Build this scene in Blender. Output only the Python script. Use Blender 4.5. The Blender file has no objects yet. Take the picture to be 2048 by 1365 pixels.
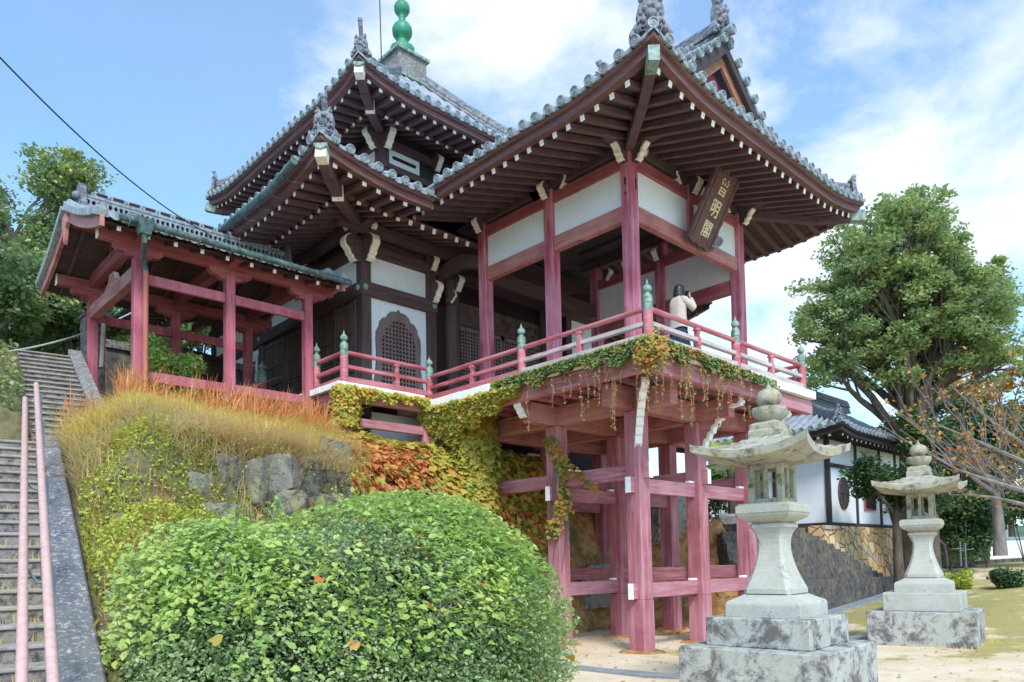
import bpy, math, random
import numpy as np
from mathutils import Vector, Matrix
random.seed(7); rng = np.random.default_rng(11)
R = math.radians
scene = bpy.context.scene
COL = scene.collection

# ------------------------------------------------------------------ camera
YAW, PIT, ROL, FPX = -0.7638302, 0.0482382, -0.0203666, 1478.1435
CAM = Vector((-11.8104, -8.7329, 1.82))
F_ = Vector((-math.sin(YAW)*math.cos(PIT), math.cos(YAW)*math.cos(PIT), math.sin(PIT)))
R_ = Vector((math.cos(YAW), math.sin(YAW), 0)); U_ = R_.cross(F_)
R2 = R_*math.cos(ROL)+U_*math.sin(ROL); U2 = -R_*math.sin(ROL)+U_*math.cos(ROL)
cd = bpy.data.cameras.new('camera'); cam = bpy.data.objects.new('camera', cd); COL.objects.link(cam)
cam.matrix_world = Matrix(((R2.x, U2.x, -F_.x, CAM.x), (R2.y, U2.y, -F_.y, CAM.y), (R2.z, U2.z, -F_.z, CAM.z), (0, 0, 0, 1)))
cd.sensor_width = 36; cd.lens = FPX/2048*36; cd.shift_y = (1052.704-682.5)/2048; cd.clip_end = 3000; cd.clip_start = .05
scene.camera = cam

# ------------------------------------------------------------------ world, sun, exposure
SUN_EL, SUN_AZ = R(48), R(215)      # azimuth measured clockwise from +Y
world = bpy.data.worlds.new('World'); scene.world = world; world.use_nodes = True
wn = world.node_tree.nodes; wl = world.node_tree.links; wn.clear()
wo = wn.new('ShaderNodeOutputWorld'); bg = wn.new('ShaderNodeBackground'); bg.inputs[1].default_value = .15
sky = wn.new('ShaderNodeTexSky'); sky.sky_type = 'NISHITA'; sky.sun_disc = False
sky.sun_elevation = SUN_EL; sky.sun_rotation = SUN_AZ; sky.air_density = 1.0; sky.dust_density = .8; sky.ozone_density = 2.0
tc = wn.new('ShaderNodeTexCoord'); sep = wn.new('ShaderNodeSeparateXYZ'); wl.new(tc.outputs['Generated'], sep.inputs[0])
def wmath(op, a, b=None):
    n = wn.new('ShaderNodeMath'); n.operation = op
    for i, v in enumerate((a, b)):
        if v is None: continue
        if isinstance(v, (int, float)): n.inputs[i].default_value = v
        else: wl.new(v, n.inputs[i])
    return n.outputs[0]
zz = wmath('ADD', wmath('MAXIMUM', sep.outputs[2], 0.0), .22)
cmb = wn.new('ShaderNodeCombineXYZ'); wl.new(wmath('DIVIDE', sep.outputs[0], zz), cmb.inputs[0]); wl.new(wmath('DIVIDE', sep.outputs[1], zz), cmb.inputs[1])
cmb.inputs[2].default_value = 2.3
no = wn.new('ShaderNodeTexNoise'); no.inputs['Scale'].default_value = 2.5; no.inputs['Detail'].default_value = 9; no.inputs['Roughness'].default_value = .6
no.inputs['Distortion'].default_value = .25; wl.new(cmb.outputs[0], no.inputs['Vector'])
# cloud banks: broad lobes in chosen compass directions, broken up by noise
gen = tc.outputs['Generated']; acc = None
for u, v, wdt, amp in ((940, 120, 18, .24), (1130, 90, 22, .16), (620, 60, 40, .2), (1900, 310, 14, .3), (1650, 560, 12, .3), (1980, 60, 30, .26), (190, 300, 90, .26), (1450, 330, 24, .12), (1200, 900, 9, .25), (100, 60, 5, -.16), (1640, 130, 22, -.34), (420, 200, 14, -.2), (1280, -40, 20, -.1)):
    d = (F_+R2*((u-1024)/FPX)-U2*((v-1052.704)/FPX)).normalized(); dp = wn.new('ShaderNodeVectorMath'); dp.operation = 'DOT_PRODUCT'; wl.new(gen, dp.inputs[0]); dp.inputs[1].default_value = d
    g = wmath('MULTIPLY', wmath('EXPONENT', wmath('MULTIPLY', wmath('SUBTRACT', dp.outputs['Value'], 1.0), wdt*5)), amp*.5); acc = g if acc is None else wmath('ADD', acc, g)
cr = wn.new('ShaderNodeValToRGB'); cr.color_ramp.elements[0].position = .5; cr.color_ramp.elements[1].position = .7
wl.new(wmath('ADD', no.outputs[0], acc), cr.inputs[0])
no2 = wn.new('ShaderNodeTexNoise'); no2.inputs['Scale'].default_value = 2.6; no2.inputs['Detail'].default_value = 6; wl.new(cmb.outputs[0], no2.inputs['Vector'])
cc = wn.new('ShaderNodeValToRGB'); cc.color_ramp.elements[0].position = .35; cc.color_ramp.elements[1].position = .65
cc.color_ramp.elements[0].color = (2.5, 2.85, 3.1, 1); cc.color_ramp.elements[1].color = (3.35, 3.5, 3.6, 1)
wl.new(no2.outputs[0], cc.inputs[0])
mx = wn.new('ShaderNodeMix'); mx.data_type = 'RGBA'
wl.new(wmath('ADD', wmath('MULTIPLY', cr.outputs[0], .78), .14), mx.inputs[0]); tn = wn.new('ShaderNodeMix'); tn.data_type = 'RGBA'; tn.blend_type = 'MULTIPLY'; tn.inputs[0].default_value = 1; wl.new(sky.outputs[0], tn.inputs[6]); tn.inputs[7].default_value = (.60, .84, .93, 1); wl.new(tn.outputs[2], mx.inputs[6]); wl.new(cc.outputs[0], mx.inputs[7])
wl.new(mx.outputs[2], bg.inputs[0]); wl.new(bg.outputs[0], wo.inputs[0])
sd = bpy.data.lights.new('sun', 'SUN'); sd.energy = 1.35; sd.angle = R(14); sd.color = (1, .955, .89)
sun = bpy.data.objects.new('sun', sd); COL.objects.link(sun)
sdir = Vector((math.sin(SUN_AZ)*math.cos(SUN_EL), math.cos(SUN_AZ)*math.cos(SUN_EL), math.sin(SUN_EL)))
sun.rotation_euler = sdir.to_track_quat('Z', 'Y').to_euler(); sun.location = (0, 0, 40)
scene.view_settings.view_transform = 'Standard'; scene.view_settings.look = 'None'
scene.view_settings.gamma = 1; scene.view_settings.exposure = 1.27
scene.render.engine = 'CYCLES'
scene.cycles.max_bounces = 6; scene.cycles.diffuse_bounces = 4; scene.cycles.transparent_max_bounces = 4

# ------------------------------------------------------------------ materials
def C(r, g, b, k=1.0):
    f = lambda v: ((v/255+.055)/1.055)**2.4 if v/255 > .04045 else v/255/12.92
    return (f(r)*k, f(g)*k, f(b)*k, 1)
class NT:
    def __init__(s, name):
        s.m = bpy.data.materials.new(name); s.m.use_nodes = True; s.t = s.m.node_tree
        s.b = s.t.nodes['Principled BSDF']; s.tc = s.t.nodes.new('ShaderNodeTexCoord')
    def n(s, k, **kw):
        x = s.t.nodes.new(k)
        for a, b in kw.items(): setattr(x, a, b)
        return x
    def l(s, a, b): s.t.links.new(a, b)
    def noise(s, scale, detail=4, rough=.55, vec=(1, 1, 1), dist=0):
        mp = s.n('ShaderNodeMapping'); mp.inputs['Scale'].default_value = vec; s.l(s.tc.outputs['Object'], mp.inputs[0])
        x = s.n('ShaderNodeTexNoise'); x.inputs['Scale'].default_value = scale; x.inputs['Detail'].default_value = detail
        x.inputs['Roughness'].default_value = rough; x.inputs['Distortion'].default_value = dist; s.l(mp.outputs[0], x.inputs['Vector']); return x.outputs[0]
    def ramp(s, fac, stops):
        x = s.n('ShaderNodeValToRGB'); e = x.color_ramp.elements
        while len(e) < len(stops): e.new(.5)
        for i, (p, c) in enumerate(stops):
            e[i].position = p; e[i].color = c if hasattr(c, '__len__') else (c, c, c, 1)
        s.l(fac, x.inputs[0]); return x.outputs[0]
    def mix(s, f, a, b, mode='MIX'):
        x = s.n('ShaderNodeMix', data_type='RGBA', blend_type=mode)
        for v, i in ((f, 0), (a, 6), (b, 7)):
            if isinstance(v, (int, float, tuple)): x.inputs[i].default_value = v
            else: s.l(v, x.inputs[i])
        return x.outputs[2]
    def out(s, col, rough=.8, bump=None, bs=.3, bd=.01, spec=.3, metal=0):
        if isinstance(col, tuple): s.b.inputs['Base Color'].default_value = col
        else: s.l(col, s.b.inputs['Base Color'])
        if isinstance(rough, (int, float)): s.b.inputs['Roughness'].default_value = rough
        else: s.l(rough, s.b.inputs['Roughness'])
        s.b.inputs['Specular IOR Level'].default_value = spec; s.b.inputs['Metallic'].default_value = metal
        if bump is not None:
            x = s.n('ShaderNodeBump'); x.inputs['Strength'].default_value = bs; x.inputs['Distance'].default_value = bd
            s.l(bump, x.inputs['Height']); s.l(x.outputs[0], s.b.inputs['Normal'])
        return s.m
M = {}
def dst(c, k, l=1.0):
    g = .3*c[0]+.5*c[1]+.2*c[2]; return tuple((g+(v-g)*k)*l for v in c[:3])+(1,)
def paint(name, base, dark, pale, vec, wear=.62, grey=C(150, 135, 135)):
    k_ = 1.05 if 'lower' in name else 1.3 if 'faded' in name else 1.22 if 'upper' in name else 1.26 if name == 'red_post' else 1.1
    q_ = .66 if 'lower' in name else .76
    base, dark, pale = dst(base, q_, 1.2*k_), dst(dark, q_, 1.2*k_), dst(pale, q_, 1.12*k_)
    t = NT(name)
    a = t.noise(2.2, 5, .6); st = t.noise(9, 6, .65, vec, .2); st2 = t.noise(22, 5, .7, vec)
    c = t.mix(t.ramp(a, [(.3, 0.0), (.7, 1.0)]), base, dark)
    fd = t.noise(.7, 3, .5); c = t.mix(t.ramp(fd, [(.42, 0.0), (.66, .55)]), c, pale)
    c = t.mix(t.ramp(st, [(.47, 0.0), (.7, .85)]), c, pale)
    c = t.mix(t.ramp(st, [(wear, 0.0), (wear+.05, .9)]), c, grey)
    c = t.mix(t.ramp(st2, [(.31, .85), (.38, 0.0)]), c, C(84, 44, 52))
    M[name] = t.out(c, .62, t.mix(.5, st, st2), .5, .006)
V_, H_ = (1, 1, .07), (.12, .12, 1.6)
paint('red_post', C(158, 62, 82), C(132, 42, 64), C(186, 98, 116), V_, .72)
paint('red_post_upper', C(156, 50, 82), C(134, 40, 68), C(204, 128, 150), V_, .70, C(190, 170, 175))
paint('red_beam', C(150, 62, 72), C(122, 46, 56), C(178, 98, 104), H_, .72)
paint('red_faded', C(160, 90, 88), C(132, 66, 66), C(184, 124, 118), H_, .69)
paint('red_lower', C(176, 82, 98), C(150, 60, 76), C(206, 128, 146), V_, .69, C(170, 140, 146))
paint('red_lower_beam', C(180, 90, 102), C(152, 66, 80), C(208, 134, 150), H_, .69, C(170, 140, 146))
paint('red_rail', C(176, 72, 84), C(146, 54, 66), C(204, 128, 138), H_, .66, C(176, 160, 158))
paint('weathered', C(176, 158, 158), C(150, 130, 132), C(200, 190, 188), H_, .6, C(190, 110, 122))
def wood(name, a, b, vec):
    kk = 1.0 if 'plaque' in name or 'orange' in name else 1.5; sa_ = .62 if kk == 1 else .48; a, b = dst(a, sa_, kk), dst(b, sa_, kk); t = NT(name); s = t.noise(10, 6, .65, vec, .2)
    M[name] = t.out(t.mix(t.ramp(s, [(.3, 0.0), (.7, 1.0)]), a, b), .7, s, .4, .005)
wood('dark_wood', C(62, 38, 42), C(92, 58, 60), V_)
wood('dark_beam', C(66, 40, 44), C(98, 62, 64), H_)
wood('eave_wood', C(100, 58, 66), C(74, 44, 54), H_)
wood('rafter_wood', C(106, 62, 72), C(80, 48, 58), (.4, .4, 1))
wood('fascia_wood', C(124, 62, 60), C(84, 44, 46), H_)
wood('panel_wood', C(112, 82, 74), C(70, 46, 44), V_)
wood('plaque_wood', C(128, 82, 78), C(98, 60, 60), V_)
wood('black_wood', C(48, 38, 44), C(66, 54, 58), H_)
wood('orange_wood', C(190, 118, 62), C(150, 84, 50), H_)
t = NT('plaster'); a = t.noise(1.3, 6, .6); b2 = t.noise(5, 5, .7, (1, 1, .25))
M['plaster'] = t.out(t.mix(t.ramp(b2, [(.55, 0.0), (.8, .5)]), t.mix(a, C(222, 230, 240), C(236, 242, 250)), C(196, 198, 200)), .9, a, .15)
t = NT('white_paint'); a = t.noise(14, 5, .7)
M['white_paint'] = t.out(t.mix(t.ramp(a, [(.6, 0.0), (.7, .8)]), C(248, 248, 246), C(190, 176, 166)), .8, a, .3)
t = NT('cream_paint'); a = t.noise(16, 5, .7)
M['cream_paint'] = t.out(t.mix(t.ramp(a, [(.57, 0.0), (.67, .8)]), C(246, 240, 226), C(176, 154, 138)), .8, a, .3)
t = NT('roof_tile'); a = t.noise(3, 6, .65); b2 = t.noise(16, 5, .7); g = t.n('ShaderNodeNewGeometry')
c = t.mix(t.ramp(a, [(.35, 0.0), (.7, 1.0)]), C(118, 128, 138), C(170, 180, 190))
c = t.mix(t.ramp(g.outputs['Random Per Island'], [(0, 0.0), (1, .45)]), c, C(188, 194, 200))
c = t.mix(t.ramp(b2, [(.5, 0.0), (.68, .8)]), c, C(88, 98, 102))
M['roof_tile'] = t.out(c, .42, b2, .3, .01, .5)
t = NT('tile_disc'); a = t.noise(12, 5, .7)
M['tile_disc'] = t.out(t.mix(t.ramp(a, [(.4, 0.0), (.65, 1.0)]), C(156, 166, 174), C(100, 110, 116)), .5, a, .4, .01, .4)
t = NT('ridge_tile'); a = t.noise(9, 6, .7)
M['ridge_tile'] = t.out(t.mix(t.ramp(a, [(.38, 0.0), (.62, 1.0)]), C(142, 146, 156), C(76, 76, 86)), .5, a, .8, .03, .4)
t = NT('verdigris'); a = t.noise(10, 6, .7); b2 = t.noise(3, 4)
M['verdigris'] = t.out(t.mix(t.ramp(a, [(.45, 0.0), (.62, 1.0)]), t.mix(b2, C(116, 152, 142), C(156, 180, 168)), C(98, 106, 100)), .55, a, .3, .005, .4)
t = NT('green_bronze'); a = t.noise(4, 6, .7)
M['green_bronze'] = t.out(t.mix(t.ramp(a, [(.4, 0.0), (.65, 1.0)]), C(60, 150, 112), C(44, 116, 96)), .5, a, .3, .01, .5)
t = NT('gutter_copper'); a = t.noise(7, 6, .7, (1, 1, 1))
M['gutter_copper'] = t.out(t.mix(t.ramp(a, [(.4, 0.0), (.62, 1.0)]), C(96, 122, 120), C(58, 72, 74)), .5, a, .2, .005, .4)
t = NT('copper_pipe'); a = t.noise(5, 5, .7)
M['copper_pipe'] = t.out(t.mix(a, C(166, 92, 80), C(192, 126, 110)), .45, a, .2)
def stone(name, base, pale, spot, lo, hi, moss=0, sc=6):
    t = NT(name); a = t.noise(3, 6, .65); f = t.noise(60, 4, .8); s = t.noise(sc, 8, .78, dist=.4); mo = t.noise(2.2, 6, .6)
    c = t.mix(t.ramp(a, [(.3, 0.0), (.7, 1.0)]), base, pale)
    c = t.mix(t.ramp(f, [(.35, .45), (.5, 0.0)]), c, C(120, 118, 116))
    if moss: c = t.mix(t.ramp(mo, [(.5, 0.0), (.68, moss)]), c, C(168, 156, 104))
    c = t.mix(t.ramp(s, [(lo, 0.0), (hi, .92)]), c, spot)
    M[name] = t.out(c, .9, t.mix(.5, f, s), .5, .012, .2)
stone('granite_pale', C(174, 174, 166), C(196, 196, 188), C(112, 108, 102), .56, .7, .4)
stone('granite_mossy', C(164, 160, 144), C(190, 188, 174), C(96, 88, 80), .5, .62, .6, 5)
stone('granite_stained', C(172, 174, 168), C(194, 196, 192), C(98, 92, 94), .46, .58, .25, 3.2)
stone('concrete', C(128, 120, 116), C(160, 152, 148), C(74, 66, 68), .46, .6, .3, 9)
stone('curb_stone', C(104, 102, 104), C(136, 134, 134), C(206, 202, 202), .52, .62, 0, 20)
stone('dark_stone', C(84, 80, 80), C(112, 106, 102), C(52, 50, 50), .48, .62, .3, 7)
stone('rock', C(138, 138, 132), C(166, 166, 158), C(92, 88, 84), .5, .62, .5, 3)
stone('bank_rock', C(112, 110, 104), C(150, 146, 132), C(74, 72, 70), .46, .58, .6, 6)
stone('tread', C(148, 141, 134), C(176, 170, 162), C(104, 96, 92), .52, .66, .4, 10)
stone('kerb', C(132, 140, 146), C(158, 164, 168), C(100, 104, 108), .55, .68, 0, 8)
t = NT('masonry'); v = t.n('ShaderNodeTexVoronoi', feature='DISTANCE_TO_EDGE'); v.inputs['Scale'].default_value = 2.6; t.l(t.tc.outputs['Object'], v.inputs['Vector'])
v2 = t.n('ShaderNodeTexVoronoi'); v2.inputs['Scale'].default_value = 2.6; t.l(t.tc.outputs['Object'], v2.inputs['Vector'])
sx = t.n('ShaderNodeSeparateColor'); t.l(v2.outputs['Color'], sx.inputs[0]); nn = t.noise(12, 5, .7)
c = t.ramp(sx.outputs[0], [(0, C(222, 190, 146)), (.35, C(206, 168, 124)), (.6, C(230, 206, 170)), (.85, C(170, 166, 160)), (1, C(216, 160, 110))])
c = t.mix(.35, c, t.mix(nn, C(120, 100, 84), C(240, 222, 200)), 'SOFT_LIGHT')
e = t.ramp(v.outputs['Distance'], [(.01, 0.0), (.06, 1.0)])
M['masonry'] = t.out(t.mix(e, C(128, 106, 84), c), .9, e, .8, .05, .2)
t = NT('sand'); a = t.noise(.5, 6, .6); b2 = t.noise(2.5, 8, .7); f = t.noise(50, 3, .8); mo = t.noise(.32, 7, .62, (1, 1.6, 1))
c = t.mix(t.ramp(a, [(.35, 0.0), (.65, 1.0)]), C(228, 214, 190), C(212, 190, 156))
c = t.mix(t.ramp(b2, [(.5, 0.0), (.7, .6)]), c, C(188, 158, 122))
gx = t.n('ShaderNodeSeparateXYZ'); t.l(t.tc.outputs['Object'], gx.inputs[0])
fx = t.n('ShaderNodeMapRange'); fx.inputs[1].default_value = -1; fx.inputs[2].default_value = 9; t.l(gx.outputs[0], fx.inputs[0])
ad = t.n('ShaderNodeMath', operation='MULTIPLY_ADD'); t.l(fx.outputs[0], ad.inputs[0]); ad.inputs[1].default_value = .16; t.l(mo, ad.inputs[2])
gm = t.n('ShaderNodeMath', operation='MULTIPLY_ADD'); t.l(b2, gm.inputs[0]); gm.inputs[1].default_value = .25; t.l(ad.outputs[0], gm.inputs[2])
c = t.mix(t.ramp(gm.outputs[0], [(.70, 0.0), (.78, .85)]), c, C(158, 150, 84))
c = t.mix(t.ramp(f, [(.3, .5), (.42, 0.0)]), c, C(130, 106, 80))
M['sand'] = t.out(c, .95, t.mix(.5, f, b2), .4, .02, .15)
t = NT('earth'); a = t.noise(1.2, 7, .65); b2 = t.noise(4, 8, .7); gx = t.n('ShaderNodeSeparateXYZ'); t.l(t.tc.outputs['Object'], gx.inputs[0])
c = t.ramp(b2, [(.3, C(120, 82, 52)), (.46, C(178, 134, 84)), (.6, C(206, 168, 118)), (.75, C(150, 120, 90))])
c2 = t.ramp(b2, [(.3, C(86, 78, 60)), (.5, C(132, 122, 92)), (.7, C(112, 116, 72))])
wx = t.n('ShaderNodeMapRange'); wx.inputs[1].default_value = -3.2; wx.inputs[2].default_value = -1.2; t.l(gx.outputs[0], wx.inputs[0])
c = t.mix(wx.outputs[0], c2, c)
c = t.mix(t.ramp(a, [(.5, 0.0), (.62, .8)]), c, C(104, 100, 70))
M['earth'] = t.out(c, .95, t.mix(.5, a, b2), 1, .12, .15)
t = NT('lawn'); a = t.noise(1.5, 6, .7); M['lawn'] = t.out(t.mix(a, C(110, 130, 66), C(150, 164, 90)), .95, a, .5)
t = NT('far_hill'); a = t.noise(.12, 8, .7); M['far_hill'] = t.out(t.mix(t.ramp(a, [(.4, 0.0), (.6, 1.0)]), C(66, 92, 70), C(104, 124, 88)), .95, a, 1, 1)
def leafmat(name, cols, tr=.35, rough=.5, clump=.6):
    t = NT(name); g = t.n('ShaderNodeNewGeometry'); a = t.noise(clump, 4, .6)
    m1 = t.n('ShaderNodeMath', operation='MULTIPLY_ADD'); t.l(g.outputs['Random Per Island'], m1.inputs[0]); m1.inputs[1].default_value = .62
    m2 = t.n('ShaderNodeMath', operation='MULTIPLY_ADD'); t.l(a, m2.inputs[0]); m2.inputs[1].default_value = 1.3; m2.inputs[2].default_value = -.46
    t.l(m2.outputs[0], m1.inputs[2])
    c = t.ramp(m1.outputs[0], [(i/(len(cols)-1), k) for i, k in enumerate(cols)])
    t.out(c, rough, spec=.35)
    tb = t.n('ShaderNodeBsdfTranslucent'); t.l(c, tb.inputs[0]); ms = t.n('ShaderNodeMixShader'); ms.inputs[0].default_value = tr
    t.l(t.b.outputs[0], ms.inputs[1]); t.l(tb.outputs[0], ms.inputs[2]); t.l(ms.outputs[0], t.t.nodes['Material Output'].inputs[0])
    M[name] = t.m
leafmat('bush_leaf', [C(112, 144, 104), C(148, 174, 122), C(174, 194, 138), C(208, 216, 172)], .42, .45, 2.5)
leafmat('vine_top_leaf', [C(136, 172, 100), C(168, 198, 110), C(194, 214, 124), C(224, 230, 146)], .45, .5, 2)
leafmat('tree_leaf', [C(106, 134, 104), C(138, 162, 112), C(168, 186, 120), C(200, 204, 128)], .42, .5, .55)
leafmat('wood_leaf', [C(98, 124, 98), C(126, 150, 106), C(160, 178, 112), C(194, 202, 124)], .35, .5, .45)
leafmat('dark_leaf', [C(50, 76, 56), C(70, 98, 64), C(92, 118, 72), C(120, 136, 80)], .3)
leafmat('creeper_leaf', [C(124, 150, 80), C(176, 186, 90), C(216, 198, 94), C(206, 180, 86), C(222, 154, 88)], .4, .6, 1.1)
leafmat('creeper_red', [C(204, 108, 84), C(220, 136, 90), C(226, 164, 94), C(186, 152, 82)], .35, .6, 1.4)
leafmat('ivy_leaf', [C(92, 124, 88), C(122, 150, 96), C(164, 164, 92), C(204, 132, 96)], .3, .6, 1.3)
leafmat('autumn_leaf', [C(206, 110, 64), C(216, 140, 72), C(196, 168, 80), C(150, 160, 84)], .4)
leafmat('grass_blade', [C(184, 182, 82), C(222, 202, 98), C(236, 210, 126), C(238, 216, 160)], .3, .7)
leafmat('plume_blade', [C(212, 138, 86), C(228, 168, 106), C(208, 128, 78), C(236, 200, 144)], .3, .7)
leafmat('dry_blade', [C(226, 204, 150), C(232, 212, 172), C(214, 180, 130), C(206, 196, 110)], .3, .7)
leafmat('fern_leaf', [C(134, 158, 72), C(176, 192, 80), C(204, 212, 96), C(156, 166, 84)], .35, .6)
t = NT('bark'); a = t.noise(6, 7, .7, (1, 1, .25)); M['bark'] = t.out(t.ramp(a, [(.3, C(70, 60, 54)), (.7, C(128, 118, 106))]), .95, a, 1, .04)
t = NT('pale_bark'); a = t.noise(6, 6, .7, (1, 1, .4)); M['pale_bark'] = t.out(t.ramp(a, [(.3, C(100, 92, 90)), (.7, C(156, 148, 146))]), .95, a, .6, .02)
def plain(name, col, rough=.5, metal=0, ns=20, var=.12):
    t = NT(name); a = t.noise(ns, 4, .6); k = tuple(c*(1-var*2) for c in col[:3])+(1,)
    M[name] = t.out(t.mix(t.ramp(a, [(.35, 0.0), (.7, 1.0)]), k, col), rough, a, .1, .004, .4, metal)
plain('rail_pink', C(222, 184, 176), .45); plain('rail_end', C(176, 150, 146), .5); plain('steel', C(132, 140, 148), .4, .5)
plain('cable', C(36, 40, 50), .6); plain('pale_cable', C(190, 190, 186), .6)
plain('skin', C(214, 168, 146), .6, 0, 8, .05); plain('hair', C(34, 32, 40), .45); wood('lattice_wood', C(124, 92, 92), C(96, 68, 70), V_)
plain('cardigan', C(206, 192, 180), .95, 0, 40); plain('skirt', C(38, 56, 76), .9, 0, 30); plain('camera_black', C(30, 30, 34), .4)
plain('gold_paint', C(236, 220, 180), .6); plain('lamp_grey', C(168, 172, 176), .4); plain('glass_dark', C(40, 46, 52), .2)
plain('sign_white', C(230, 230, 226), .6); plain('sign_red', C(186, 44, 56), .6); plain('sign_ink', C(150, 136, 110), .6)
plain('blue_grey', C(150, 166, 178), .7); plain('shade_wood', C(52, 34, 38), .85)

# ------------------------------------------------------------------ helpers
class MB:
    def __init__(s): s.V = []; s.F = []; s.I = []
    def add(s, vs, fs, mi=0):
        o = len(s.V); s.V += [tuple(v) for v in vs]
        for f in fs: s.F.append([o+i for i in f]); s.I.append(mi)
        return s
    def hexa(s, c8, mi=0, end=None, end2=None):
        # corners: 0-3 start ring, 4-7 end ring
        o = len(s.V); s.V += [tuple(v) for v in c8]
        for k, f in enumerate(((3, 2, 1, 0), (4, 5, 6, 7), (0, 1, 5, 4), (1, 2, 6, 5), (2, 3, 7, 6), (3, 0, 4, 7))):
            s.F.append([o+i for i in f]); s.I.append(end if (k == 0 and end is not None) else (end2 if (k == 1 and end2 is not None) else mi))
        return s
    def box(s, x0, y0, z0, x1, y1, z1, mi=0):
        return s.hexa(((x0, y0, z0), (x1, y0, z0), (x1, y1, z0), (x0, y1, z0), (x0, y0, z1), (x1, y0, z1), (x1, y1, z1), (x0, y1, z1)), mi)
    def post(s, x, y, z0, z1, w, mi=0, d=None):
        d = d or w; return s.box(x-w/2, y-d/2, z0, x+w/2, y+d/2, z1, mi)
    def beam(s, p, q, w, h, mi=0, end=None, end2=None, up=(0, 0, 1)):
        p = Vector(p); q = Vector(q); d = (q-p).normalized(); sd = d.cross(Vector(up))
        if sd.length < 1e-4: sd = d.cross(Vector((0, 1, 0)))
        sd.normalize(); u = sd.cross(d); a = sd*w/2; b = u*h/2
        return s.hexa([p-a-b, p+a-b, p+a+b, p-a+b, q-a-b, q+a-b, q+a+b, q-a+b], mi, end, end2)
    def tube(s, pts, r, n=10, mi=0, caps=True, cap_mi=None):
        pts = [Vector(p) for p in pts]; N = len(pts); rr = r if hasattr(r, '__len__') else [r]*N
        o = len(s.V); prev = None
        for i, p in enumerate(pts):
            d = (pts[min(i+1, N-1)]-pts[max(i-1, 0)]).normalized()
            if prev is None:
                a = d.cross(Vector((0, 0, 1)));
                if a.length < .05: a = d.cross(Vector((1, 0, 0)))
            else: a = prev-d*prev.dot(d)
            a.normalize(); prev = a; b = d.cross(a)
            for k in range(n):
                t = 2*math.pi*k/n; s.V.append(tuple(p+(a*math.cos(t)+b*math.sin(t))*rr[i]))
        for i in range(N-1):
            for k in range(n):
                s.F.append([o+i*n+k, o+i*n+(k+1) % n, o+(i+1)*n+(k+1) % n, o+(i+1)*n+k]); s.I.append(mi)
        if caps:
            cm = mi if cap_mi is None else cap_mi
            s.F.append([o+k for k in range(n)][::-1]); s.I.append(cm); s.F.append([o+(N-1)*n+k for k in range(n)]); s.I.append(cm)
        return s
    def lathe(s, prof, c=(0, 0, 0), n=24, mi=0, rot=0, sq=None):
        # sq: callable(angle)->radius multiplier
        o = len(s.V)
        for r, z in prof:
            for k in range(n):
                t = 2*math.pi*k/n+rot; m = sq(t) if sq else 1
                s.V.append((c[0]+r*m*math.cos(t), c[1]+r*m*math.sin(t), c[2]+z))
        for i in range(len(prof)-1):
            for k in range(n):
                s.F.append([o+i*n+k, o+i*n+(k+1) % n, o+(i+1)*n+(k+1) % n, o+(i+1)*n+k]); s.I.append(mi)
        s.F.append([o+k for k in range(n)][::-1]); s.I.append(mi); s.F.append([o+(len(prof)-1)*n+k for k in range(n)]); s.I.append(mi)
        return s
    def prism(s, outline, o3, ux, uy, depth, mi=0, rim=None, cap=None):
        # outline in (ux, uy) plane, extruded both ways along the normal by depth/2
        ux = Vector(ux).normalized(); uy = Vector(uy).normalized(); nz = ux.cross(uy); o3 = Vector(o3); N = len(outline); o = len(s.V)
        for sg in (-1, 1):
            for a, b in outline: s.V.append(tuple(o3+ux*a+uy*b+nz*sg*depth/2))
        s.F.append([o+k for k in range(N)][::-1]); s.I.append(mi if cap is None else cap); s.F.append([o+N+k for k in range(N)]); s.I.append(mi if cap is None else cap)
        for k in range(N):
            s.F.append([o+k, o+(k+1) % N, o+N+(k+1) % N, o+N+k]); s.I.append(mi if rim is None else rim)
        return s
    def grid(s, rows, mi=0, flip=False):
        o = len(s.V); m = len(rows[0])
        for r in rows: s.V += [tuple(v) for v in r]
        for i in range(len(rows)-1):
            for j in range(m-1):
                f = [o+i*m+j, o+i*m+j+1, o+(i+1)*m+j+1, o+(i+1)*m+j]
                s.F.append(f[::-1] if flip else f); s.I.append(mi)
        return s
    def build(s, name, mats, parent=None, smooth=False, bevel=0, label=None):
        if isinstance(mats, str): mats = [mats]
        org = ORG.get(parent, Vector((0, 0, 0))) if parent else Vector((0, 0, 0))
        me = bpy.data.meshes.new(name)
        me.from_pydata([(v[0]-org.x, v[1]-org.y, v[2]-org.z) for v in s.V], [], s.F)
        for k in mats: me.materials.append(M[k])
        me.polygons.foreach_set('material_index', s.I)
        if smooth: me.polygons.foreach_set('use_smooth', [True]*len(me.polygons))
        me.validate(); me.update()
        o = bpy.data.objects.new(name, me); COL.objects.link(o)
        if parent: o.parent = parent; ORG[o] = org
        if smooth == 'auto' or smooth == 2:
            me.set_sharp_from_angle(angle=R(38))
        if bevel:
            bv = o.modifiers.new('bevel', 'BEVEL'); bv.width = bevel; bv.segments = 1; bv.limit_method = 'ANGLE'
        if label: o['label'] = label
        return o
ORG = {}
def thing(name, label, cat, loc, group=None):
    o = bpy.data.objects.new(name, None); COL.objects.link(o); o.location = loc; ORG[o] = Vector(loc); o.empty_display_size = .2
    o['label'] = label; o['category'] = cat
    if group: o['group'] = group
    return o
def tag(o, label, cat, group=None, kind=None):
    o['label'] = label; o['category'] = cat
    if group: o['group'] = group
    if kind: o['kind'] = kind
    return o
def struct(o, label=None):
    o['kind'] = 'structure'
    if label: o['label'] = label
    return o
def lerp(a, b, t): return a+(b-a)*t
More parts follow.
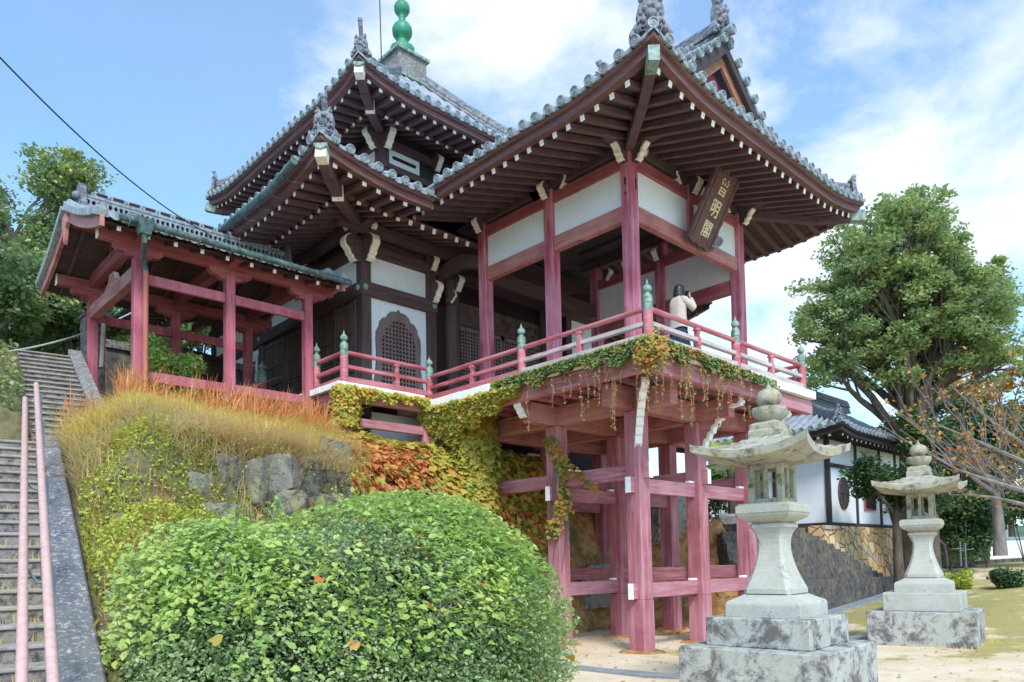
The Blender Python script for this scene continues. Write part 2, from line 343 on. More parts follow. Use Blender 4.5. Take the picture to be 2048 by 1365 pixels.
def it(x, xs, ys): return float(np.interp(x, xs, ys))

# ------------------------------------------------------------------ roofs
PITCH = .325
class Roof:
    """tile line rectangle x0..x1, y0..y1, eave height ze, corner lift up over length L, rise profile f(d)"""
    def __init__(s, x0, x1, y0, y1, ze, up, L, f, dl):
        s.r = (x0, x1, y0, y1); s.ze = ze; s.up = up; s.L = L; s.f = f; s.dl = dl; s.ds = lambda k, u: 0.0; s.cl = {}; s.br = []
    def cu(s, k, w): return s.cl.get(k, (0, w))
    def width(s, k): return s.r[1]-s.r[0] if k in (0, 2) else s.r[3]-s.r[2]
    def lift(s, k, u):
        a = min(u, s.width(k)-u); return s.up*max(0, 1-a/s.L)**1.9 if a >= 0 else s.up*(1-a/s.L)
    def P(s, k, u, d, dz=0):
        # side 0: front (-y), 1: left (-x), 2: back (+y), 3: right (+x)
        x0, x1, y0, y1 = s.r
        z = s.ze+s.f(d)+s.lift(k, u)*max(0, 1-d/4.5)+dz
        return Vector(((x0+u, y0+d, z), (x0+d, y0+u, z), (x0+u, y1-d, z), (x1-d, y0+u, z))[k])
    def S(s, k, u, d, z):     # same plan position, explicit height over mid eave plus lift
        p = s.P(k, u, d); p.z = s.ze+z+s.lift(k, u)*max(0, 1-d/4.5); return p
    def outdir(s, k): return Vector(((0, -1, 0), (-1, 0, 0), (0, 1, 0), (1, 0, 0))[k])
    def along(s, k): return Vector(((1, 0, 0), (0, 1, 0), (1, 0, 0), (0, 1, 0))[k])
    def us(s, k, pitch=PITCH):
        w = s.width(k); n = int(w/pitch); o = (w-n*pitch)/2; return [o+i*pitch for i in range(n+1)]
def disc(mb, c, nrm, r=.098, mi=1):
    # round eave tile end with rim, ring and boss
    n = nrm.normalized(); a = n.cross(Vector((0, 0, 1))).normalized(); b = a.cross(n); N = 14
    prof = ((r, -.05), (r, .0), (r*.93, .02), (r*.76, .02), (r*.72, .004), (r*.5, .004), (r*.45, .014), (r*.3, .014), (r*.26, .003), (r*.12, .016), (.001, .018))
    rows = []
    for q, h in prof: rows.append([c+n*h+(a*math.cos(2*math.pi*i/N)+b*math.sin(2*math.pi*i/N))*q for i in range(N+1)])
    mb.grid(rows, mi, True)
def s_br(rf, k): return rf.br if k in (1, 3) else []
def tile_side(rf, k, mb, mbe, discs=True, nd=9):
    us = rf.us(k); w = rf.width(k); o = rf.outdir(k); al = rf.along(k)
    edges = sorted(set([0]+us+[w]+[b for b in s_br(rf, k) if b < w])); rows = []
    for u in edges:
        D = rf.dl(k, u); d0 = min(rf.ds(k, u), D-.01); rows.append([rf.P(k, u, lerp(d0, D, t)) for t in np.linspace(0, 1, nd+1)])
    mb.grid(rows, 0, k in (1, 2))
    # thickness edge under the tiles
    c0, c1 = rf.cu(k, w); ee = [u for u in edges if c0 <= u <= c1+.2]; mb.grid([[rf.P(k, u, 0) for u in ee], [rf.P(k, u, 0, -.05) for u in ee]], 0, k in (0, 3))
    for u in us:
        D = rf.dl(k, u); r = .078
        d0 = rf.ds(k, u)
        if D-d0 < .12: continue
        n = max(2, int((D-d0)/.45)); pts = [rf.P(k, u, lerp(d0, D, t), .02) for t in np.linspace(0, 1, n+1)]; rws = []
        for i, p in enumerate(pts):
            d = (pts[min(i+1, n)]-pts[max(i-1, 0)]).normalized(); up = al.cross(d).normalized();
            if up.z < 0: up = -up
            rws.append([p+al*math.cos(t)*r+up*(math.sin(t)*r) for t in np.linspace(-.25, math.pi+.25, 8)])
        mb.grid(rws, 0)
        if discs and d0 == 0: disc(mbe, rf.P(k, u, -.03, .035), (o+Vector((0, 0, -.12))), .098, 0)
    # hanging pan-tile lips between rolls
    if discs:
        for a, b in zip(us[:-1], us[1:]):
            if rf.ds(k, b) > 0 or rf.ds(k, a) > 0: continue
            top = [rf.P(k, lerp(a, b, t), -.015, .035-.045*math.sin(math.pi*t)) for t in np.linspace(.22, .78, 7)]
            bot = [rf.P(k, lerp(a, b, t), -.02, -.02-.055*math.sin(math.pi*t)) for t in np.linspace(.22, .78, 7)]
            back = [p-o*.25 for p in top]; bb = [p-o*.2 for p in bot]
            mbe.grid([bb, bot, top, back], 0)
def fascia(rf, mb, k, h0=-.055, h1=-.13, h2=-.27, nst=40, mi=0):
    # two boards, each rounded back, following the lifted eave
    w = rf.width(k); c0, c1 = rf.cu(k, w); us = np.linspace(c0, c1, nst)
    def row(d, z): return [rf.S(k, min(max(u, d), w-d), d, z) for u in us]
    mb.grid([row(.30, h0), row(.03, h0), row(.03, h1), row(.1, h1-.012), row(.1, h2), row(.24, h2), row(.24, h1)], mi, k in (1, 2))
def rafters(rf, k, parent, name, d0, d1, z0, z1, pitch, w, h, mats, hip=True, group=None, lim=None, tip=True, umax=None):
    """row of rafters from d0 (outer end, white) to d1; z relative to the mid eave"""
    W = rf.width(k); n = int(W/pitch); o = (W-n*pitch)/2; objs = []; rest = MB()
    for i in range(n+1):
        u = o+i*pitch; a = min(u, W-u); e = min(d1, a-.08) if hip else d1
        if e < d0+.08 or not (rf.cu(k, W)[0] <= u <= (umax or rf.cu(k, W)[1])): continue
        if lim and not (lim[0] <= u <= lim[1]): mb = rest
        else: mb = MB()
        zz1 = lerp(z0, z1, (e-d0)/(d1-d0))
        mb.beam(rf.S(k, u, d0, z0), rf.S(k, u, e, zz1), w, h, 0, 1 if tip else None)
        if mb is not rest: mb.build(name, mats, parent)
    if rest.V: rest.build(name, mats, parent)['kind'] = 'stuff'
def soffit(rf, mb, k, d0, d1, z0, z1, mi=0, nst=24, umax=None):
    w = rf.width(k); c0, c1 = rf.cu(k, w); c1 = umax or c1
    rows = []
    for t in np.linspace(0, 1, 4):
        d = lerp(d0, d1, t); z = lerp(z0, z1, t)
        rows.append([rf.S(k, min(max(lerp(c0, c1, s), d), w-d), d, z) for s in np.linspace(0, 1, nst)])
    mb.grid(rows, mi, k in (0, 3))
def ridge_line(mb, pts, w=.2, h=.26, mi=0):
    # stacked ridge tiles with a round cap roll
    for i in range(len(pts)-1):
        p, q = Vector(pts[i]), Vector(pts[i+1])
        for j, ww in enumerate((w*1.25, w, w*1.15, w*.9)):
            hh = h/4; mb.beam(p+Vector((0, 0, hh*(j+.5))), q+Vector((0, 0, hh*(j+.5))), ww, hh*.8, mi)
    mb.tube([Vector(p)+Vector((0, 0, h+.04)) for p in pts], .085, 10, mi)
def ridge_ornament(parent, c, yaw, sc=1.0, tube_up=.75, tube_len=.75, name='ridge_ornament'):
    """ogre-tile board with horns, curls and a slanted round tile above"""
    f = Vector((math.cos(yaw), math.sin(yaw), 0)); sd = Vector((-f.y, f.x, 0)); c = Vector(c); mb = MB()
    half = [(0, .62), (.07, .60), (.12, .7), (.2, .74), (.16, .62), (.24, .5), (.27, .34), (.25, .2), (.34, .08), (.42, -.05), (.4, -.14), (.28, -.1), (.2, -.02), (.1, .0)]
    out = [(x*sc, y*sc) for x, y in half]+[(-x*sc, y*sc) for x, y in half[::-1] if x > 0]
    mb.prism(out[::-1], c, sd, (0, 0, 1), .16*sc)
    for x, y, r in ((0, .3, .13), (.11, .42, .07), (-.11, .42, .07), (.14, .2, .08), (-.14, .2, .08), (0, .5, .08), (.27, 0, .07), (-.27, 0, .07), (.19, .6, .05), (-.19, .6, .05), (.07, .12, .06), (-.07, .12, .06), (.2, .33, .05), (-.2, .33, .05)):
        p = c+sd*x*sc+Vector((0, 0, y*sc))+f*.07*sc
        mb.lathe([(r*sc*math.sin(t), r*sc*-math.cos(t)) for t in np.linspace(.2, 2.94, 6)], p, 9)
    for q in (-1, 1):     # curls
        pts = [c+sd*q*sc*(.17+.08*math.cos(t))+Vector((0, 0, sc*(.13+.08*math.sin(t))))+f*.1*sc for t in np.linspace(0, 5, 10)]
        mb.tube(pts, .025*sc, 6)
    a = c+Vector((0, 0, .6*sc))-f*.12*sc; b = a+(f*(1-tube_up)+Vector((0, 0, tube_up)))*tube_len*sc
    mb.tube([a, b], .085*sc, 14); o = mb.build(name, 'ridge_tile', parent, 2)
    m2 = MB(); disc(m2, b+(b-a).normalized()*.01, (b-a), .098*sc, 0)
    disc(m2, c+f*.3*sc+Vector((0, 0, -.02*sc)), f, .115*sc, 0); m2.tube([c-f*.1*sc+Vector((0, 0, .0)), c+f*.29*sc+Vector((0, 0, -.02*sc))], .105*sc, 14)
    m2.build('round_tile', 'tile_disc', o, 2)
    return o
NOSE = [(0, .17), (.12, .19), (.24, .18), (.32, .12), (.35, .04), (.33, -.03), (.28, -.07), (.25, -.11), (.24, -.16), (.19, -.19), (.18, -.24), (.12, -.27), (.06, -.26), (0, -.25)]
def nose(parent, c, direction, sc=1.0, mats=('dark_beam', 'cream_paint'), w=.13, name='bracket_nose'):
    mb = MB(); d = Vector(direction).normalized(); N = [(x*sc, y*sc) for x, y in NOSE]
    mb.prism(N, c, d, (0, 0, 1), w, 0, 0)
    # painted front rim, a little proud of the wood
    o = Vector(c); nz = d.cross(Vector((0, 0, 1))).normalized(); seg = N[2:12]
    rows = [[o+d*(x+.008)+Vector((0, 0, y-.004))+nz*sg*(w/2+.004) for x, y in seg] for sg in (-1, 1)]
    inn = [[o+d*(x-.045)+Vector((0, 0, y+.012))+nz*sg*(w/2+.004) for x, y in seg] for sg in (-1, 1)]
    mb.grid([inn[0], rows[0], rows[1], inn[1]], 1)
    return mb.build(name, list(mats), parent)
def railing_post(parent, x, y, z0, h=.78, cap=True, r=.088):
    mb = MB(); mb.lathe([(r, 0), (r, h-.3), (r*.92, h-.28)], (x, y, z0), 18)
    o = mb.build('newel_post', 'red_rail', parent, 2)
    c = MB(); c.lathe([(r*.96, h-.31), (r*1.0, h-.3), (r*1.0, h-.2), (r*.9, h-.19), (r*.9, h-.17), (r*1.0, h-.16), (r, h-.06), (r*.85, h-.02), (r*.5, h+.0), (r*.45, h+.03), (r*.8, h+.05), (r*.95, h+.09), (r*.8, h+.13), (r*.4, h+.16), (r*.2, h+.2), (.004, h+.26)], (x, y, z0), 18)
    c.build('newel_cap', 'verdigris', o, 2); return o
def railing(parent, p, q, z, struts, zt=.565, zm=.3, mats=('red_rail', 'red_rail'), ext=(0, 0)):
    p = Vector((p[0], p[1], z)); q = Vector((q[0], q[1], z)); d = (q-p).normalized(); Z = Vector((0, 0, 1))
    m = MB(); m.tube([p-d*ext[0]+Z*zt, q+d*ext[1]+Z*zt], .047, 12); m.build('top_rail', mats[0], parent, 2)
    m = MB(); m.beam(p-d*ext[0]+Z*zm, q+d*ext[1]+Z*zm, .1, .075); m.build('middle_rail', mats[1], parent, 0, .006)
    m = MB(); m.beam(p+Z*.06, q+Z*.06, .13, .115); m.build('bottom_rail', mats[1], parent, 0, .008)
    for t in struts:
        c = lerp(p, q, t); m = MB(); m.beam(c+Z*.1, c+Z*(zm+.04), .12, .1, up=d); m.beam(c+Z*(zm+.03), c+Z*(zt-.03), .085, .08, up=d)
        m.prism([(-.09, 0), (-.05, .05), (.05, .05), (.09, 0)], c+Z*(zt-.09), d, Z, .1)
        m.build('rail_strut', mats[0], parent, 0, .006)

# ================================================================== STAGE PAVILION
A, B, CX = 2.14, 4.34, 4.19
pv = thing('stage_pavilion', 'red pillared stage pavilion on tall stilts with white upper panels and tiled hip roof', 'pavilion', (0, 0, 0))
# stilts
def stilt(x, y, mat='red_lower', z1=4.75, split=True, w=.36):
    m = MB(); m.post(x, y, 1.03, z1, w-.02); m.post(x, y, 0.02, 1.03, w); return m.build('stilt', mat, pv, 0, .012)
for x, y in ((0, 0), (2.1, 0), (CX, 0), (0, A), (2.1, A), (CX, A), (0, B), (2.1, B), (CX, B)): stilt(x, y, z1=4.73)
for x, y in ((0, 0), (2.1, 0), (CX, 0), (0, A), (2.1, A)):
    m = MB(); m.lathe([(.42, -.1), (.44, .02), (.40, .05), (.3, .06)], (x, y, 0), 20, sq=lambda t: 1+.08*math.sin(3*t)+.05*math.sin(5*t+1)); m.build('footing', 'earth', pv, 2)
def tie(p, q, w=.13, h=.29, mat='red_lower_beam', tn=True):
    m = MB(); m.beam(p, q, w, h); o = m.build('tie_beam', mat, pv, 0, .01)
    return o
def block(x, y, z, dx, dy, dz):
    m = MB(); m.box(x-dx/2, y-dy/2, z-dz/2, x+dx/2, y+dy/2, z+dz/2); m.build('wedge_block', ['white_paint'], pv, 0, .004)
def tenon(x, y, z, ax):
    m = MB(); w, l, h = .055, .15, .15
    if ax == 'x': m.box(x-l, y-w, z-h, x, y+w, z+h); e = (x-l-.008, y-w-.004, z-h-.004, x-l+.006, y+w+.004, z+h+.004)
    else: m.box(x-w, y-l, z-h, x+w, y, z+h); e = (x-w-.004, y-l-.008, z-h-.004, x+w+.004, y-l+.006, z+h+.004)
    o = m.build('tenon', 'red_lower_beam', pv, 0, .004); m = MB(); m.box(*e); m.build('painted_end', 'white_paint', o)
for y in (0, A, B):
    for z in (3.265, 1.2):
        tie((.16, y, z), (1.94, y, z)); tie((2.26, y, z), (4.03, y, z))
for x in (0, 2.1, CX):
    for z, zz_ in ((3.55, 1), (1.49, 0)):
        if zz_ or x > 0: tie((x, .16, z), (x, 1.98, z)); tie((x, 2.3, z), (x, 4.18, z))
for x in (0, 2.1, CX):
    if x == 0: tenon(-.17, 0, 3.265, 'x'); tenon(-.17, 0, 1.2, 'x'); tenon(-.17, A, 3.265, 'x')
    tenon(x, -.17, 3.55, 'y')
m = MB()
for x0 in (.2, 2.3):
    for z in (3.415, 1.35): block(x0+1.62, -.01, z+.025, .2, .1, .045); block(x0+1.62, A-.01, z+.025, .16, .1, .045)
# beams under the deck
def ub(p, q, w, h, mat='red_faded', n='deck_beam'):
    m = MB(); m.beam(p, q, w, h); return m.build(n, mat, pv, 0, .012)
for y in (0, A, B): ub((-.9, y, 4.95), (CX+.65, y, 4.95), .26, .42)
for x in (0, 2.1, CX): ub((x, -.9, 4.945), (x, B+.4, 4.945), .25, .41)
for i, y in enumerate(np.arange(-.95, 4.6, .55)): ub((-1.15, y, 5.22), (4.8, y, 5.22), .13, .12, 'red_beam', 'floor_joist')
ub((-1.2, -1.28, 5.26), (-1.2, 5.0, 5.26), .15, .3, 'red_lower_beam', 'edge_beam')
ub((-1.27, -1.2, 5.26), (5.12, -1.2, 5.26), .15, .3, 'red_lower_beam', 'edge_beam')
ub((4.9, -1.12, 5.26), (4.9, 5.0, 5.26), .15, .3, 'red_lower_beam', 'edge_beam')
BR = [(0, .0), (1.02, .0), (1.06, -.1), (1.0, -.17), (.86, -.18), (.74, -.2), (.71, -.3), (.6, -.32), (.56, -.42), (.47, -.44), (.44, -.54), (.36, -.56), (.33, -.68), (.26, -.7), (.22, -.82), (.15, -.85), (.12, -.97), (.05, -1.0), (0, -1.05)]
def brace(c, d, sc=1.0):
    m = MB(); N = [(x*sc, y*sc) for x, y in BR]; d = Vector(d).normalized(); m.prism(N, c, d, (0, 0, 1), .12, 0)
    o = Vector(c); nz = d.cross(Vector((0, 0, 1))).normalized(); seg = N[1:]
    w = .07; rows = [[o+d*(x+.01)+Vector((0, 0, y-.01))+nz*sg*w for x, y in seg] for sg in (-1, 1)]
    inn = [[o+d*(x-.05)+Vector((0, 0, y+.035))+nz*sg*w for x, y in seg] for sg in (-1, 1)]
    m.grid([inn[0], rows[0], rows[1], inn[1]], 1); m.build('brace', ['red_faded', 'white_paint'], pv)
brace((-.1, -.1, 5.12), (-1, -1, 0), 1.08)
for x in (2.1, CX): brace((x, -.16, 5.12), (0, -1, 0), .95)
for y in (A, B): nose(pv, (-.9, y, 5.05), (-1, 0, 0), .85, ('red_faded', 'white_paint'), .16, 'beam_nose')
# deck boards
m = MB(); y = -1.36
m.box(-1.2, -1.2, 5.43, 4.95, 5.0, 5.60); m.build('deck', 'weathered', pv)
m = MB()
for k in range(34):
    y0 = -1.38+k*.19; m.box(-1.38+random.uniform(-.012, .012), y0, 5.435+random.uniform(-.004, .004), -1.203, y0+.184, 5.615)
for k in range(33):
    x0 = -1.2+k*.19; m.box(x0, -1.38+random.uniform(-.012, .012), 5.435+random.uniform(-.004, .004), x0+.184, -1.203, 5.615)
m.build('deck_edge', 'white_paint', pv, 0, .004)
DZ = 5.64
G_ = 1.23
for x, y in ((-G_, -G_), (-G_, 1.92), (1.77, -G_), (4.72, -G_), (-G_, 5.03), (4.72, 1.9)): railing_post(pv, x, y, 5.6, .86)
railing(pv, (-G_, -G_), (-G_, 1.92), DZ, (.5,), mats=('red_rail', 'weathered'))
railing(pv, (-G_, 1.92), (-G_, 5.03), DZ, (.5,))
railing(pv, (-G_, -G_), (1.77, -G_), DZ, (.52,), mats=('red_rail', 'weathered'))
railing(pv, (1.77, -G_), (4.72, -G_), DZ, (.5,), mats=('red_rail', 'weathered'))
railing(pv, (4.72, -G_), (4.72, 1.9), DZ, (.5,)); railing(pv, (4.72, 1.9), (4.72, 5.0), DZ, (.5,))
# upper pillars and lintels
for x, y in ((0, 0), (0, A), (0, B), (CX, 0), (CX, A), (CX, B)):
    m = MB(); m.post(x, y, 5.6, 10.0, .26); m.build('pillar', 'red_post_upper', pv, 0, .018)
m = MB(); m.post(2.1, 0, 8.92, 10.0, .2); m.build('short_strut', 'red_post_upper', pv, 0, .01)
m = MB(); m.post(0, 0, 0, 0, .01)
def lint(p, q, z, h, mat, n): m = MB(); m.beam((p[0], p[1], z), (q[0], q[1], z), .17, h); m.build(n, mat, pv, 0, .015)
E_ = .13
for p, q in (((0, E_), (0, A-E_)), ((0, A+E_), (0, B-E_)), ((E_, 0), (CX-E_, 0)), ((CX, E_), (CX, A-E_)), ((CX, A+E_), (CX, B-E_)), ((E_, B), (CX-E_, B))):
    if p[1] == B: lint(p, q, 8.78, .32, 'dark_beam', 'lintel'); continue
    lint(p, q, 8.76 if p[0] != CX or q[0] != CX else 8.30, .32, 'red_faded' if p[0] != CX or q[0] != CX else 'red_beam', 'lintel')
    lint(p, q, 9.80 if p[0] != CX or q[0] != CX else 9.5, .26, 'red_beam', 'head_beam')
def panel(x0, y0, x1, y1, z0, z1, parent=None, n='white_panel', mat='plaster'):
    m = MB(); m.box(min(x0, x1), min(y0, y1), z0, max(x0, x1), max(y0, y1), z1); return m.build(n, mat, parent or pv)
panel(-.03, E_, .03, A-E_, 8.92, 9.67); panel(-.03, A+E_, .03, B-E_, 8.92, 9.67)
panel(E_, -.03, 2.0, .03, 8.92, 9.67); panel(2.2, -.03, CX-E_, .03, 8.92, 9.67)
panel(CX-.03, E_, CX+.03, A-E_, 8.46, 9.37); panel(CX-.03, A+E_, CX+.03, B-E_, 8.46, 9.37)
# purlin ring above the pillars, ceiling, brackets
for p, q in (((0, -.75, 10.13), (0, B+.5, 10.13)), ((CX, -.75, 10.13), (CX, B+.5, 10.13)), ((-.75, 0, 10.13), (CX+.75, 0, 10.13))):
    m = MB(); m.beam(p, q, .2, .26); m.build('eave_purlin', 'dark_beam', pv, 0, .012)
m = MB(); m.box(.1, .1, 10.28, CX-.1, B+1.2, 10.33); m.build('ceiling', 'dark_beam', pv)
for x in np.arange(.5, CX, .75): m = MB(); m.beam((x, .1, 10.24), (x, B, 10.24), .08, .07); m.build('ceiling_batten', 'black_wood', pv)
for y in (0, A, B):
    nose(pv, (-.1, y, 10.02 if y == 0 else 9.98), (-1, 0, 0), 1.15 if y == 0 else .8); 
for x in (0, CX): nose(pv, (x, -.1, 10.02), (0, -1, 0), 1.15)
nose(pv, (2.1, -.1, 9.98), (0, -1, 0), .8)
for s in (-.55, .55):
    if s > 0: nose(pv, (-.02, A+s*.55, 10.08), (0, 1, 0), .7, w=.18); nose(pv, (.0+s*.6, -.02, 10.2), (1, 0, 0), .7, w=.18)
    nose(pv, (-.02, A+s*.55, 10.08), (0, s, 0), .7, w=.18); nose(pv, (2.1+s*.55, -.02, 10.08), (s, 0, 0), .7, w=.18)
nose(pv, (-.1, 0, 10.38), (-1, 0, 0), .8); nose(pv, (0, -.1, 10.38), (0, -1, 0), .8); nose(pv, (CX, -.1, 10.36), (0, -1, 0), .8); nose(pv, (CX-.35, -.02, 10.1), (-1, 0, 0), .7, w=.18)
for x, y, d in ((CX-.12, A, (-1, 0, 0)), (CX-.1, B-.4, (0, -1, 0)), (CX-.12, 3.1, (-1, 0, 0))): nose(pv, (x, y, 9.72), d, .7)
# mortise marks on the corner pillar
m = MB(); m.box(-.134, -.02, 9.28, -.128, .02, 9.44); m.box(-.134, -.01, 9.08, -.128, .02, 9.13); m.box(.02, -.134, 9.2, .06, -.128, 9.42)
m.build('mortise', 'shade_wood', pv)

# roof of the pavilion (hip and gable, ridge along y)
EX = 2.2
def fpv(d): return d*.42+.052*d*d
PX0, PX1, PY0, PY1 = -EX, CX+EX, -EX, 8.3
VG = 1.15                       # depth of the hip skirt under the gable
def dlpv(k, u):
    W = PX1-PX0 if k in (0, 2) else PY1-PY0; a = min(u, W-u)
    if k in (0, 2): return max(.02, min(a, 1.6))
    if u < VG: return max(.02, u)
    return W2
W2 = (PX1-PX0)/2
rfp = Roof(PX0, PX1, PY0, PY1, 9.98, .34, 2.2, fpv, dlpv)
rfp.br = [VG-.01, VG]; rfp.ds = lambda k, u: max(0, u-5.74) if k in (1, 3) else 0.0; rfp.cl = {1: (0, 5.85), 3: (0, 5.85)}
roofp = MB(); es = []
for k in (0, 1, 3): e_ = MB(); tile_side(rfp, k, roofp, e_, True); es.append(e_)
RP = roofp.build('roof_slope', ['roof_tile'], pv, 2)
for e_ in es: e_.build('eave_tile_ends', 'tile_disc', RP, 2)
for k in (0, 1, 3):
    fm = MB(); fascia(rfp, fm, k); fm.build('fascia', 'fascia_wood', RP); sm = MB(); soffit(rfp, sm, k, .12, 2.25, -.24, .33, umax=7.2 if k != 0 else None); sm.build('soffit', 'eave_wood', RP)
for k, lim in ((0, (0, 9)), (1, (0, 7)), (3, (0, 4.5))):
    rafters(rfp, k, pv, 'rafter', .24, 2.25, -.32, .25, .335, .1, .1, ['rafter_wood', 'white_paint'], lim=lim, umax=6.9 if k != 0 else None)
def hip_rafter(rf, parent, corner, L, z0, z1, w=.17, h=.24, cap='verdigris', wht=False, d0=.05):
    x0, x1, y0, y1 = rf.r; sx, sy = corner; cx = x0 if sx < 0 else x1; cy = y0 if sy < 0 else y1
    p = Vector((cx-sx*d0, cy-sy*d0, rf.ze+rf.up+z0)); q = Vector((cx-sx*L, cy-sy*L, rf.ze+z1))
    mid = lerp(p, q, .35)-Vector((0, 0, .10))
    m = MB(); m.beam(p, mid, w, h); m.beam(mid, q, w*1.02, h*1.02); o = m.build('hip_rafter', 'rafter_wood', parent)
    d = (mid-p).normalized(); c = MB()
    if wht:
        c.beam(p-d*.012, p+d*.2, w+.012, h+.012, 0); c.build('painted_end', 'cream_paint', o)
        c = MB(); c.beam(p-d*.03+Vector((0, 0, h*.5)), p+d*.28+Vector((0, 0, h*.5)), w+.06, .07); c.prism([(-.13, 0), (-.1, -.06), (0, -.1), (.1, -.06), (.13, 0)], p+Vector((0, 0, h*.55))-d*.03, Vector((d.y, -d.x, 0)), (0, 0, 1), .03)
    else: c.beam(p-d*.012, p+d*.34, w+.014, h+.014, 0)
    c.build('copper_cap', cap, o); return o
for cn in ((-1, -1), (1, -1)): hip_rafter(rfp, RP, cn, 2.35, -.42, .12)
# hips, ridge, gable
def hip_ridge(rf, parent, corner, L0, L1, w=.17, h=.2, orn=1.0, sink=0, tl=.75, tu=.75):
    x0, x1, y0, y1 = rf.r; sx, sy = corner; cx = x0 if sx < 0 else x1; cy = y0 if sy < 0 else y1
    pts = []
    for t in np.linspace(0, 1, 9):
        d = lerp(L0, L1, t); pts.append((cx-sx*d, cy-sy*d, rf.ze+rf.f(d)+rf.lift(0, d)*max(0, 1-d/4.5)+.04))
    m = MB(); ridge_line(m, pts, w, h); o = m.build('hip_ridge', 'ridge_tile', parent, 2)
    if orn: 
        c = Vector(pts[0])+Vector((sx*.06, sy*.06, .02)); ridge_ornament(parent, c, math.atan2(sy, sx), orn, tu, tl)
    return o
hip_ridge(rfp, RP, (-1, -1), .28, 1.5, orn=.84); hip_ridge(rfp, RP, (1, -1), .28, 1.5, orn=.55, tu=.55, tl=.5)
xm = (PX0+PX1)/2; zp = rfp.ze+fpv(W2)
m = MB(); ridge_line(m, [(xm, PY0+VG+.15, zp), (xm, 2, zp), (xm, 7.8, zp)], .26, .42); m.build('main_ridge', 'ridge_tile', RP, 2)
ridge_ornament(RP, (xm, PY0+VG+.1, zp+.2), -math.pi/2, 1.0, .6, .6)
# verge tiles (short rolls facing front), barge boards and gable wall
vg = MB(); yv = PY0+VG
for sg in (-1, 1):
    ds = np.arange(VG+.05, W2, .33)
    for d in ds:
        x = xm+sg*(W2-d); z = rfp.ze+fpv(d)+.1; p = Vector((x, yv-.06, z)); rows = []
        vg.tube([p, p+Vector((0, .5, .04))], .085, 10); disc(vg, p-Vector((0, .02, 0)), Vector((0, -1, -.1)), .1, 0)
    for a, b, c_, dd, nm, mt in ((.0, -.26, yv+.02, .07, 'barge_board', 'black_wood'), (-.2, -.5, yv+.13, .06, 'inner_barge', 'orange_wood')):
        ds2 = np.linspace(VG-.1, W2, 12)
        ou = [(sg*(W2-d), fpv(d)+a) for d in ds2]+[(sg*(W2-d), fpv(d)+b) for d in ds2[::-1]]
        o2 = MB(); o2.prism(ou if sg < 0 else ou[::-1], (xm, c_, rfp.ze), (1, 0, 0), (0, 0, 1), dd); o2.build(nm, mt, RP)
vg.build('verge_tiles', 'tile_disc', RP, 2)
m = MB(); ou = [(-(W2-d), fpv(d)-.4) for d in np.linspace(VG, W2, 10)]+[((W2-d), fpv(d)-.4) for d in np.linspace(W2, VG, 10)]
m.prism(ou, (xm, yv+.38, rfp.ze), (1, 0, 0), (0, 0, 1), .08); m.build('gable_wall', 'red_beam', RP)
m = MB()
for i in range(-4, 5): m.box(xm+i*.3-.03, yv+.29, rfp.ze+fpv(1.4)+.1, xm+i*.3+.03, yv+.34, rfp.ze+fpv(W2)-abs(i)*.3*.8-.7)
m.beam((xm-1.4, yv+.3, rfp.ze+1.05), (xm+1.4, yv+.3, rfp.ze+1.05), .14, .18); m.build('gable_lattice', 'red_faded', RP)
# descending ridge on the left slope
pts = [(xm-(W2-d), yv+.75, rfp.ze+fpv(d)+.06) for d in np.linspace(1.1, W2-.1, 7)]
m = MB(); ridge_line(m, pts, .18, .2); m.build('descending_ridge', 'ridge_tile', RP, 2); ridge_ornament(RP, Vector(pts[0])+Vector((-.06, 0, 0)), math.pi, .62, .55, .55)
pts = [(xm+(W2-d), yv+.75, rfp.ze+fpv(d)+.06) for d in np.linspace(1.1, W2-.1, 7)]
m = MB(); ridge_line(m, pts, .18, .2); m.build('descending_ridge', 'ridge_tile', RP, 2); ridge_ornament(RP, Vector(pts[0])+Vector((.06, 0, 0)), 0, .62, .55, .55)
# rainbow beams tying the pavilion to the hall
for x in (0, CX):
    ou = []; n = 10
    for t in np.linspace(0, 1, n): ou.append((t*1.75, -.16+.2*math.sin(math.pi*t)+.12*t))
    for t in np.linspace(1, 0, n): ou.append((t*1.75, .16+.22*math.sin(math.pi*t)+.12*t))
    m = MB(); m.prism(ou, (x, B+.1, 9.1), (0, 1, 0), (0, 0, 1), .2); m.build('rainbow_beam', 'dark_beam', pv, 0, .015)

# ================================================================== TEMPLE HALL
HX0, HY0, HW = -2.29, 6.15, 8.78; HX1, HY1 = HX0+HW, HY0+HW; HCX, HCY = HX0+HW/2, HY0+HW/2
hl = thing('temple_hall', 'dark timber temple hall with two tiled roofs, bell-shaped lattice window and green finial', 'temple', (HCX, HCY, 4.5))
def hb(name, mat, p, q, w, h, bevel=.012): m = MB(); m.beam(p, q, w, h); return m.build(name, mat, hl, 0, bevel)
for x in (HX0, -.34): m = MB(); m.post(x, HY0, 5.3, 10.0, .26); m.build('post', 'dark_wood', hl, 0, .015)
for x in (.33, 3.87): m = MB(); m.tube([(x, HY0-.1, 5.3), (x, HY0-.1, 9.9)], .2, 20); m.build('round_column', 'dark_wood', hl, 2)
for x in (4.9, HX1): m = MB(); m.post(x, HY0, 5.3, 10.0, .26); m.build('post', 'dark_wood', hl, 0, .015)
for y in (8.4, 9.0+2.45, 12.3, HY1): m = MB(); m.post(HX0, y, 5.3, 10.0, .24); m.build('post', 'dark_wood', hl, 0, .012)
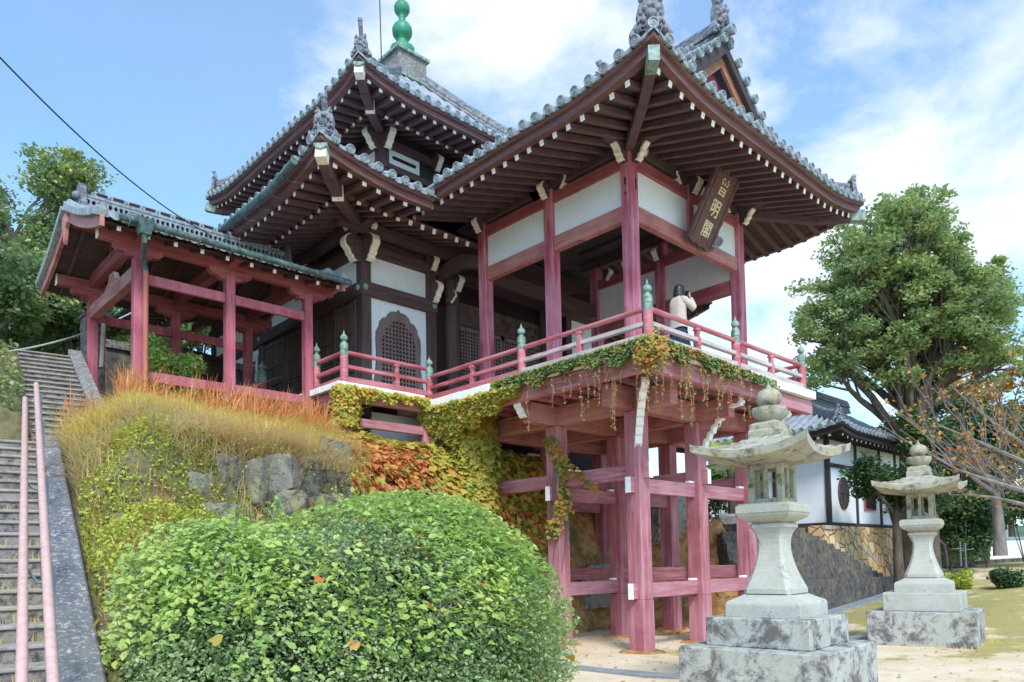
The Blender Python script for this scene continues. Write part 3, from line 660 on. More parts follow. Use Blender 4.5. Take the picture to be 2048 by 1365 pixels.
# front bay with the bell window
def hp(x0, y0, x1, y1, z0, z1, n='white_panel', mat='plaster'): m = MB(); m.box(min(x0, x1), min(y0, y1), z0, max(x0, x1), max(y0, y1), z1); return m.build(n, mat, hl)
hp(HX0+.13, HY0-.02, -.47, HY0+.04, 8.53, 9.22); wp = hp(HX0+.13, HY0-.02, -.47, HY0+.04, 6.0, 8.22)
hb('nageshi_beam', 'dark_beam', (HX0-.17, HY0-.03, 8.375), (-.2, HY0-.03, 8.375), .3, .31)
hb('head_beam', 'dark_beam', (HX0-.3, HY0, 9.36), (HX1+.3, HY0, 9.36), .24, .28); hb('sill_beam', 'dark_beam', (HX0-.16, HY0-.02, 5.9), (-.2, HY0-.02, 5.9), .28, .2)
kx, kz = -1.34, 6.02
KO = [(0, 2.06), (.05, 1.99), (.2, 1.98), (.3, 1.9), (.35, 1.8), (.46, 1.77), (.55, 1.66), (.57, 1.54), (.6, 1.5), (.65, 1.4), (.66, 1.2), (.645, .9), (.66, .6), (.7, .3), (.77, 0)]
def outl(sc, dy=0): return [(x*sc, y*sc+dy) for x, y in KO][::-1]
def sym(o): return [( x, y) for x, y in o]+[(-x, y) for x, y in o[::-1] if x > 0]
outer = sym(outl(1)); inner = sym([(x*.77, y*.88) for x, y in KO][::-1]); N = len(outer); m = MB()
for yy, mi in ((HY0-.075, 0),):
    vs = [(kx+x, yy, kz+z) for x, z in outer]+[(kx+x, yy, kz+z) for x, z in inner]
    m.add(vs, [[i, i+1, N+i+1, N+i] for i in range(N-1)])
    vs = [(kx+x, yy, kz+z) for x, z in outer]+[(kx+x, HY0-.02, kz+z) for x, z in outer]; m.add(vs, [[i, N+i, N+i+1, i+1] for i in range(N-1)])
    vs = [(kx+x, yy, kz+z) for x, z in inner]+[(kx+x, HY0+.05, kz+z) for x, z in inner]; m.add(vs, [[i, i+1, N+i+1, N+i] for i in range(N-1)])
kw = m.build('bell_window_frame', 'lattice_wood', hl)
m = MB(); m.prism(inner, (kx, HY0-.028, kz), (1, 0, 0), (0, 0, 1), .01); m.build('window_back', 'shade_wood', kw)
def halfw(z):
    zs = [b*.88 for a, b in KO][::-1]; xs = [a*.77 for a, b in KO][::-1]; return it(z, zs, xs)
m = MB()
for x in np.arange(-.5, .51, .1):
    zt_ = max([z for z in np.arange(0, 1.81, .02) if halfw(z) > abs(x)] or [0]); m.box(kx+x-.019, HY0-.06, kz, kx+x+.019, HY0-.04, kz+zt_)
for z in np.arange(.06, 1.78, .1): h = halfw(z); m.box(kx-h, HY0-.066, kz+z-.018, kx+h, HY0-.046, kz+z+.018)
m.build('lattice', 'lattice_wood', kw)
# recessed front with lattice doors
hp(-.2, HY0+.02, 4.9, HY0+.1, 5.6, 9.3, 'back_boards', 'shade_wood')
for i, x in enumerate((.56, 1.38, 2.2, 3.02)):
    m = MB(); m.box(x, HY0-.02, 5.75, x+.78, HY0+.02, 6.7); fr = m.build('door', 'dark_beam', hl); m = MB()
    for xx in np.arange(x+.05, x+.75, .095): m.box(xx-.018, HY0-.05, 6.72, xx+.018, HY0-.03, 8.02)
    for z in np.arange(6.77, 8.0, .095): m.box(x+.02, HY0-.045, z-.018, x+.76, HY0-.025, z+.018)
    m.box(x, HY0-.06, 6.64, x+.78, HY0-.0, 6.72); m.box(x, HY0-.06, 8.0, x+.78, HY0, 8.1); m.box(x, HY0-.06, 5.7, x+.05, HY0, 8.1); m.box(x+.73, HY0-.06, 5.7, x+.78, HY0, 8.1)
    m.build('lattice', 'lattice_wood', fr)
hb('door_lintel', 'dark_beam', (.5, HY0-.05, 8.17), (3.8, HY0-.05, 8.17), .16, .14)
# carved transom: scrolls
m = MB()
for i in range(26):
    cx = .7+3.0*(i+.5)/26; cz = 8.46+.14*math.sin(i*2.1); r0 = .06+.05*random.random()
    pts = [(cx+r0*(1-t/9)*math.cos(t*1.1+i), HY0-.07, cz+r0*(1-t/9)*math.sin(t*1.1+i)) for t in np.linspace(0, 7, 14)]; m.tube(pts, .02, 5)
m.box(.55, HY0-.04, 8.24, 3.82, HY0-.01, 8.74, 0); m.build('carved_transom', 'panel_wood', hl)
# left wall
ya = HY0+.13
for a, b in ((ya, 8.28), (8.52, 11.33), (11.57, 12.18), (12.42, HY1-.12)): hp(HX0-.03, a, HX0+.03, b, 8.53, 9.22)
hb('nageshi_beam', 'dark_beam', (HX0-.03, HY0-.14, 8.372), (HX0-.03, HY1, 8.372), .3, .306)
hb('head_beam', 'dark_beam', (HX0, HY0-.3, 9.362), (HX0, HY1+.3, 9.362), .242, .282)
hb('sill_beam', 'dark_beam', (HX0-.02, HY0-.14, 5.902), (HX0-.02, HY1, 5.902), .28, .2)
hp(HX0-.02, 11.57, HX0+.02, 12.18, 6.0, 8.2); hp(HX0-.02, 12.42, HX0+.02, HY1-.12, 6.0, 8.2)
def board_door(y0, y1, z0=6.0, z1=8.15, x=HX0-.04):
    m = MB(); m.box(x, y0, z0, x+.05, y1, z1); d = m.build('sliding_door', 'panel_wood', hl); m = MB(); n = max(3, int((y1-y0)/.11))
    for i in range(n+1): yy = lerp(y0, y1, i/n); m.box(x-.018, yy-.012, z0, x-.001, yy+.012, z1)
    for z in (z0+.03, z0+.35, z0+.46, z0+.8, z0+.9, z1-.75, z1-.12): m.box(x-.045, y0, z-.018, x-.019, y1, z+.018)
    for yy in (y0+.03, y1-.03): m.box(x-.05, yy-.035, z0, x-.0195, yy+.035, z1)
    m.build('door_battens', 'panel_wood', d)
board_door(8.56, 9.9); board_door(9.95, 11.28, x=HX0-.09); board_door(6.32, 7.3, x=HX0-.09); board_door(7.34, 8.24)
hp(HX0+.03, HY0+.05, HX1-.03, HY0+.12, 4.6, 5.9, 'underfloor_boards', 'shade_wood')
# remaining outer walls (right and back)
hp(HX1-.06, HY0+.13, HX1, HY1, 5.9, 9.3); hp(HX0, HY1-.06, HX1, HY1, 5.9, 9.3); hp(HX0+.05, HY0+.15, HX0+.1, HY1-.1, 5.0, 5.9, 'underfloor_boards', 'shade_wood'); hp(4.9, HY0-.02, HX1-.1, HY0+.04, 5.9, 9.22)
# metal studs on the beams
m = MB()
for p, n in (((HX0-.06, HY0-.19, 8.38), (0, -1, 0)), ((-.3, HY0-.19, 8.38), (0, -1, 0)), ((HX0-.19, HY0-.04, 8.38), (-1, 0, 0)), ((HX0-.19, 8.4, 8.38), (-1, 0, 0)), ((HX0-.19, 11.4, 8.38), (-1, 0, 0))):
    m = MB(); v = Vector(n); m.tube([Vector(p)+v*.0, Vector(p)+v*.02, Vector(p)+v*.05], [.085, .075, .02], 6); m.build('nail_cover', 'verdigris', hl, 2)
# floor/veranda of the hall
m = MB(); m.box(-3.62, 5.06, 5.60, -1.4, HY0-.1, 5.74); m.box(-3.62, HY0-.1, 5.60, HX0-.16, HY1+1, 5.74); m.box(-1.4, 5.06, 5.45, 5, HY0-.05, 5.59); m.build('veranda_floor', 'weathered', hl)
m = MB()
for k in range(12): x0 = -3.7+k*.19; m.box(x0, 4.95+random.uniform(-.01, .01), 5.605, x0+.185, 5.055, 5.735)
for k in range(50): y0 = 4.96+k*.19; m.box(-3.72+random.uniform(-.01, .01), y0, 5.605, -3.625, y0+.185, 5.735)
m.build('veranda_edge', 'white_paint', hl)
for p, q in (((-3.5, 5.08, 5.47), (-1.3, 5.08, 5.47)), ((-3.5, 5.1, 5.471), (-3.5, HY1+.8, 5.471))): hb('edge_beam', 'red_lower_beam', p, q, .15, .24)
for x, y in ((-3.44, 5.12), (-1.28, 5.12), (-3.44, 7.5), (-3.44, 9.9), (-3.44, 12.2)): m = MB(); m.tube([(x, y, 4.1), (x, y, 5.36)], .125, 18); m.build('veranda_post', 'red_lower', hl, 2)
hb('tie_rail', 'red_lower_beam', (-3.34, 5.12, 4.92), (-1.38, 5.12, 4.92), .1, .2); hb('tie_rail', 'red_lower_beam', (-3.44, 5.2, 4.92), (-3.44, 7.4, 4.92), .1, .2)
hp(-2.2, 6.0, .3, 6.08, 4.7, 5.42, 'foundation_wall', 'plaster'); hp(.9, 5.3, 1.75, 5.38, 4.1, 4.72, 'foundation_wall', 'plaster'); hp(2.3, 5.3, 2.9, 5.38, 3.9, 4.75, 'foundation_wall', 'plaster')
for x, y in ((-3.5, 5.06), (-3.5, 6.24)): railing_post(hl, x, y, 5.7, .92)
railing_post(hl, -3.5, 9.0, 5.7, 1.1, r=.12)
railing(hl, (-3.5, 5.05), (-1.33, 5.05), 5.75, (.62,), zt=.65, zm=.34); railing(hl, (-3.5, 5.15), (-3.5, 6.24), 5.752, (), zt=.65, zm=.34)
railing(hl, (-3.5, 9.2), (-3.5, 14.5), 5.3, (.2, .4, .6, .8), zt=.65, zm=.34)
# brackets at the hall corners
def corner_set(x, y, z, sc=1.0, dirs=((-1, 0, 0), (0, -1, 0)), parent=hl):
    for dx in dirs:
        nose(parent, (x+dx[0]*.1, y+dx[1]*.1, z), dx, 1.15*sc, w=.17); nose(parent, (x+dx[0]*.2, y+dx[1]*.2, z+.42), dx, .75*sc)
corner_set(HX0, HY0, 9.35, 1.2); nose(hl, (-.34, HY0-.1, 9.5), (0, -1, 0), .8); nose(hl, (-.34, HY0-.12, 8.75), (0, -1, 0), 1.15); nose(hl, (.0, HY0-.3, 8.72), (1, 0, 0), .8)
for x in (.33, 3.87): nose(hl, (x, HY0-.25, 9.1), (0, -1, 0), .9)
for y in (8.4, 11.45): nose(hl, (HX0-.1, y, 9.4), (-1, 0, 0), 1.0)
for k, (p, q) in enumerate((((HX0-.9, HY0-.35, 9.72), (HX1+.9, HY0-.35, 9.72)), ((HX0-.35, HY0-.9, 9.724), (HX0-.35, HY1+.9, 9.724)))): hb('eave_purlin', 'dark_beam', p, q, .2, .24)
hp(HX0+.05, HY0+.05, HX1-.05, HY1-.05, 9.5, 10.6, 'upper_wall_boards', 'dark_beam')
hp(HX0-.8, HY0-.8, HX0+.05, HY1, 10.03, 10.06, 'eave_ceiling', 'black_wood')
# lower roof
s_ = 7.0
def flo(d): return d*.38+.035*d*d
rfl = Roof(HCX-s_, HCX+s_, HCY-s_, HCY+s_, 9.74, .36, 2.2, flo, lambda k, u: max(.02, min(u, 2*s_-u, 4.5)))
rfl.ds = lambda k, u: max(0, min(u-2.7, 11.3-u)) if k == 0 else 0.0
rfl.cl = {0: (0, 2.75)}
def hall_roof(rf, parent, name, sides=(0, 1, 3), inner=1.08, wall=2.75, cutx=None):
    t_ = MB(); es = []
    for k in sides: e_ = MB(); tile_side(rf, k, t_, e_, True); es.append(e_)
    o = t_.build(name, ['roof_tile'], parent, 2)
    for e_ in es: e_.build('eave_tile_ends', 'tile_disc', o, 2)
    for k in sides:
        f_ = MB(); fascia(rf, f_, k); f_.build('fascia', 'fascia_wood', o)
        s2 = MB(); soffit(rf, s2, k, .12, inner+.08, -.23, -.08); s2.build('soffit', 'eave_wood', o); s2 = MB(); soffit(rf, s2, k, inner-.02, wall, -.13, .45, umax=cutx if k == 0 else None); s2.build('soffit', 'eave_wood', o)
    for k in sides:      # beam the flying rafters rest on
        W = rf.width(k); b_ = MB(); us = np.linspace(inner-.03, (cutx if cutx and k == 0 else W-inner+.03), 20)
        b_.grid([[rf.S(k, u, inner+.06, -.13) for u in us], [rf.S(k, u, inner-.06, -.13) for u in us], [rf.S(k, u, inner-.06, -.2) for u in us], [rf.S(k, u, inner+.06, -.2) for u in us]], 0, k in (1, 2)); b_.build('kioi_board', 'fascia_wood', o)
    return o
LR = hall_roof(rfl, hl, 'lower_roof', cutx=5.2)
for k, lim, lim2 in ((0, (0, 3.2), (0, 5.8)), (1, (0, 6), (0, 6)), (3, (-1, -1), (-1, -1))):
    rafters(rfl, k, hl, 'flying_rafter', .24, 1.15, -.30, -.16, .335, .1, .1, ['rafter_wood', 'white_paint'], lim=lim)
    rafters(rfl, k, hl, 'base_rafter', .98, 2.75, -.25, .36, .335, .1, .11, ['rafter_wood', 'cream_paint'], lim=lim2, umax=4.8 if k == 0 else None)
hip_rafter(rfl, LR, (-1, -1), 1.2, -.40, -.18, wht=True, w=.2)
def inner_hip(rf, parent, cn, a, b, z0, z1):
    x0, x1, y0, y1 = rf.r; sx, sy = cn; cx = x0 if sx < 0 else x1; cy = y0 if sy < 0 else y1
    p = Vector((cx-sx*a, cy-sy*a, rf.ze+z0)); q = Vector((cx-sx*b, cy-sy*b, rf.ze+z1)); m = MB(); m.beam(p, q, .22, .3); o = m.build('hip_rafter', 'rafter_wood', parent)
    d = (q-p).normalized(); m = MB(); m.beam(p-d*.012, p+d*.05, .234, .314); m.build('painted_end', 'cream_paint', o)
inner_hip(rfl, LR, (-1, -1), .92, 2.8, -.22, .2)
hip_ridge(rfl, LR, (-1, -1), .3, 4.3, orn=.74, tl=.62); hip_ridge(rfl, LR, (-1, 1), .3, 4.3, orn=.6); hip_ridge(rfl, LR, (1, -1), .3, 4.3, orn=.6)
# copper gutter on the left eave
m = MB(); gp = [rfl.P(1, u, -.13, -.12) for u in np.linspace(.75, 13, 22)]; m.tube(gp, .075, 10); g_ = m.build('gutter', 'gutter_copper', hl, 2)
for u in np.arange(1.1, 9, .65): m = MB(); p = rfl.P(1, u, -.13, -.2); m.tube([p+Vector((0, 0, .05)), p+Vector((.02, 0, -.07)), p+Vector((.12, 0, -.09)), p+Vector((.36, 0, -.02))], .011, 5); m.build('gutter_hook', 'gutter_copper', g_)
# upper storey
us_ = 2.65
x0, x1, y0, y1 = HCX-us_, HCX+us_, HCY-us_, HCY+us_
hp(x0+.1, y0+.1, x1-.1, y1-.1, 11.2, 14.3, 'upper_wall', 'black_wood')
for x, y in ((x0, y0), (x1, y0), (x0, y1)): m = MB(); m.post(x, y, 11.2, 14.2, .28); m.build('post', 'dark_wood', hl)
w_ = hp(x0+.18, y0-.03, x0+1.25, y0+.08, 12.85, 13.3, 'slotted_panel')
m = MB()
o_ = [(-.36+.05*math.cos(t), .05*math.sin(t)) for t in np.linspace(math.pi/2, 3*math.pi/2, 8)]+[(.36+.05*math.cos(t), .05*math.sin(t)) for t in np.linspace(-math.pi/2, math.pi/2, 8)]
m.prism(o_, (x0+.72, y0-.034, 13.1), (1, 0, 0), (0, 0, 1), .012); m.build('slot', 'shade_wood', w_)
hp(x0-.03, y0+.18, x0+.08, y0+1.2, 12.85, 13.3, 'slotted_panel')
hb('waist_beam', 'dark_beam', (x0-.2, y0-.02, 12.75), (x1+.2, y0-.02, 12.75), .2, .2); hb('waist_beam', 'dark_beam', (x0-.02, y0-.2, 12.752), (x0-.02, y1+.2, 12.752), .2, .2)
hb('waist_beam', 'dark_beam', (x0-.2, y0-.02, 13.42), (x1+.2, y0-.02, 13.42), .22, .22); hb('waist_beam', 'dark_beam', (x0-.02, y0-.2, 13.422), (x0-.02, y1+.2, 13.422), .22, .22)
corner_set(x0, y0, 13.5, 1.2); nose(hl, (x0+1.75, y0-.1, 13.4), (0, -1, 0), 1.0); nose(hl, (x0-.1, y0+1.75, 13.4), (-1, 0, 0), 1.0)
hb('eave_purlin', 'dark_beam', (x0-.8, y0-.4, 13.95), (x1+.8, y0-.4, 13.95), .2, .22); hb('eave_purlin', 'dark_beam', (x0-.4, y0-.8, 13.954), (x0-.4, y1+.8, 13.954), .2, .22)
hp(x0-.9, y0-.9, x1+.9, y1+.9, 14.25, 14.3, 'eave_ceiling', 'black_wood')
s2_ = 4.65
def fup(d): return d*.70+.045*d*d
rfu = Roof(HCX-s2_, HCX+s2_, HCY-s2_, HCY+s2_, 13.68, .34, 2.0, fup, lambda k, u: max(.02, min(u, 2*s2_-u)))
UR = hall_roof(rfu, hl, 'upper_roof', wall=2.4)
for k, lim in ((0, (0, 7)), (1, (0, 9.3)), (3, (-1, -1))):
    rafters(rfu, k, hl, 'flying_rafter', .24, 1.15, -.30, -.16, .335, .1, .1, ['rafter_wood', 'white_paint'], lim=lim)
    rafters(rfu, k, hl, 'base_rafter', .98, 2.3, -.25, .3, .335, .1, .11, ['rafter_wood', 'cream_paint'], lim=(0, 5.5) if k == 0 else (0, 5) if k == 1 else lim)
hip_rafter(rfu, UR, (-1, -1), 1.2, -.40, -.18, wht=True, w=.2); inner_hip(rfu, UR, (-1, -1), .92, 2.6, -.22, .2); hip_rafter(rfu, UR, (-1, 1), 1.2, -.40, -.18)
hip_ridge(rfu, UR, (-1, -1), .3, 4.2, orn=.62, tl=.9); hip_ridge(rfu, UR, (-1, 1), .3, 4.2, orn=.55); hip_ridge(rfu, UR, (1, -1), .3, 4.2, orn=.6, w=.22, h=.3)
# finial
b_ = .55; zb = 17.38
m = MB(); m.box(HCX-b_, HCY-b_, zb-.4, HCX+b_, HCY+b_, zb+.85); fb = m.build('finial_base', 'curb_stone', UR)
m = MB(); m.box(HCX-b_-.09, HCY-b_-.09, zb+.86, HCX+b_+.09, HCY+b_+.09, zb+.95); m.build('finial_trim', 'verdigris', UR); m = MB(); m.box(HCX-b_-.12, HCY-b_-.12, zb-.02, HCX+b_+.12, HCY+b_+.12, zb+.08)
m.build('finial_trim', 'verdigris', UR)
m = MB(); sph = lambda r, z, a=.25, b=2.9, n=9: [(r*math.sin(t), z-r*math.cos(t)) for t in np.linspace(a, b, n)]
zf = zb+.96
m.lathe([(.4, 0), (.32, .1), (.38, .22), (.4, .4), (.27, .44), (.17, .62)]+sph(.33, 1.0, .55, 2.75)+[(.12, 1.33), (.11, 1.42), (.12, 1.52)]+sph(.26, 1.78, .5, 2.8)+[(.05, 2.05), (.03, 2.1), (.005, 2.18)], (HCX, HCY, zf), 28, sq=lambda t: 1+.02*math.cos(14*t))
m.build('finial', 'green_bronze', UR, True)
for k in range(8):
    t = k*math.pi/4+.2; c_ = Vector((HCX+.4*math.cos(t), HCY+.4*math.sin(t), zf+.08)); d = Vector((math.cos(t), math.sin(t), 0)); m = MB()
    m.prism([(-.12, -.08), (-.15, .05), (-.06, .12), (0, .22), (.06, .12), (.15, .05), (.12, -.08)], c_, (-d.y, d.x, 0), Vector((d.x*.3, d.y*.3, 1)), .03); m.build('finial_petal', 'green_bronze', UR)
m = MB(); m.tube([(HCX-.75, HCY+.1, zb), (HCX-.8, HCY+.15, zb+4.5)], .018, 6); m.build('lightning_rod', 'cable', UR)

# ================================================================== ENTRANCE GALLERY
ga = thing('entrance_gallery', 'open red timber porch gallery with grey tiled gable roof beside the stone steps', 'gallery', (-5.5, 7.8, 4.6))
GXs = (-7.28, -5.5, -3.72); GY = (6.25, 9.35)
def gb(name, mat, p, q, w, h, bevel=.01, mats=None, end=None, end2=None): m = MB(); m.beam(p, q, w, h, 0, end, end2); return m.build(name, mats or mat, ga, 0, bevel)
def gz(x): return 4.35
for x in GXs:
    for y in GY: m = MB(); m.post(x, y, 4.2 if y < 8 else 4.4, 7.93, .19); m.build('post', 'red_post', ga, 0, .012)
for y in GY:
    gb('wall_plate', 'red_beam', (-8.0, y, 8.12), (-3.1, y, 8.12), .17, .24, mats=['red_beam', 'cream_paint'], end=1, end2=1)
    for x in GXs:
        m = MB(); m.prism([(-.45, .1), (-.44, .0), (-.36, -.06), (-.26, -.07), (-.2, -.13), (.2, -.13), (.26, -.07), (.36, -.06), (.44, 0), (.45, .1)], (x, y, 7.92), (1, 0, 0), (0, 0, 1), .17, 0, 0); m.build('boat_bracket', ['red_beam', 'cream_paint'], ga, 0, .008)
    for a, b in ((0, 1), (1, 2)):
        gb('upper_rail', 'red_post', (GXs[a]+.09, y, 7.42), (GXs[b]-.09, y, 7.42), .09, .2); gb('handrail_beam', 'red_post', (GXs[a]+.09, y, 5.52), (GXs[b]-.09, y, 5.52), .09, .2)
for x in GXs: gb('cross_beam', 'red_beam', (x, GY[0]-.5, 8.2+.02), (x, GY[1]+.5, 8.22), .18, .28)
gb('tie_beam', 'red_faded', (GXs[0], GY[0]+.0, 7.52), (GXs[0], GY[1], 7.52), .17, .28); gb('side_rail', 'red_post', (GXs[0], GY[0]+.09, 4.98), (GXs[0], GY[1]-.09, 4.98), .08, .16)
gb('side_rail', 'red_post', (GXs[2], GY[0]+.09, 5.52), (GXs[2], 7.3, 5.52), .08, .16)
m = MB(); c_ = Vector((GXs[0], 7.8, 7.66)); m.prism([(-.5, 0), (-.42, .09), (-.25, .13), (-.14, .3), (.14, .3), (.25, .13), (.42, .09), (.5, 0)], c_, (0, 1, 0), (0, 0, 1), .1, 0, 1); m.build('frog_leg_strut', ['red_faded', 'cream_paint'], ga)
for x in GXs:
    m = MB(); m.post(x, 7.8, 8.36, 9.0, .14); m.build('king_post', 'red_beam', ga)
    for y in (GY[0]+.12, GY[1]-.12): m = MB(); m.post(x+.3, y, 7.5, 8.05, .07); 
gb('ridge_beam', 'red_beam', (-8.06, 7.8, 8.86), (-3.25, 7.8, 8.86), .17, .24)
GX0, GX1, GE, GR = -8.14, -3.18, 8.13, 7.8
def gzr(y): d = abs(y-GR); t = 2.28-d; return GE+.26*t+.068*t*t       # roof surface height
ys = np.concatenate([np.linspace(GR-2.28, GR, 9), np.linspace(GR, GR+2.28, 9)[1:]])
def gvx(x): return .16*max(0, (abs(x-(GX0+GX1)/2)-1.9)/.85)**2*.6
gt = MB(); gxs = np.linspace(GX0, GX1, 18); gt.grid([[(x, y, gzr(y)+gvx(x)) for y in ys] for x in gxs], 0, False)
ge = MB()
nx = 17; xs = [GX0+.12+i*(GX1-GX0-.24)/nx for i in range(nx+1)]
# pantile waves (sangawara): curved ribs
for i, x in enumerate(xs):
    for sg in (-1, 1):
        pts = [(x, GR+sg*t, gzr(GR+sg*t)+gvx(x)+.02) for t in np.linspace(.1, 2.3, 8)]; gt.tube(pts, .06, 8)
    if i < nx:
        for sg in (-1, 1):
            a, b = x, xs[i+1]; ypos = GR+sg*2.3
            top = [(lerp(a, b, t), ypos, gzr(ypos)+gvx(x)+.09-.085*math.sin(math.pi*t)) for t in np.linspace(0, 1, 9)]; bot = [(p[0], p[1]-sg*.0, p[2]-.06) for p in top]; back = [(p[0], p[1]-sg*.3, p[2]+.02) for p in top]
            ge.grid([bot, top, back], 0, sg > 0)
gr = gt.build('roof_slope', 'roof_tile', ga, 2); ge.build('eave_tile_ends', 'roof_tile', gr, 2)
m = MB(); und = MB(); und.grid([[(x, y, gzr(y)+gvx(x)-.1) for y in ys] for x in (GX0+.06, *gxs[1:-1], GX1-.06)], 0, True); und.build('roof_boards', 'dark_beam', gr)
for x in np.arange(GX0+.35, GX1, .5):
    for sg in (-1, 1):
        m = MB(); pts = [Vector((x, GR+sg*t, gzr(GR+sg*t)+gvx(x)-.15)) for t in (.05, 1.1, 2.16)]
        m.beam(pts[0], pts[1], .07, .08); m.beam(pts[1], pts[2], .07, .08, 0, None, 1); m.build('rafter', ['rafter_wood', 'white_paint'], ga)
# barge boards at both gable ends
for xe, nm in ((GX0+.04, 'l'), (GX1-.04, 'r')):
    for sg in (-1, 1):
        tt = np.linspace(0, 2.3, 9); up = [(sg*t, gzr(GR+sg*t)-.03+gvx(xe)) for t in tt]; dn = [(sg*t, gzr(GR+sg*t)-(.30-.03*t)+gvx(xe)) for t in tt[::-1]]
        ou = up+dn; m = MB(); m.prism(ou if sg > 0 else ou[::-1], (xe, GR, 0), (0, 1, 0), (0, 0, 1), .07); m.build('barge_board', 'red_faded', gr)
    m = MB(); m.prism([(-.16, .1), (-.2, -.1), (-.1, -.2), (-.05, -.42), (0, -.5), (.05, -.42), (.1, -.2), (.2, -.1), (.16, .1)], (xe-.06 if nm == 'l' else xe+.06, GR, gzr(GR)-.25), (0, 1, 0), (0, 0, 1), .06, 0, 0); m.build('gable_pendant', ['red_faded', 'cream_paint'], gr)
    # verge tiles
    v = MB()
    for sg in (-1, 1):
        for t in np.arange(.1, 2.25, .17):
            p = Vector((xe+(-.03 if nm == 'l' else .03), GR+sg*t, gzr(GR+sg*t)+.04+gvx(xe))); q = Vector((p.x, GR+sg*(t+.17), gzr(GR+sg*(t+.17))+.01+gvx(xe))); v.beam(p, q, .2, .12)
        v.tube([(xe, GR+sg*t, gzr(GR+sg*t)+.1+gvx(xe)) for t in np.linspace(.05, 2.3, 9)], .07, 8)
    v.build('verge_tiles', 'gutter_copper' if 0 else 'roof_tile', gr, 2)
    p = Vector((xe+.5 if nm == 'l' else xe-.4, GR-2.34, gzr(GR-2.3)+.1)); v = MB(); disc(v, p, Vector((0, -1, 0)), .11, 0); v.tube([p, p+Vector((0, .3, .05))], .1, 12); v.build('round_tile', 'tile_disc', gr, 2)
# pierced ridge
rz = gzr(GR)+.02; m = MB(); rx0, rx1 = -7.84, -3.5
m.box(rx0, GR-.15, rz, rx1, GR+.15, rz+.1); m.box(rx0, GR-.115, rz+.3, rx1, GR+.115, rz+.345); m.box(rx0, GR-.02, rz+.1, rx1, GR+.02, rz+.3, 1)
nh = 42; hx = (rx1-rx0)/nh
for i in range(nh):
    c = rx0+(i+.5)*hx
    for yy, fl in ((GR-.1, False), (GR+.1, True)):
        vs = [(c-hx/2, yy, rz+.1), (c+hx/2, yy, rz+.1), (c+hx/2, yy, rz+.3), (c-hx/2, yy, rz+.3)]; n = 16
        sq = [];
        for j in range(n):
            t = 2*math.pi*j/n+math.pi/4; a, b = math.cos(t), math.sin(t); q = max(abs(a), abs(b)); sq.append((c+a/q*hx/2, yy, rz+.2+b/q*.1))
        ci = [(c+.036*math.cos(2*math.pi*j/n+math.pi/4), yy, rz+.2+.036*1.35*math.sin(2*math.pi*j/n+math.pi/4)) for j in range(n)]
        cb = [(p[0], GR, p[2]) for p in ci]
        m.add(sq+ci, [[j, (j+1) % n, n+(j+1) % n, n+j][::(-1 if fl else 1)] for j in range(n)]); m.add(ci+cb, [[j, (j+1) % n, n+(j+1) % n, n+j][::(-1 if fl else 1)] for j in range(n)], 0)
for i in range(13):
    c = rx0+.15+(i+.5)*(rx1-rx0-.3)/13; m.box(c-.14, GR-.1, rz+.347, c+.14, GR+.1, rz+.45, 0); m.box(c-.1, GR-.105, rz+.37, c+.1, GR-.101, rz+.43, 1)
m.build('pierced_ridge', ['tile_disc', 'shade_wood'], gr)
for x, sg in ((rx0, -1), (rx1, 1)):
    m = MB(); m.prism([(-.3, -.05), (-.26, .1), (-.18, .2), (-.16, .42), (-.06, .56), (.06, .56), (.16, .42), (.18, .2), (.26, .1), (.3, -.05)], (x+sg*.05, GR, rz), (0, 1, 0), (0, 0, 1), .12); m.lathe([(.1*math.sin(t), -.1*math.cos(t)) for t in np.linspace(.2, 2.9, 7)], (x+sg*.12, GR, rz+.3), 12)
    m.build('ridge_ornament', 'ridge_tile', gr, 2)
# gutter, hopper, downpipe
m = MB(); m.tube([(GX0+.28, GR-2.43, GE+.0), (GX1+.06, GR-2.43, GE-.03)], .062, 12); gg = m.build('gutter', 'gutter_copper', ga, 2)
for x in np.arange(-7.7, -3.2, .62): m = MB(); m.tube([(x, GR-2.49, GE+.03), (x, GR-2.49, GE-.09), (x, GR-2.43, GE-.13), (x, GR-2.37, GE-.09), (x, GR-2.2, GE+.03)], .01, 5); m.build('gutter_hook', 'gutter_copper', gg)
hx_ = -7.44; m = MB()
m.hexa([(hx_-.09, GR-2.52, GE-.22), (hx_+.09, GR-2.52, GE-.22), (hx_+.09, GR-2.34, GE-.22), (hx_-.09, GR-2.34, GE-.22), (hx_-.15, GR-2.56, GE+.06), (hx_+.15, GR-2.56, GE+.06), (hx_+.15, GR-2.3, GE+.06), (hx_-.15, GR-2.3, GE+.06)])
m.tube([(hx_, GR-2.43, GE-.2), (hx_, GR-2.43, GE-.32), (-7.26, 6.0, 7.72), (-7.19, 6.08, 7.5)], .052, 12); m.build('rain_hopper', 'gutter_copper', ga, 2)
m = MB(); m.tube([(-7.2, 6.06, 7.52), (-7.19, 6.08, 7.42), (-7.19, 6.09, 7.3), (-7.19, 6.09, 4.3)], .05, 12); m.build('downpipe', 'copper_pipe', ga, 2)

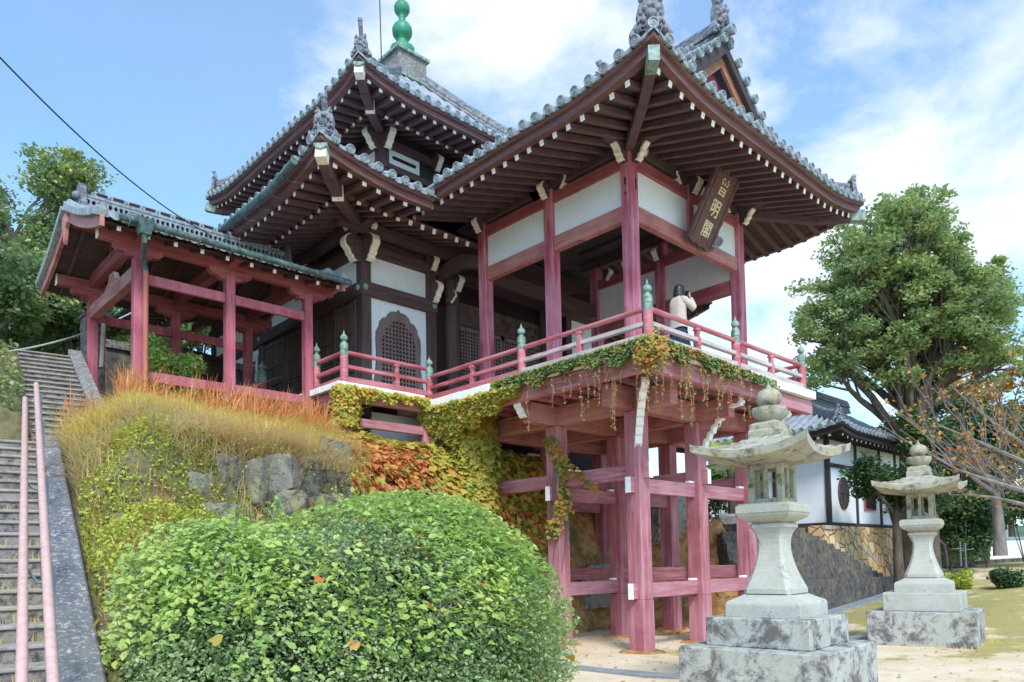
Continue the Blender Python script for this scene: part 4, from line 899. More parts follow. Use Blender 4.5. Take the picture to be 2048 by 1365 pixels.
# ================================================================== PLAQUE, LAMP, SIGN, PERSON
pl = thing('name_plaque', 'carved brown wooden plaque with three pale characters leaning out over the front lintel', 'plaque', (2.0, -.3, 8.62))
pb, pt = Vector((2.06, -.27, 8.6)), Vector((2.2, -.98, 10.02)); pu = (pt-pb).normalized(); px_ = Vector((1, 0, 0)); px_ = (px_-pu*px_.dot(pu)).normalized()
PL = (pt-pb).length; ou = []
def wob(n, a, b, s, ph): return [(lerp(a[0], b[0], t)+s[0]*.034*abs(math.sin(t*math.pi*n+ph)), lerp(a[1], b[1], t)+s[1]*.034*abs(math.sin(t*math.pi*n+ph))) for t in np.linspace(0, 1, 26)]
ou += wob(3, (-.43, 0), (.43, 0), (0, -1), 0)+wob(6, (.44, .02), (.44, PL), (1, 0), .5)+wob(3, (.43, PL), (-.43, PL), (0, 1), 0)+wob(6, (-.44, PL), (-.44, .02), (-1, 0), .5)
m = MB(); m.prism(ou, pb, px_, pu, .09); brd = m.build('board', 'plaque_wood', pl, 0, .008)
nrm = px_.cross(pu); m = MB()
for a, b in (((-.42, .05), (-.42, PL-.03)), ((.42, .05), (.42, PL-.03))): m.beam(pb+px_*a[0]*.88+pu*a[1]+nrm*.05, pb+px_*b[0]*.88+pu*b[1]+nrm*.05, .03, .03, up=nrm)
m.build('rim', 'plaque_wood', brd)
for i, ch in enumerate('普明閣'):
    cu = bpy.data.curves.new('character', 'FONT'); cu.body = ch; cu.size = .37; cu.extrude = .006; cu.offset = .004; cu.align_x = 'CENTER'; cu.align_y = 'CENTER'
    tmp = bpy.data.objects.new('tmp_text', cu); COL.objects.link(tmp); bpy.context.view_layer.update()
    me = bpy.data.meshes.new_from_object(tmp.evaluated_get(bpy.context.evaluated_depsgraph_get())); bpy.data.objects.remove(tmp)
    me.materials.clear(); me.materials.append(M['gold_paint']); xs_ = [v.co.x for v in me.vertices]; ys_ = [v.co.y for v in me.vertices]
    cxm, cym = (min(xs_)+max(xs_))/2, (min(ys_)+max(ys_))/2
    base = pb+pu*(PL*(.77-.28*i))+nrm*.052-ORG[pl]
    for v in me.vertices: v.co = base+px_*(v.co.x-cxm)*.95+pu*(v.co.y-cym)+nrm*v.co.z
    o = bpy.data.objects.new('character', me); COL.objects.link(o); o.parent = pl
sp = thing('flood_lamp', 'small round grey flood lamp fixed to the lintel just right of the name plaque', 'lamp', (2.62, -.2, 8.75))
c_ = Vector((2.55, -.42, 8.74)); d_ = Vector((-.75, -.5, .3)).normalized(); m = MB()
r0 = d_.cross(Vector((0, 0, 1))).normalized(); r1 = r0.cross(d_)
prof = [(.02, -.14), (.06, -.12), (.09, -.05), (.145, .0), (.15, .03), (.12, .03), (.1, -.01), (.01, -.02)]
m.grid([[c_+d_*h+(r0*math.cos(2*math.pi*i/18)+r1*math.sin(2*math.pi*i/18))*r for i in range(19)] for r, h in prof]); m.build('lamp_head', 'lamp_grey', sp, True)
m = MB(); m.tube([c_-d_*.1, c_-d_*.1+Vector((.02, .1, -.05)), (2.62, -.08, 8.8)], .018, 6); m.build('lamp_arm', 'steel', sp)
sg_ = thing('notice_sign', 'narrow white notice board with red marks on the plaster wall beside the sliding doors', 'sign', (-2.36, 11.9, 6.4))
m = MB(); m.box(-2.37, 11.75, 6.75, -2.34, 12.1, 8.0); m.build('board', 'sign_white', sg_)
m = MB(); m.prism([(.09*math.sin(t)**3*1.1, .02+.07*(math.cos(t)-.35*math.cos(2*t)-.15*math.cos(3*t))) for t in np.linspace(0, 2*math.pi, 20)[:-1]][::-1], (-2.373, 11.92, 7.78), (0, -1, 0), (0, 0, 1), .006)
m.tube([(-2.374, 11.92+.085*math.cos(t), 7.1+.13*math.sin(t)) for t in np.linspace(0, 2*math.pi, 20)], .02, 5, caps=False); m.build('red_mark', 'sign_red', sg_)
m = MB()
for i in range(4): m.box(-2.375, 11.86, 7.38+i*.055, -2.371, 11.98, 7.4+i*.055)
m.build('lettering', 'sign_ink', sg_)

def skin_body(name, parent, pts, edges, radii, mat, sub=2):
    me = bpy.data.meshes.new(name); og_ = ORG[parent]; me.from_pydata([tuple(Vector(p)-og_) for p in pts], edges, []); me.materials.append(M[mat])
    o = bpy.data.objects.new(name, me); COL.objects.link(o); o.parent = parent; ORG[o] = og_
    sk = o.modifiers.new('skin', 'SKIN'); sk.use_smooth_shade = True
    for i, v in enumerate(me.skin_vertices[0].data if me.skin_vertices else []): v.radius = radii[i] if hasattr(radii[i], '__len__') else (radii[i], radii[i])
    if not me.skin_vertices:
        pass
    if me.skin_vertices: me.skin_vertices[0].data[0].use_root = True
    sb = o.modifiers.new('sub', 'SUBSURF'); sb.levels = sub; sb.render_levels = sub; return o
PO = Vector((.5, -.72, 5.60))
pe = thing('person', 'person in beige cardigan and long navy skirt raising a camera on the pavilion deck', 'person', PO)
fw = Vector((.94, -.34, 0)); sdv = Vector((fw.y, -fw.x, 0)).normalized()     # facing right, sdv = person's right
def Q(r, f, z): return PO+sdv*r+fw*f+Vector((0, 0, z))
pts = [Q(0, 0, .86), Q(0, -.01, 1.0), Q(0, 0, 1.15), Q(0, .0, 1.27), Q(0, .02, 1.36), Q(0, .04, 1.44),
       Q(.17, .0, 1.27), Q(.21, .2, 1.08), Q(.07, .25, 1.34), Q(-.17, .0, 1.27), Q(-.21, .2, 1.08), Q(-.07, .25, 1.34),
       Q(.09, 0, .78), Q(.09, .02, .44), Q(.09, .0, .08), Q(-.09, 0, .78), Q(-.09, .02, .44), Q(-.09, .0, .08), Q(.1, .14, .04), Q(-.1, .14, .04)]
ed = [(0, 1), (1, 2), (2, 3), (3, 4), (4, 5), (3, 6), (6, 7), (7, 8), (3, 9), (9, 10), (10, 11), (0, 12), (12, 13), (13, 14), (0, 15), (15, 16), (16, 17), (14, 18), (17, 19)]
ra = [(.15, .1), (.125, .09), (.14, .1), (.13, .085), .055, .052, .06, .048, .03, .06, .048, .03, .08, .055, .035, .08, .055, .035, .035, .035]
body = skin_body('body', pe, pts, ed, ra, 'skin')
# head
m = MB(); hc = Q(0, .05, 1.47); rows = []
for t in np.linspace(.08, math.pi-.08, 14):
    z = -math.cos(t)*.115; rr = math.sin(t); row = []
    for a in np.linspace(0, 2*math.pi, 21):
        f, s = math.cos(a), math.sin(a); ff = .095*rr*f*(1.0 if f < 0 else 1.02); nb = .024*math.exp(-((a if a < math.pi else a-2*math.pi)/.22)**2)*math.exp(-((z+.015)/.03)**2)
        ey = -.008*sum(math.exp(-((((a if a < math.pi else a-2*math.pi)-q)/.16)**2))*math.exp(-((z-.012)/.016)**2) for q in (-.38, .38)); ch = .012*math.exp(-((z+.085)/.03)**2)*max(0, f)
        row.append(hc+fw*(ff+max(0, f)*(nb+ey+ch))+sdv*(.074*rr*s)+Vector((0, 0, z)))
    rows.append(row)
m.grid(rows)
for q in (-1, 1): m.lathe([(.008, -.025), (.02, -.015), (.022, .01), (.01, .028)], hc+sdv*q*.076, 8)
m.build('head', 'skin', body, True)
# bobbed hair: shell open at the face
m = MB(); rows = []
for t in np.linspace(0.02, 1, 12):
    z = .13-.25*t; prof = math.sqrt(max(.0, 1-((z-.01)/.135)**2)) if z > 0.01 else 1+.16*min(1, (.01-z)/.12); op = 0 if z > .07 else 1.05*min(1, (.07-z)/.05)
    rows.append([hc+fw*(.112*prof*math.cos(a)-.008)+sdv*(.098*prof*math.sin(a))+Vector((0, 0, z+.006*math.sin(9*a))) for a in np.linspace(op*.62+.01, 2*math.pi-op*.62-.01, 25)])
m.grid(rows); hr = m.build('hair', 'hair', pe, True); so = hr.modifiers.new('solid', 'SOLIDIFY'); so.thickness = .014
# cardigan: torso loft and sleeves
m = MB(); rows = []
for z, a, b, f0 in ((.70, .215, .16, .0), (.8, .21, .155, .0), (.95, .19, .14, .0), (1.1, .2, .145, 0), (1.22, .205, .14, 0), (1.30, .17, .11, .0), (1.345, .09, .075, .01), (1.36, .065, .06, .015)):
    rows.append([Q(a*math.sin(t), f0+b*math.cos(t)+.006*math.sin(5*t), z+.008*math.sin(4*t)) for t in np.linspace(0, 2*math.pi, 25)])
m.grid(rows, 0, True); cg = m.build('cardigan', 'cardigan', pe, True)
for q in (-1, 1):
    m = MB(); P_ = [Q(q*.12, 0, 1.27), Q(q*.18, .03, 1.24), Q(q*.215, .12, 1.15), Q(q*.215, .2, 1.08), Q(q*.19, .235, 1.12), Q(q*.14, .245, 1.22), Q(q*.085, .25, 1.32)]
    m.tube(P_, [.075, .075, .066, .064, .058, .05, .042], 14); m.build('sleeve', 'cardigan', cg, True)
m = MB(); rows = []
for z, a, fl in ((.78, .165, 0), (.62, .2, .006), (.4, .235, .014), (.18, .27, .02), (.1, .28, .022)):
    rows.append([Q((a+fl*math.sin(9*t))*math.sin(t), (a*.8+fl*math.sin(9*t))*math.cos(t), z) for t in np.linspace(0, 2*math.pi, 49)])
m.grid(rows, 0, True); m.build('skirt', 'skirt', pe, True)
# hands holding the camera: palm plus five separate fingers each
for q in (-1, 1):
    w0 = Q(q*.075, .25, 1.345); pm = Q(q*.062, .225, 1.42)
    P_ = [w0, lerp(w0, pm, .5), pm]; E2 = [(0, 1), (1, 2)]; Rr = [.024, (.03, .02), (.034, .018)]
    for k in range(4):
        a = pm+Vector((0, 0, .012*(1.5-k)+.01))+fw*.012; b = a+fw*.03-sdv*q*.012+Vector((0, 0, .008)); c = b-sdv*q*(.03+.006*(k in (1, 2)))+fw*.004; i = len(P_); P_ += [a, b, c]; E2 += [(2, i), (i, i+1), (i+1, i+2)]; Rr += [.009, .0085, .0075]
    i = len(P_); a = lerp(w0, pm, .45)-fw*.012-sdv*q*.015; P_ += [a, a-sdv*q*.022+Vector((0, 0, .03))]; E2 += [(1, i), (i, i+1)]; Rr += [.011, .009]
    skin_body('hand', body, P_, E2, Rr, 'skin', 1)
cmr = thing('camera', 'small black camera held up to the face of the person on the deck', 'camera', Q(0, .22, 1.44)); c_ = Q(0, .215, 1.455); m = MB()
m.beam(c_-sdv*.058, c_+sdv*.058, .045, .07); m.beam(c_-sdv*.015+Vector((0, 0, .042)), c_+sdv*.015+Vector((0, 0, .042)), .03, .02); m.build('camera_body', 'camera_black', cmr, 0, .005)
m = MB(); m.tube([c_+fw*.02, c_+fw*.05, c_+fw*.05, c_+fw*.075], [.028, .028, .025, .025], 14); m.build('lens', 'camera_black', cmr, 2)

# ================================================================== STONE LANTERNS
def lantern(loc, yaw, label, stained, S=.9):
    t = thing('stone_lantern', label, 'lantern', loc, 'stone lanterns in the temple yard'); c = Vector(loc); ca, sa = math.cos(yaw), math.sin(yaw)
    def L(x, y, z): return (c.x+S*(ca*x-sa*y), c.y+S*(sa*x+ca*y), c.z+S*z)
    def sqp(prof, name, mat, n=8, k=6, bev=.012):
        # square profile stack with superellipse-free crisp corners
        m = MB(); rows = []
        for h, z in prof:
            row = []
            for s in range(4):
                for j in range(k):
                    u = -1+2*j/k; p = ((u*h, -h), (h, u*h), (-u*h, h), (-h, -u*h))[s]; row.append(L(p[0], p[1], z))
            row.append(row[0]); rows.append(row)
        m.grid(rows); cap = rows[-1][:-1]; m.add(cap, [list(range(len(cap)))]); cap = rows[0][:-1]; m.add(cap, [list(range(len(cap)))[::-1]])
        return m.build(name, mat, t, 0, bev)
    def blocks(h, z0, z1, cuts, name, mat):
        prev = -h; cs = list(cuts)+[h]
        m = MB()
        for i, x in enumerate(cs):
            g = .004; a, b = prev+(g if i else 0), x-(g if i < len(cs)-1 else 0)
            m.hexa([L(a, -h, z0), L(b, -h, z0), L(b, h, z0), L(a, h, z0), L(a, -h, z1), L(b, -h, z1), L(b, h, z1), L(a, h, z1)]); prev = x
        return m.build(name, mat, t, 0, .014)
    blocks(1.0, -.3, .70, (-.6, .05, .62) if stained else (-.2, .5), 'base_course', 'granite_stained')
    blocks(.72, .70, 1.09, (.05,), 'base_course', 'granite_stained' if stained else 'granite_pale')
    sqp([(.52, 1.092), (.52, 1.27), (.50, 1.30), (.4, 1.35), (.34, 1.385), (.31, 1.40)], 'plinth', 'granite_pale')
    pr = [(.345, 1.402), (.345, 1.47)]+[(.15+.19*((1-s)**2.0)+.09*(s**6), 1.47+s*.83) for s in np.linspace(0, 1, 12)]+[(.262, 2.315), (.262, 2.36), (.24, 2.375)]
    # column with chamfered corners
    m = MB(); rows = []
    for h, z in pr:
        k = .8; o8 = [(-h*k, -h), (h*k, -h), (h, -h*k), (h, h*k), (h*k, h), (-h*k, h), (-h, h*k), (-h, -h*k)]; rows.append([L(x, y, z) for x, y in o8+[o8[0]]])
    m.grid(rows); m.add(rows[-1][:-1], [list(range(8))]); m.build('column', 'granite_pale', t, 0, .006)
    sqp([(.22, 2.377), (.25, 2.4), (.34, 2.45), (.37, 2.49), (.37, 2.51), (.385, 2.515), (.385, 2.62), (.36, 2.625), (.36, 2.65)], 'tray', 'granite_pale', bev=.008)
    m = MB(); h = .25; z0, z1 = 2.65, 3.2
    for sx in (-1, 1):
        for sy in (-1, 1):
            for a in range(1): m.hexa([L(sx*h-(.085 if sx > 0 else 0), sy*h-(.085 if sy > 0 else 0), z0), L(sx*h+(0 if sx > 0 else .085), sy*h-(.085 if sy > 0 else 0), z0), L(sx*h+(0 if sx > 0 else .085), sy*h+(0 if sy > 0 else .085), z0), L(sx*h-(.085 if sx > 0 else 0), sy*h+(0 if sy > 0 else .085), z0)]+[L(sx*h-(.085 if sx > 0 else 0), sy*h-(.085 if sy > 0 else 0), z1), L(sx*h+(0 if sx > 0 else .085), sy*h-(.085 if sy > 0 else 0), z1), L(sx*h+(0 if sx > 0 else .085), sy*h+(0 if sy > 0 else .085), z1), L(sx*h-(.085 if sx > 0 else 0), sy*h+(0 if sy > 0 else .085), z1)])
    def bx(x0, y0, a, x1, y1, b): m.hexa([L(x0, y0, a), L(x1, y0, a), L(x1, y1, a), L(x0, y1, a), L(x0, y0, b), L(x1, y0, b), L(x1, y1, b), L(x0, y1, b)])
    g = .165
    for a, b in ((z0, z0+.07), (z1-.07, z1)):
        bx(-g, -h+.006, a, g, -h+.08, b); bx(-g, h-.08, a, g, h-.006, b); bx(-h+.006, -g, a, -h+.08, g, b); bx(h-.08, -g, a, h-.006, g, b)
    bx(-.028, -h+.012, z0+.07, .028, -h+.07, z1-.07); bx(-.028, h-.07, z0+.07, .028, h-.012, z1-.07)
    bx(-h+.012, -.028, z0+.07, -h+.07, .028, z1-.07); bx(h-.07, -.028, z0+.07, h-.012, .028, z1-.07)
    bx(-.2, -.2, z0, .2, .2, z0+.02)
    m.build('fire_box', 'granite_mossy', t, 0, .008)
    # roof: concave pyramid with lifted corners and thick eave
    m = MB(); n = 16; H = .75
    def rp(u, v):
        q = max(abs(u), abs(v)); cr_ = min(abs(u), abs(v))/max(q, 1e-6); ex = 1+.1*cr_**4*q; return L(u*H*ex, v*H*ex, 3.36+.36*(1-q)**1.3+.15*(q**3)*(cr_**2.4))
    def rb(u, v):
        q = max(abs(u), abs(v)); cr_ = min(abs(u), abs(v))/max(q, 1e-6); ex = 1+.1*cr_**4*q; return L(u*H*ex*.985, v*H*ex*.985, 3.19+.07*q**2.2+.14*(q**3)*(cr_**2.4))
    us = np.linspace(-1, 1, n+1)
    m.grid([[rp(u, v) for u in us] for v in us]); m.grid([[rb(u, v) for u in us] for v in us], 0, True)
    for f in (lambda s: (s, -1), lambda s: (1, s), lambda s: (-s, 1), lambda s: (-1, -s)): m.grid([[rb(*f(s)) for s in us], [rp(*f(s)) for s in us]])
    m.build('cap_roof', 'granite_mossy', t, 2)
    sqp([(.23, 3.56), (.23, 3.68), (.215, 3.685), (.215, 3.775), (.18, 3.79), (.13, 3.82)], 'finial_seat', 'granite_mossy', bev=.008)
    m = MB(); m.lathe([(.1, 3.8), (.14, 3.83), (.2, 3.89), (.225, 3.96), (.215, 4.01), (.12, 3.99), (.08, 4.0)], (0, 0, 0), 40, sq=lambda a: 1+.13*abs(math.cos(4*a))**.6); m.V = [L(*v) for v in m.V]
    m.build('lotus', 'granite_mossy', t, 2)
    m = MB(); m.lathe([(.07, 3.99), (.09, 4.01)]+[(.175*math.sin(a), 4.15-.15*math.cos(a)) for a in np.linspace(.6, 2.75, 12)]+[(.04, 4.3), (.022, 4.34), (.004, 4.385)], (0, 0, 0), 28); m.V = [L(*v) for v in m.V]
    m.build('jewel', 'granite_mossy', t, 2); return t
lantern((-2.95, -4.27, .1), R(4), 'nearest stone lantern with black stained base courses in front of the red stilts', True)
lantern((3.98, -3.84, .1), R(10), 'smaller looking stone lantern farther back on the sandy yard before the masonry wall', False)

# ================================================================== TERRAIN
SD = np.array([.177, .9842]); SP = np.array([-10.41, -2.23]); SZ, SSL = .976, .4625       # right edge of the steps
def yard(x, y):
    x = np.asarray(x, float); y = np.asarray(y, float)
    return .02+.08*np.clip((-1.9-y)/1.0, 0, 1)+.062*np.clip(x-7, 0, 22)+.02*np.clip(x-29, 0, 40)
TX = [-30, -11.2, -9.8, -8.5, -7, -6, -4, -2, 0, 2, 3.5, 5, 6.2, 17, 19, 24, 40]
TY = [-6, -4.6, -4.2, -2.8, -1.3, -.4, .9, 2.0, 2.9, 3.3, 3.6, 2.9, .75, .95, 2.2, 6, 9]
UX = [-30, -9.8, -8.5, -7, -4, -2, 0, 2, 4, 6.2, 17, 24, 40]
UY = [4, 4.0, 4.3, 4.4, 4.7, 4.9, 4.75, 4.75, 5.2, 2.0, 2.2, 12, 15]
def H(x, y):
    x = np.asarray(x, float); y = np.asarray(y, float)
    ty = np.interp(x, TX, TY); uy = np.interp(x, UX, UY); top = np.interp(x, [-30, -6, 2.5, 5, 7, 9.2, 13, 17, 18.5, 24, 40], [4.35, 4.35, 4.3, 3.3, 2.5, 2.3, 1.4, .9, 1.4, 3, 3])
    s = np.clip((y-ty)/(uy-ty), 0, 1)
    sl = np.interp(s, [0, .1, .56, .63, 1], [0, .08, .58, .84, 1]); sr = s*s*(3-2*s)
    w = np.clip((x+4.5)/2.5, 0, 1); s2 = sl*(1-w)+sr*w
    h = np.maximum(yard(x, y), yard(x, y)*(1-s2)+top*s2)
    # left hillside: rises on beyond the gallery
    up = 3.55+.52*(y-3.6); lh = np.minimum(up, 6.4+.12*(y-10))
    wl = np.clip((-8.05-x)/.3, 0, 1)*np.clip((y-3)/1.5, 0, 1); h = h*(1-wl)+np.maximum(h, lh)*wl
    bk = np.clip((y-10.2)/4, 0, 1)*np.clip((-2.3-x)/1.5, 0, 1); h = np.maximum(h, h*(1-bk)+bk*(6.3+.12*(y-12)+.1*np.clip(-3-x, 0, 30)))
    # corridor of the lower steps, and the bank on its left
    dx, dy = x-SP[0], y-SP[1]; al = dx*SD[0]+dy*SD[1]; ac = -dx*SD[1]+dy*SD[0]      # ac: distance to the left of the right edge
    pz = np.clip(SZ+SSL*al, -.4, 3.6); ins = (ac > -.3) & (ac < 2.7) & (al < 7.2) & (al > -3); h = np.where(ins, np.minimum(h, pz-.22), h)
    rb = (ac <= -.3) & (ac > -1.2) & (al < 6.5); tt = np.clip((-.3-ac)/.9, 0, 1); h = np.where(rb, (np.clip(pz, 0.02, 9)-.12)*(1-tt)+h*tt, h)
    h = np.where((x < -7.95) & (x > -11.2) & (y > 2.9) & (y < 4.4) & (ac > -.3), np.minimum(h, 3.42), h)
    ux, uy_ = x+8.38, y-4.2; ua = ux*.13+uy_*.9915; uc = -ux*.9915+uy_*.13; h = np.where((uc > -.3) & (uc < 1.0) & (ua > -.3) & (ua < 6.2), np.minimum(h, 3.35+np.clip(ua, 0, 9)*.5167), h)
    left = (ac >= 2.7) & (y < 4.0); h = np.where(left & (al < 8.5), np.maximum(h, np.clip(pz, .02, 9)+.15+.55*np.clip(ac-2.7, 0, 12)), h)
    return h
def noise2(x, y, f, seed=0): return np.sin(x*f*1.3+seed+1.7*np.sin(y*f*.9+seed))*np.cos(y*f*1.1-seed*.7+1.3*np.sin(x*f*.7))
def Hn(x, y):
    h = H(x, y); b = h-yard(x, y); k = np.clip(b/.8, 0, 1)
    return h+k*(.07*noise2(x, y, 2.3, 1)+.04*noise2(x, y, 5.1, 3)+.02*noise2(x, y, 11, 5))
def Hs(x, y): return float(Hn(x, y))
gx = np.concatenate([[-60, -40, -28, -20, -16, -14], np.arange(-13, 8, .14), np.arange(8, 26, .6), [28, 32, 40]]); gy = np.concatenate([np.arange(-6.5, 14, .14), [14.5, 16, 18, 21, 25, 32, 45, 60, 90]])
XX, YY = np.meshgrid(gx, gy); ZZ = Hn(XX, YY)
ZZ = np.where(ZZ-yard(XX, YY) < .03, yard(XX, YY)-.12, ZZ)
me = bpy.data.meshes.new('hillside'); nyy, nxx = XX.shape
vs = np.stack([XX, YY, ZZ], -1).reshape(-1, 3); ii = np.arange(nyy*nxx).reshape(nyy, nxx); fc = np.stack([ii[:-1, :-1], ii[:-1, 1:], ii[1:, 1:], ii[1:, :-1]], -1).reshape(-1, 4)
me.from_pydata(vs.tolist(), [], fc.tolist()); me.materials.append(M['earth']); me.polygons.foreach_set('use_smooth', [True]*len(me.polygons))
o = bpy.data.objects.new('hillside', me); COL.objects.link(o); struct(o)
xs_ = np.concatenate([[-400, -150, -60], np.arange(-30, 60, 1.0), [70, 90, 150, 400]]); ysg = np.concatenate([[-400, -150, -60], np.arange(-30, 30, 1.0), [60, 150, 400]])
m = MB(); m.grid([[(x, y, float(yard(x, y))) for x in xs_] for y in ysg]); struct(m.build('ground', 'sand', None, True))
# drip-line kerb strips round the pavilion and on to the right
def strip(p, q, w, z=.035, nm='kerb', mat='kerb', th=.12, seg=1.0):
    p, q = Vector(p), Vector(q); L_ = (q-p).length; n = max(1, int(L_/seg)); mbb = MB(); d = (q-p)/L_; s = Vector((-d.y, d.x))*w/2
    for i in range(n):
        a = p+d*(L_*i/n+.006); b = p+d*(L_*(i+1)/n-.006); za = float(yard(a.x, a.y))+z; zb_ = float(yard(b.x, b.y))+z
        mbb.hexa([(a.x-s.x, a.y-s.y, za-th), (b.x-s.x, b.y-s.y, zb_-th), (b.x+s.x, b.y+s.y, zb_-th), (a.x+s.x, a.y+s.y, za-th), (a.x-s.x, a.y-s.y, za), (b.x-s.x, b.y-s.y, zb_), (b.x+s.x, b.y+s.y, zb_), (a.x+s.x, a.y+s.y, za)])
    return struct(mbb.build(nm, mat, None, 0, .006))
strip((-2.45, 1.5), (-2.45, -2.27), .3); strip((-2.62, -2.42), (8.0, -2.42), .3); strip((6, .3), (17.5, .55), .45, .03)
# lower and upper flights of stone steps
def v2(al, ac): p = SP+SD*al+np.array([-SD[1], SD[0]])*ac; return p
def flight(name, a0, z0, n, run, rise, ac0, ac1, mat='concrete'):
    mm = MB(); rr = random.Random(3)
    for i in range(n):
        a = a0+i*run; z = z0+(i+1)*rise; j = rr.uniform(-.012, .012)
        p = [v2(a+j, ac0), v2(a+j, ac1), v2(a+run*1.5, ac1), v2(a+run*1.5, ac0)]
        mm.hexa([(q[0], q[1], z-rise-.12) for q in (p[0], p[3], p[2], p[1])]+[(q[0], q[1], z-.035) for q in (p[0], p[3], p[2], p[1])], 0)
        o_ = SD*-.022; mm.hexa([(q[0]+o_[0]*(k in (0, 3)), q[1]+o_[1]*(k in (0, 3)), z-.034) for k, q in ((0, p[0]), (1, p[3]), (2, p[2]), (3, p[1]))]+[(q[0]+o_[0]*(k in (0, 3)), q[1]+o_[1]*(k in (0, 3)), z) for k, q in ((0, p[0]), (1, p[3]), (2, p[2]), (3, p[1]))], 1)
    return struct(mm.build(name, [mat, 'tread'], None, 0, .008))
flight('stone_steps', -2.1, .0, 26, .30, .1387, 0.0, 2.6)
p = [v2(5.7, -.3), v2(7.6, -2.0), v2(7.6, 2.6), v2(5.7, 2.6)]; m = MB(); m.hexa([(q[0], q[1], 3.2) for q in p]+[(q[0], q[1], 3.6) for q in p]); struct(m.build('landing', 'concrete'))
UD = np.array([.13, .9915]); U0 = np.array([-8.38, 4.2])
mm = MB()
for i in range(1, 19):
    a = i*.30; z = 3.6+(i+1)*.155; nrm2 = np.array([-UD[1], UD[0]]); p = [U0+UD*a, U0+UD*a+nrm2*.95, U0+UD*(a+.5)+nrm2*.95, U0+UD*(a+.5)]
    Q4 = (p[0], p[3], p[2], p[1]); mm.hexa([(q[0], q[1], z-.4) for q in Q4]+[(q[0], q[1], z-.035) for q in Q4], 0)
    Q4 = (p[0]-UD*.03, p[3], p[2], p[1]-UD*.03); mm.hexa([(q[0], q[1], z-.034) for q in Q4]+[(q[0], q[1], z) for q in Q4], 1)
struct(mm.build('upper_steps', ['concrete', 'tread'], None, 0, .008))
mm = MB()
for i in range(7):
    a = i*.85-.2; nrm2 = np.array([-UD[1], UD[0]]); z = 3.75+a*.517; z2 = z+.85*.517; p = [U0+UD*a-nrm2*.26, U0+UD*a-nrm2*.0, U0+UD*(a+.84)-nrm2*.0, U0+UD*(a+.84)-nrm2*.26]
    mm.hexa([(p[0][0], p[0][1], z-.8), (p[3][0], p[3][1], z2-.8), (p[2][0], p[2][1], z2-.8), (p[1][0], p[1][1], z-.8), (p[0][0], p[0][1], z+.06), (p[3][0], p[3][1], z2+.06), (p[2][0], p[2][1], z2+.06), (p[1][0], p[1][1], z+.06)])
struct(mm.build('upper_kerb', 'curb_stone', None, 0, .01))
cbk = MB()
for a0_, a1_ in ((-2.3, -.36), (-.35, 1.8), (1.81, 4.2), (4.21, 5.9)):
    z = SZ+SSL*a0_+.06; z2 = SZ+SSL*a1_+.06; wa, wb = it(a0_, [-2, 5.5], [.36, .2]), it(a1_, [-2, 5.5], [.36, .2]); p = [v2(a0_, -wa), v2(a1_, -wb), v2(a1_, -.005), v2(a0_, -.005)]
    zb4 = (z, z2, z2, z); cbk.hexa([(q[0], q[1], zq-.55) for q, zq in zip(p, zb4)]+[(q[0], q[1], zq+.03) for q, zq in zip(p, zb4)])
struct(cbk.build('steps_kerb', 'curb_stone', None, 0, .018))
# handrail
hr_ = thing('handrail', 'pair of slim pink handrails on grey steel posts climbing the stone steps', 'handrail', (-10.9, -4.2, .1))
B0, B1 = Vector((-10.85, -4.2, 1.23)), Vector((-9.73, 2.1, 4.19)); A0, A1 = Vector((-10.97, -4.09, 1.24)), Vector((-9.83, 2.2, 4.01)); bd = (B1-B0).normalized()
for p, q in ((A0, A1), (B0, B1)):
    d = (q-p).normalized(); st = p-d*2.4; m = MB(); m.tube([st, q, q+d*.012, q+d*.03], [.03, .03, .026, .004], 16); m.build('rail', 'rail_pink', hr_, 2)
    for t in (.25, .5, .75): 
        c = lerp(p, q, t); m = MB(); m.tube([c-d*.004, c+d*.004], .0315, 16); m.build('rail_joint', 'rail_end', hr_, 2)
for t in (.0, .24, .52, .8, .985):
    c = lerp(B0, B1, t)+Vector((.035, .0, -.06)); al = (np.array([c.x, c.y])-SP)@SD; zg = max(.02, SZ+SSL*al)-.05
    m = MB(); m.post(c.x, c.y, zg, c.z-.02, .055, 0, .03); m.tube([c+Vector((0, 0, -.12)), c+Vector((-.03, .01, -.1)), lerp(B0, B1, t)-Vector((0, 0, .03))], .012, 6); m.tube([c+Vector((0, 0, -.14)), c+Vector((-.08, .02, -.14)), lerp(A0, A1, t)-Vector((0, 0, .03))], .012, 6)
    m.build('rail_post', 'steel', hr_)

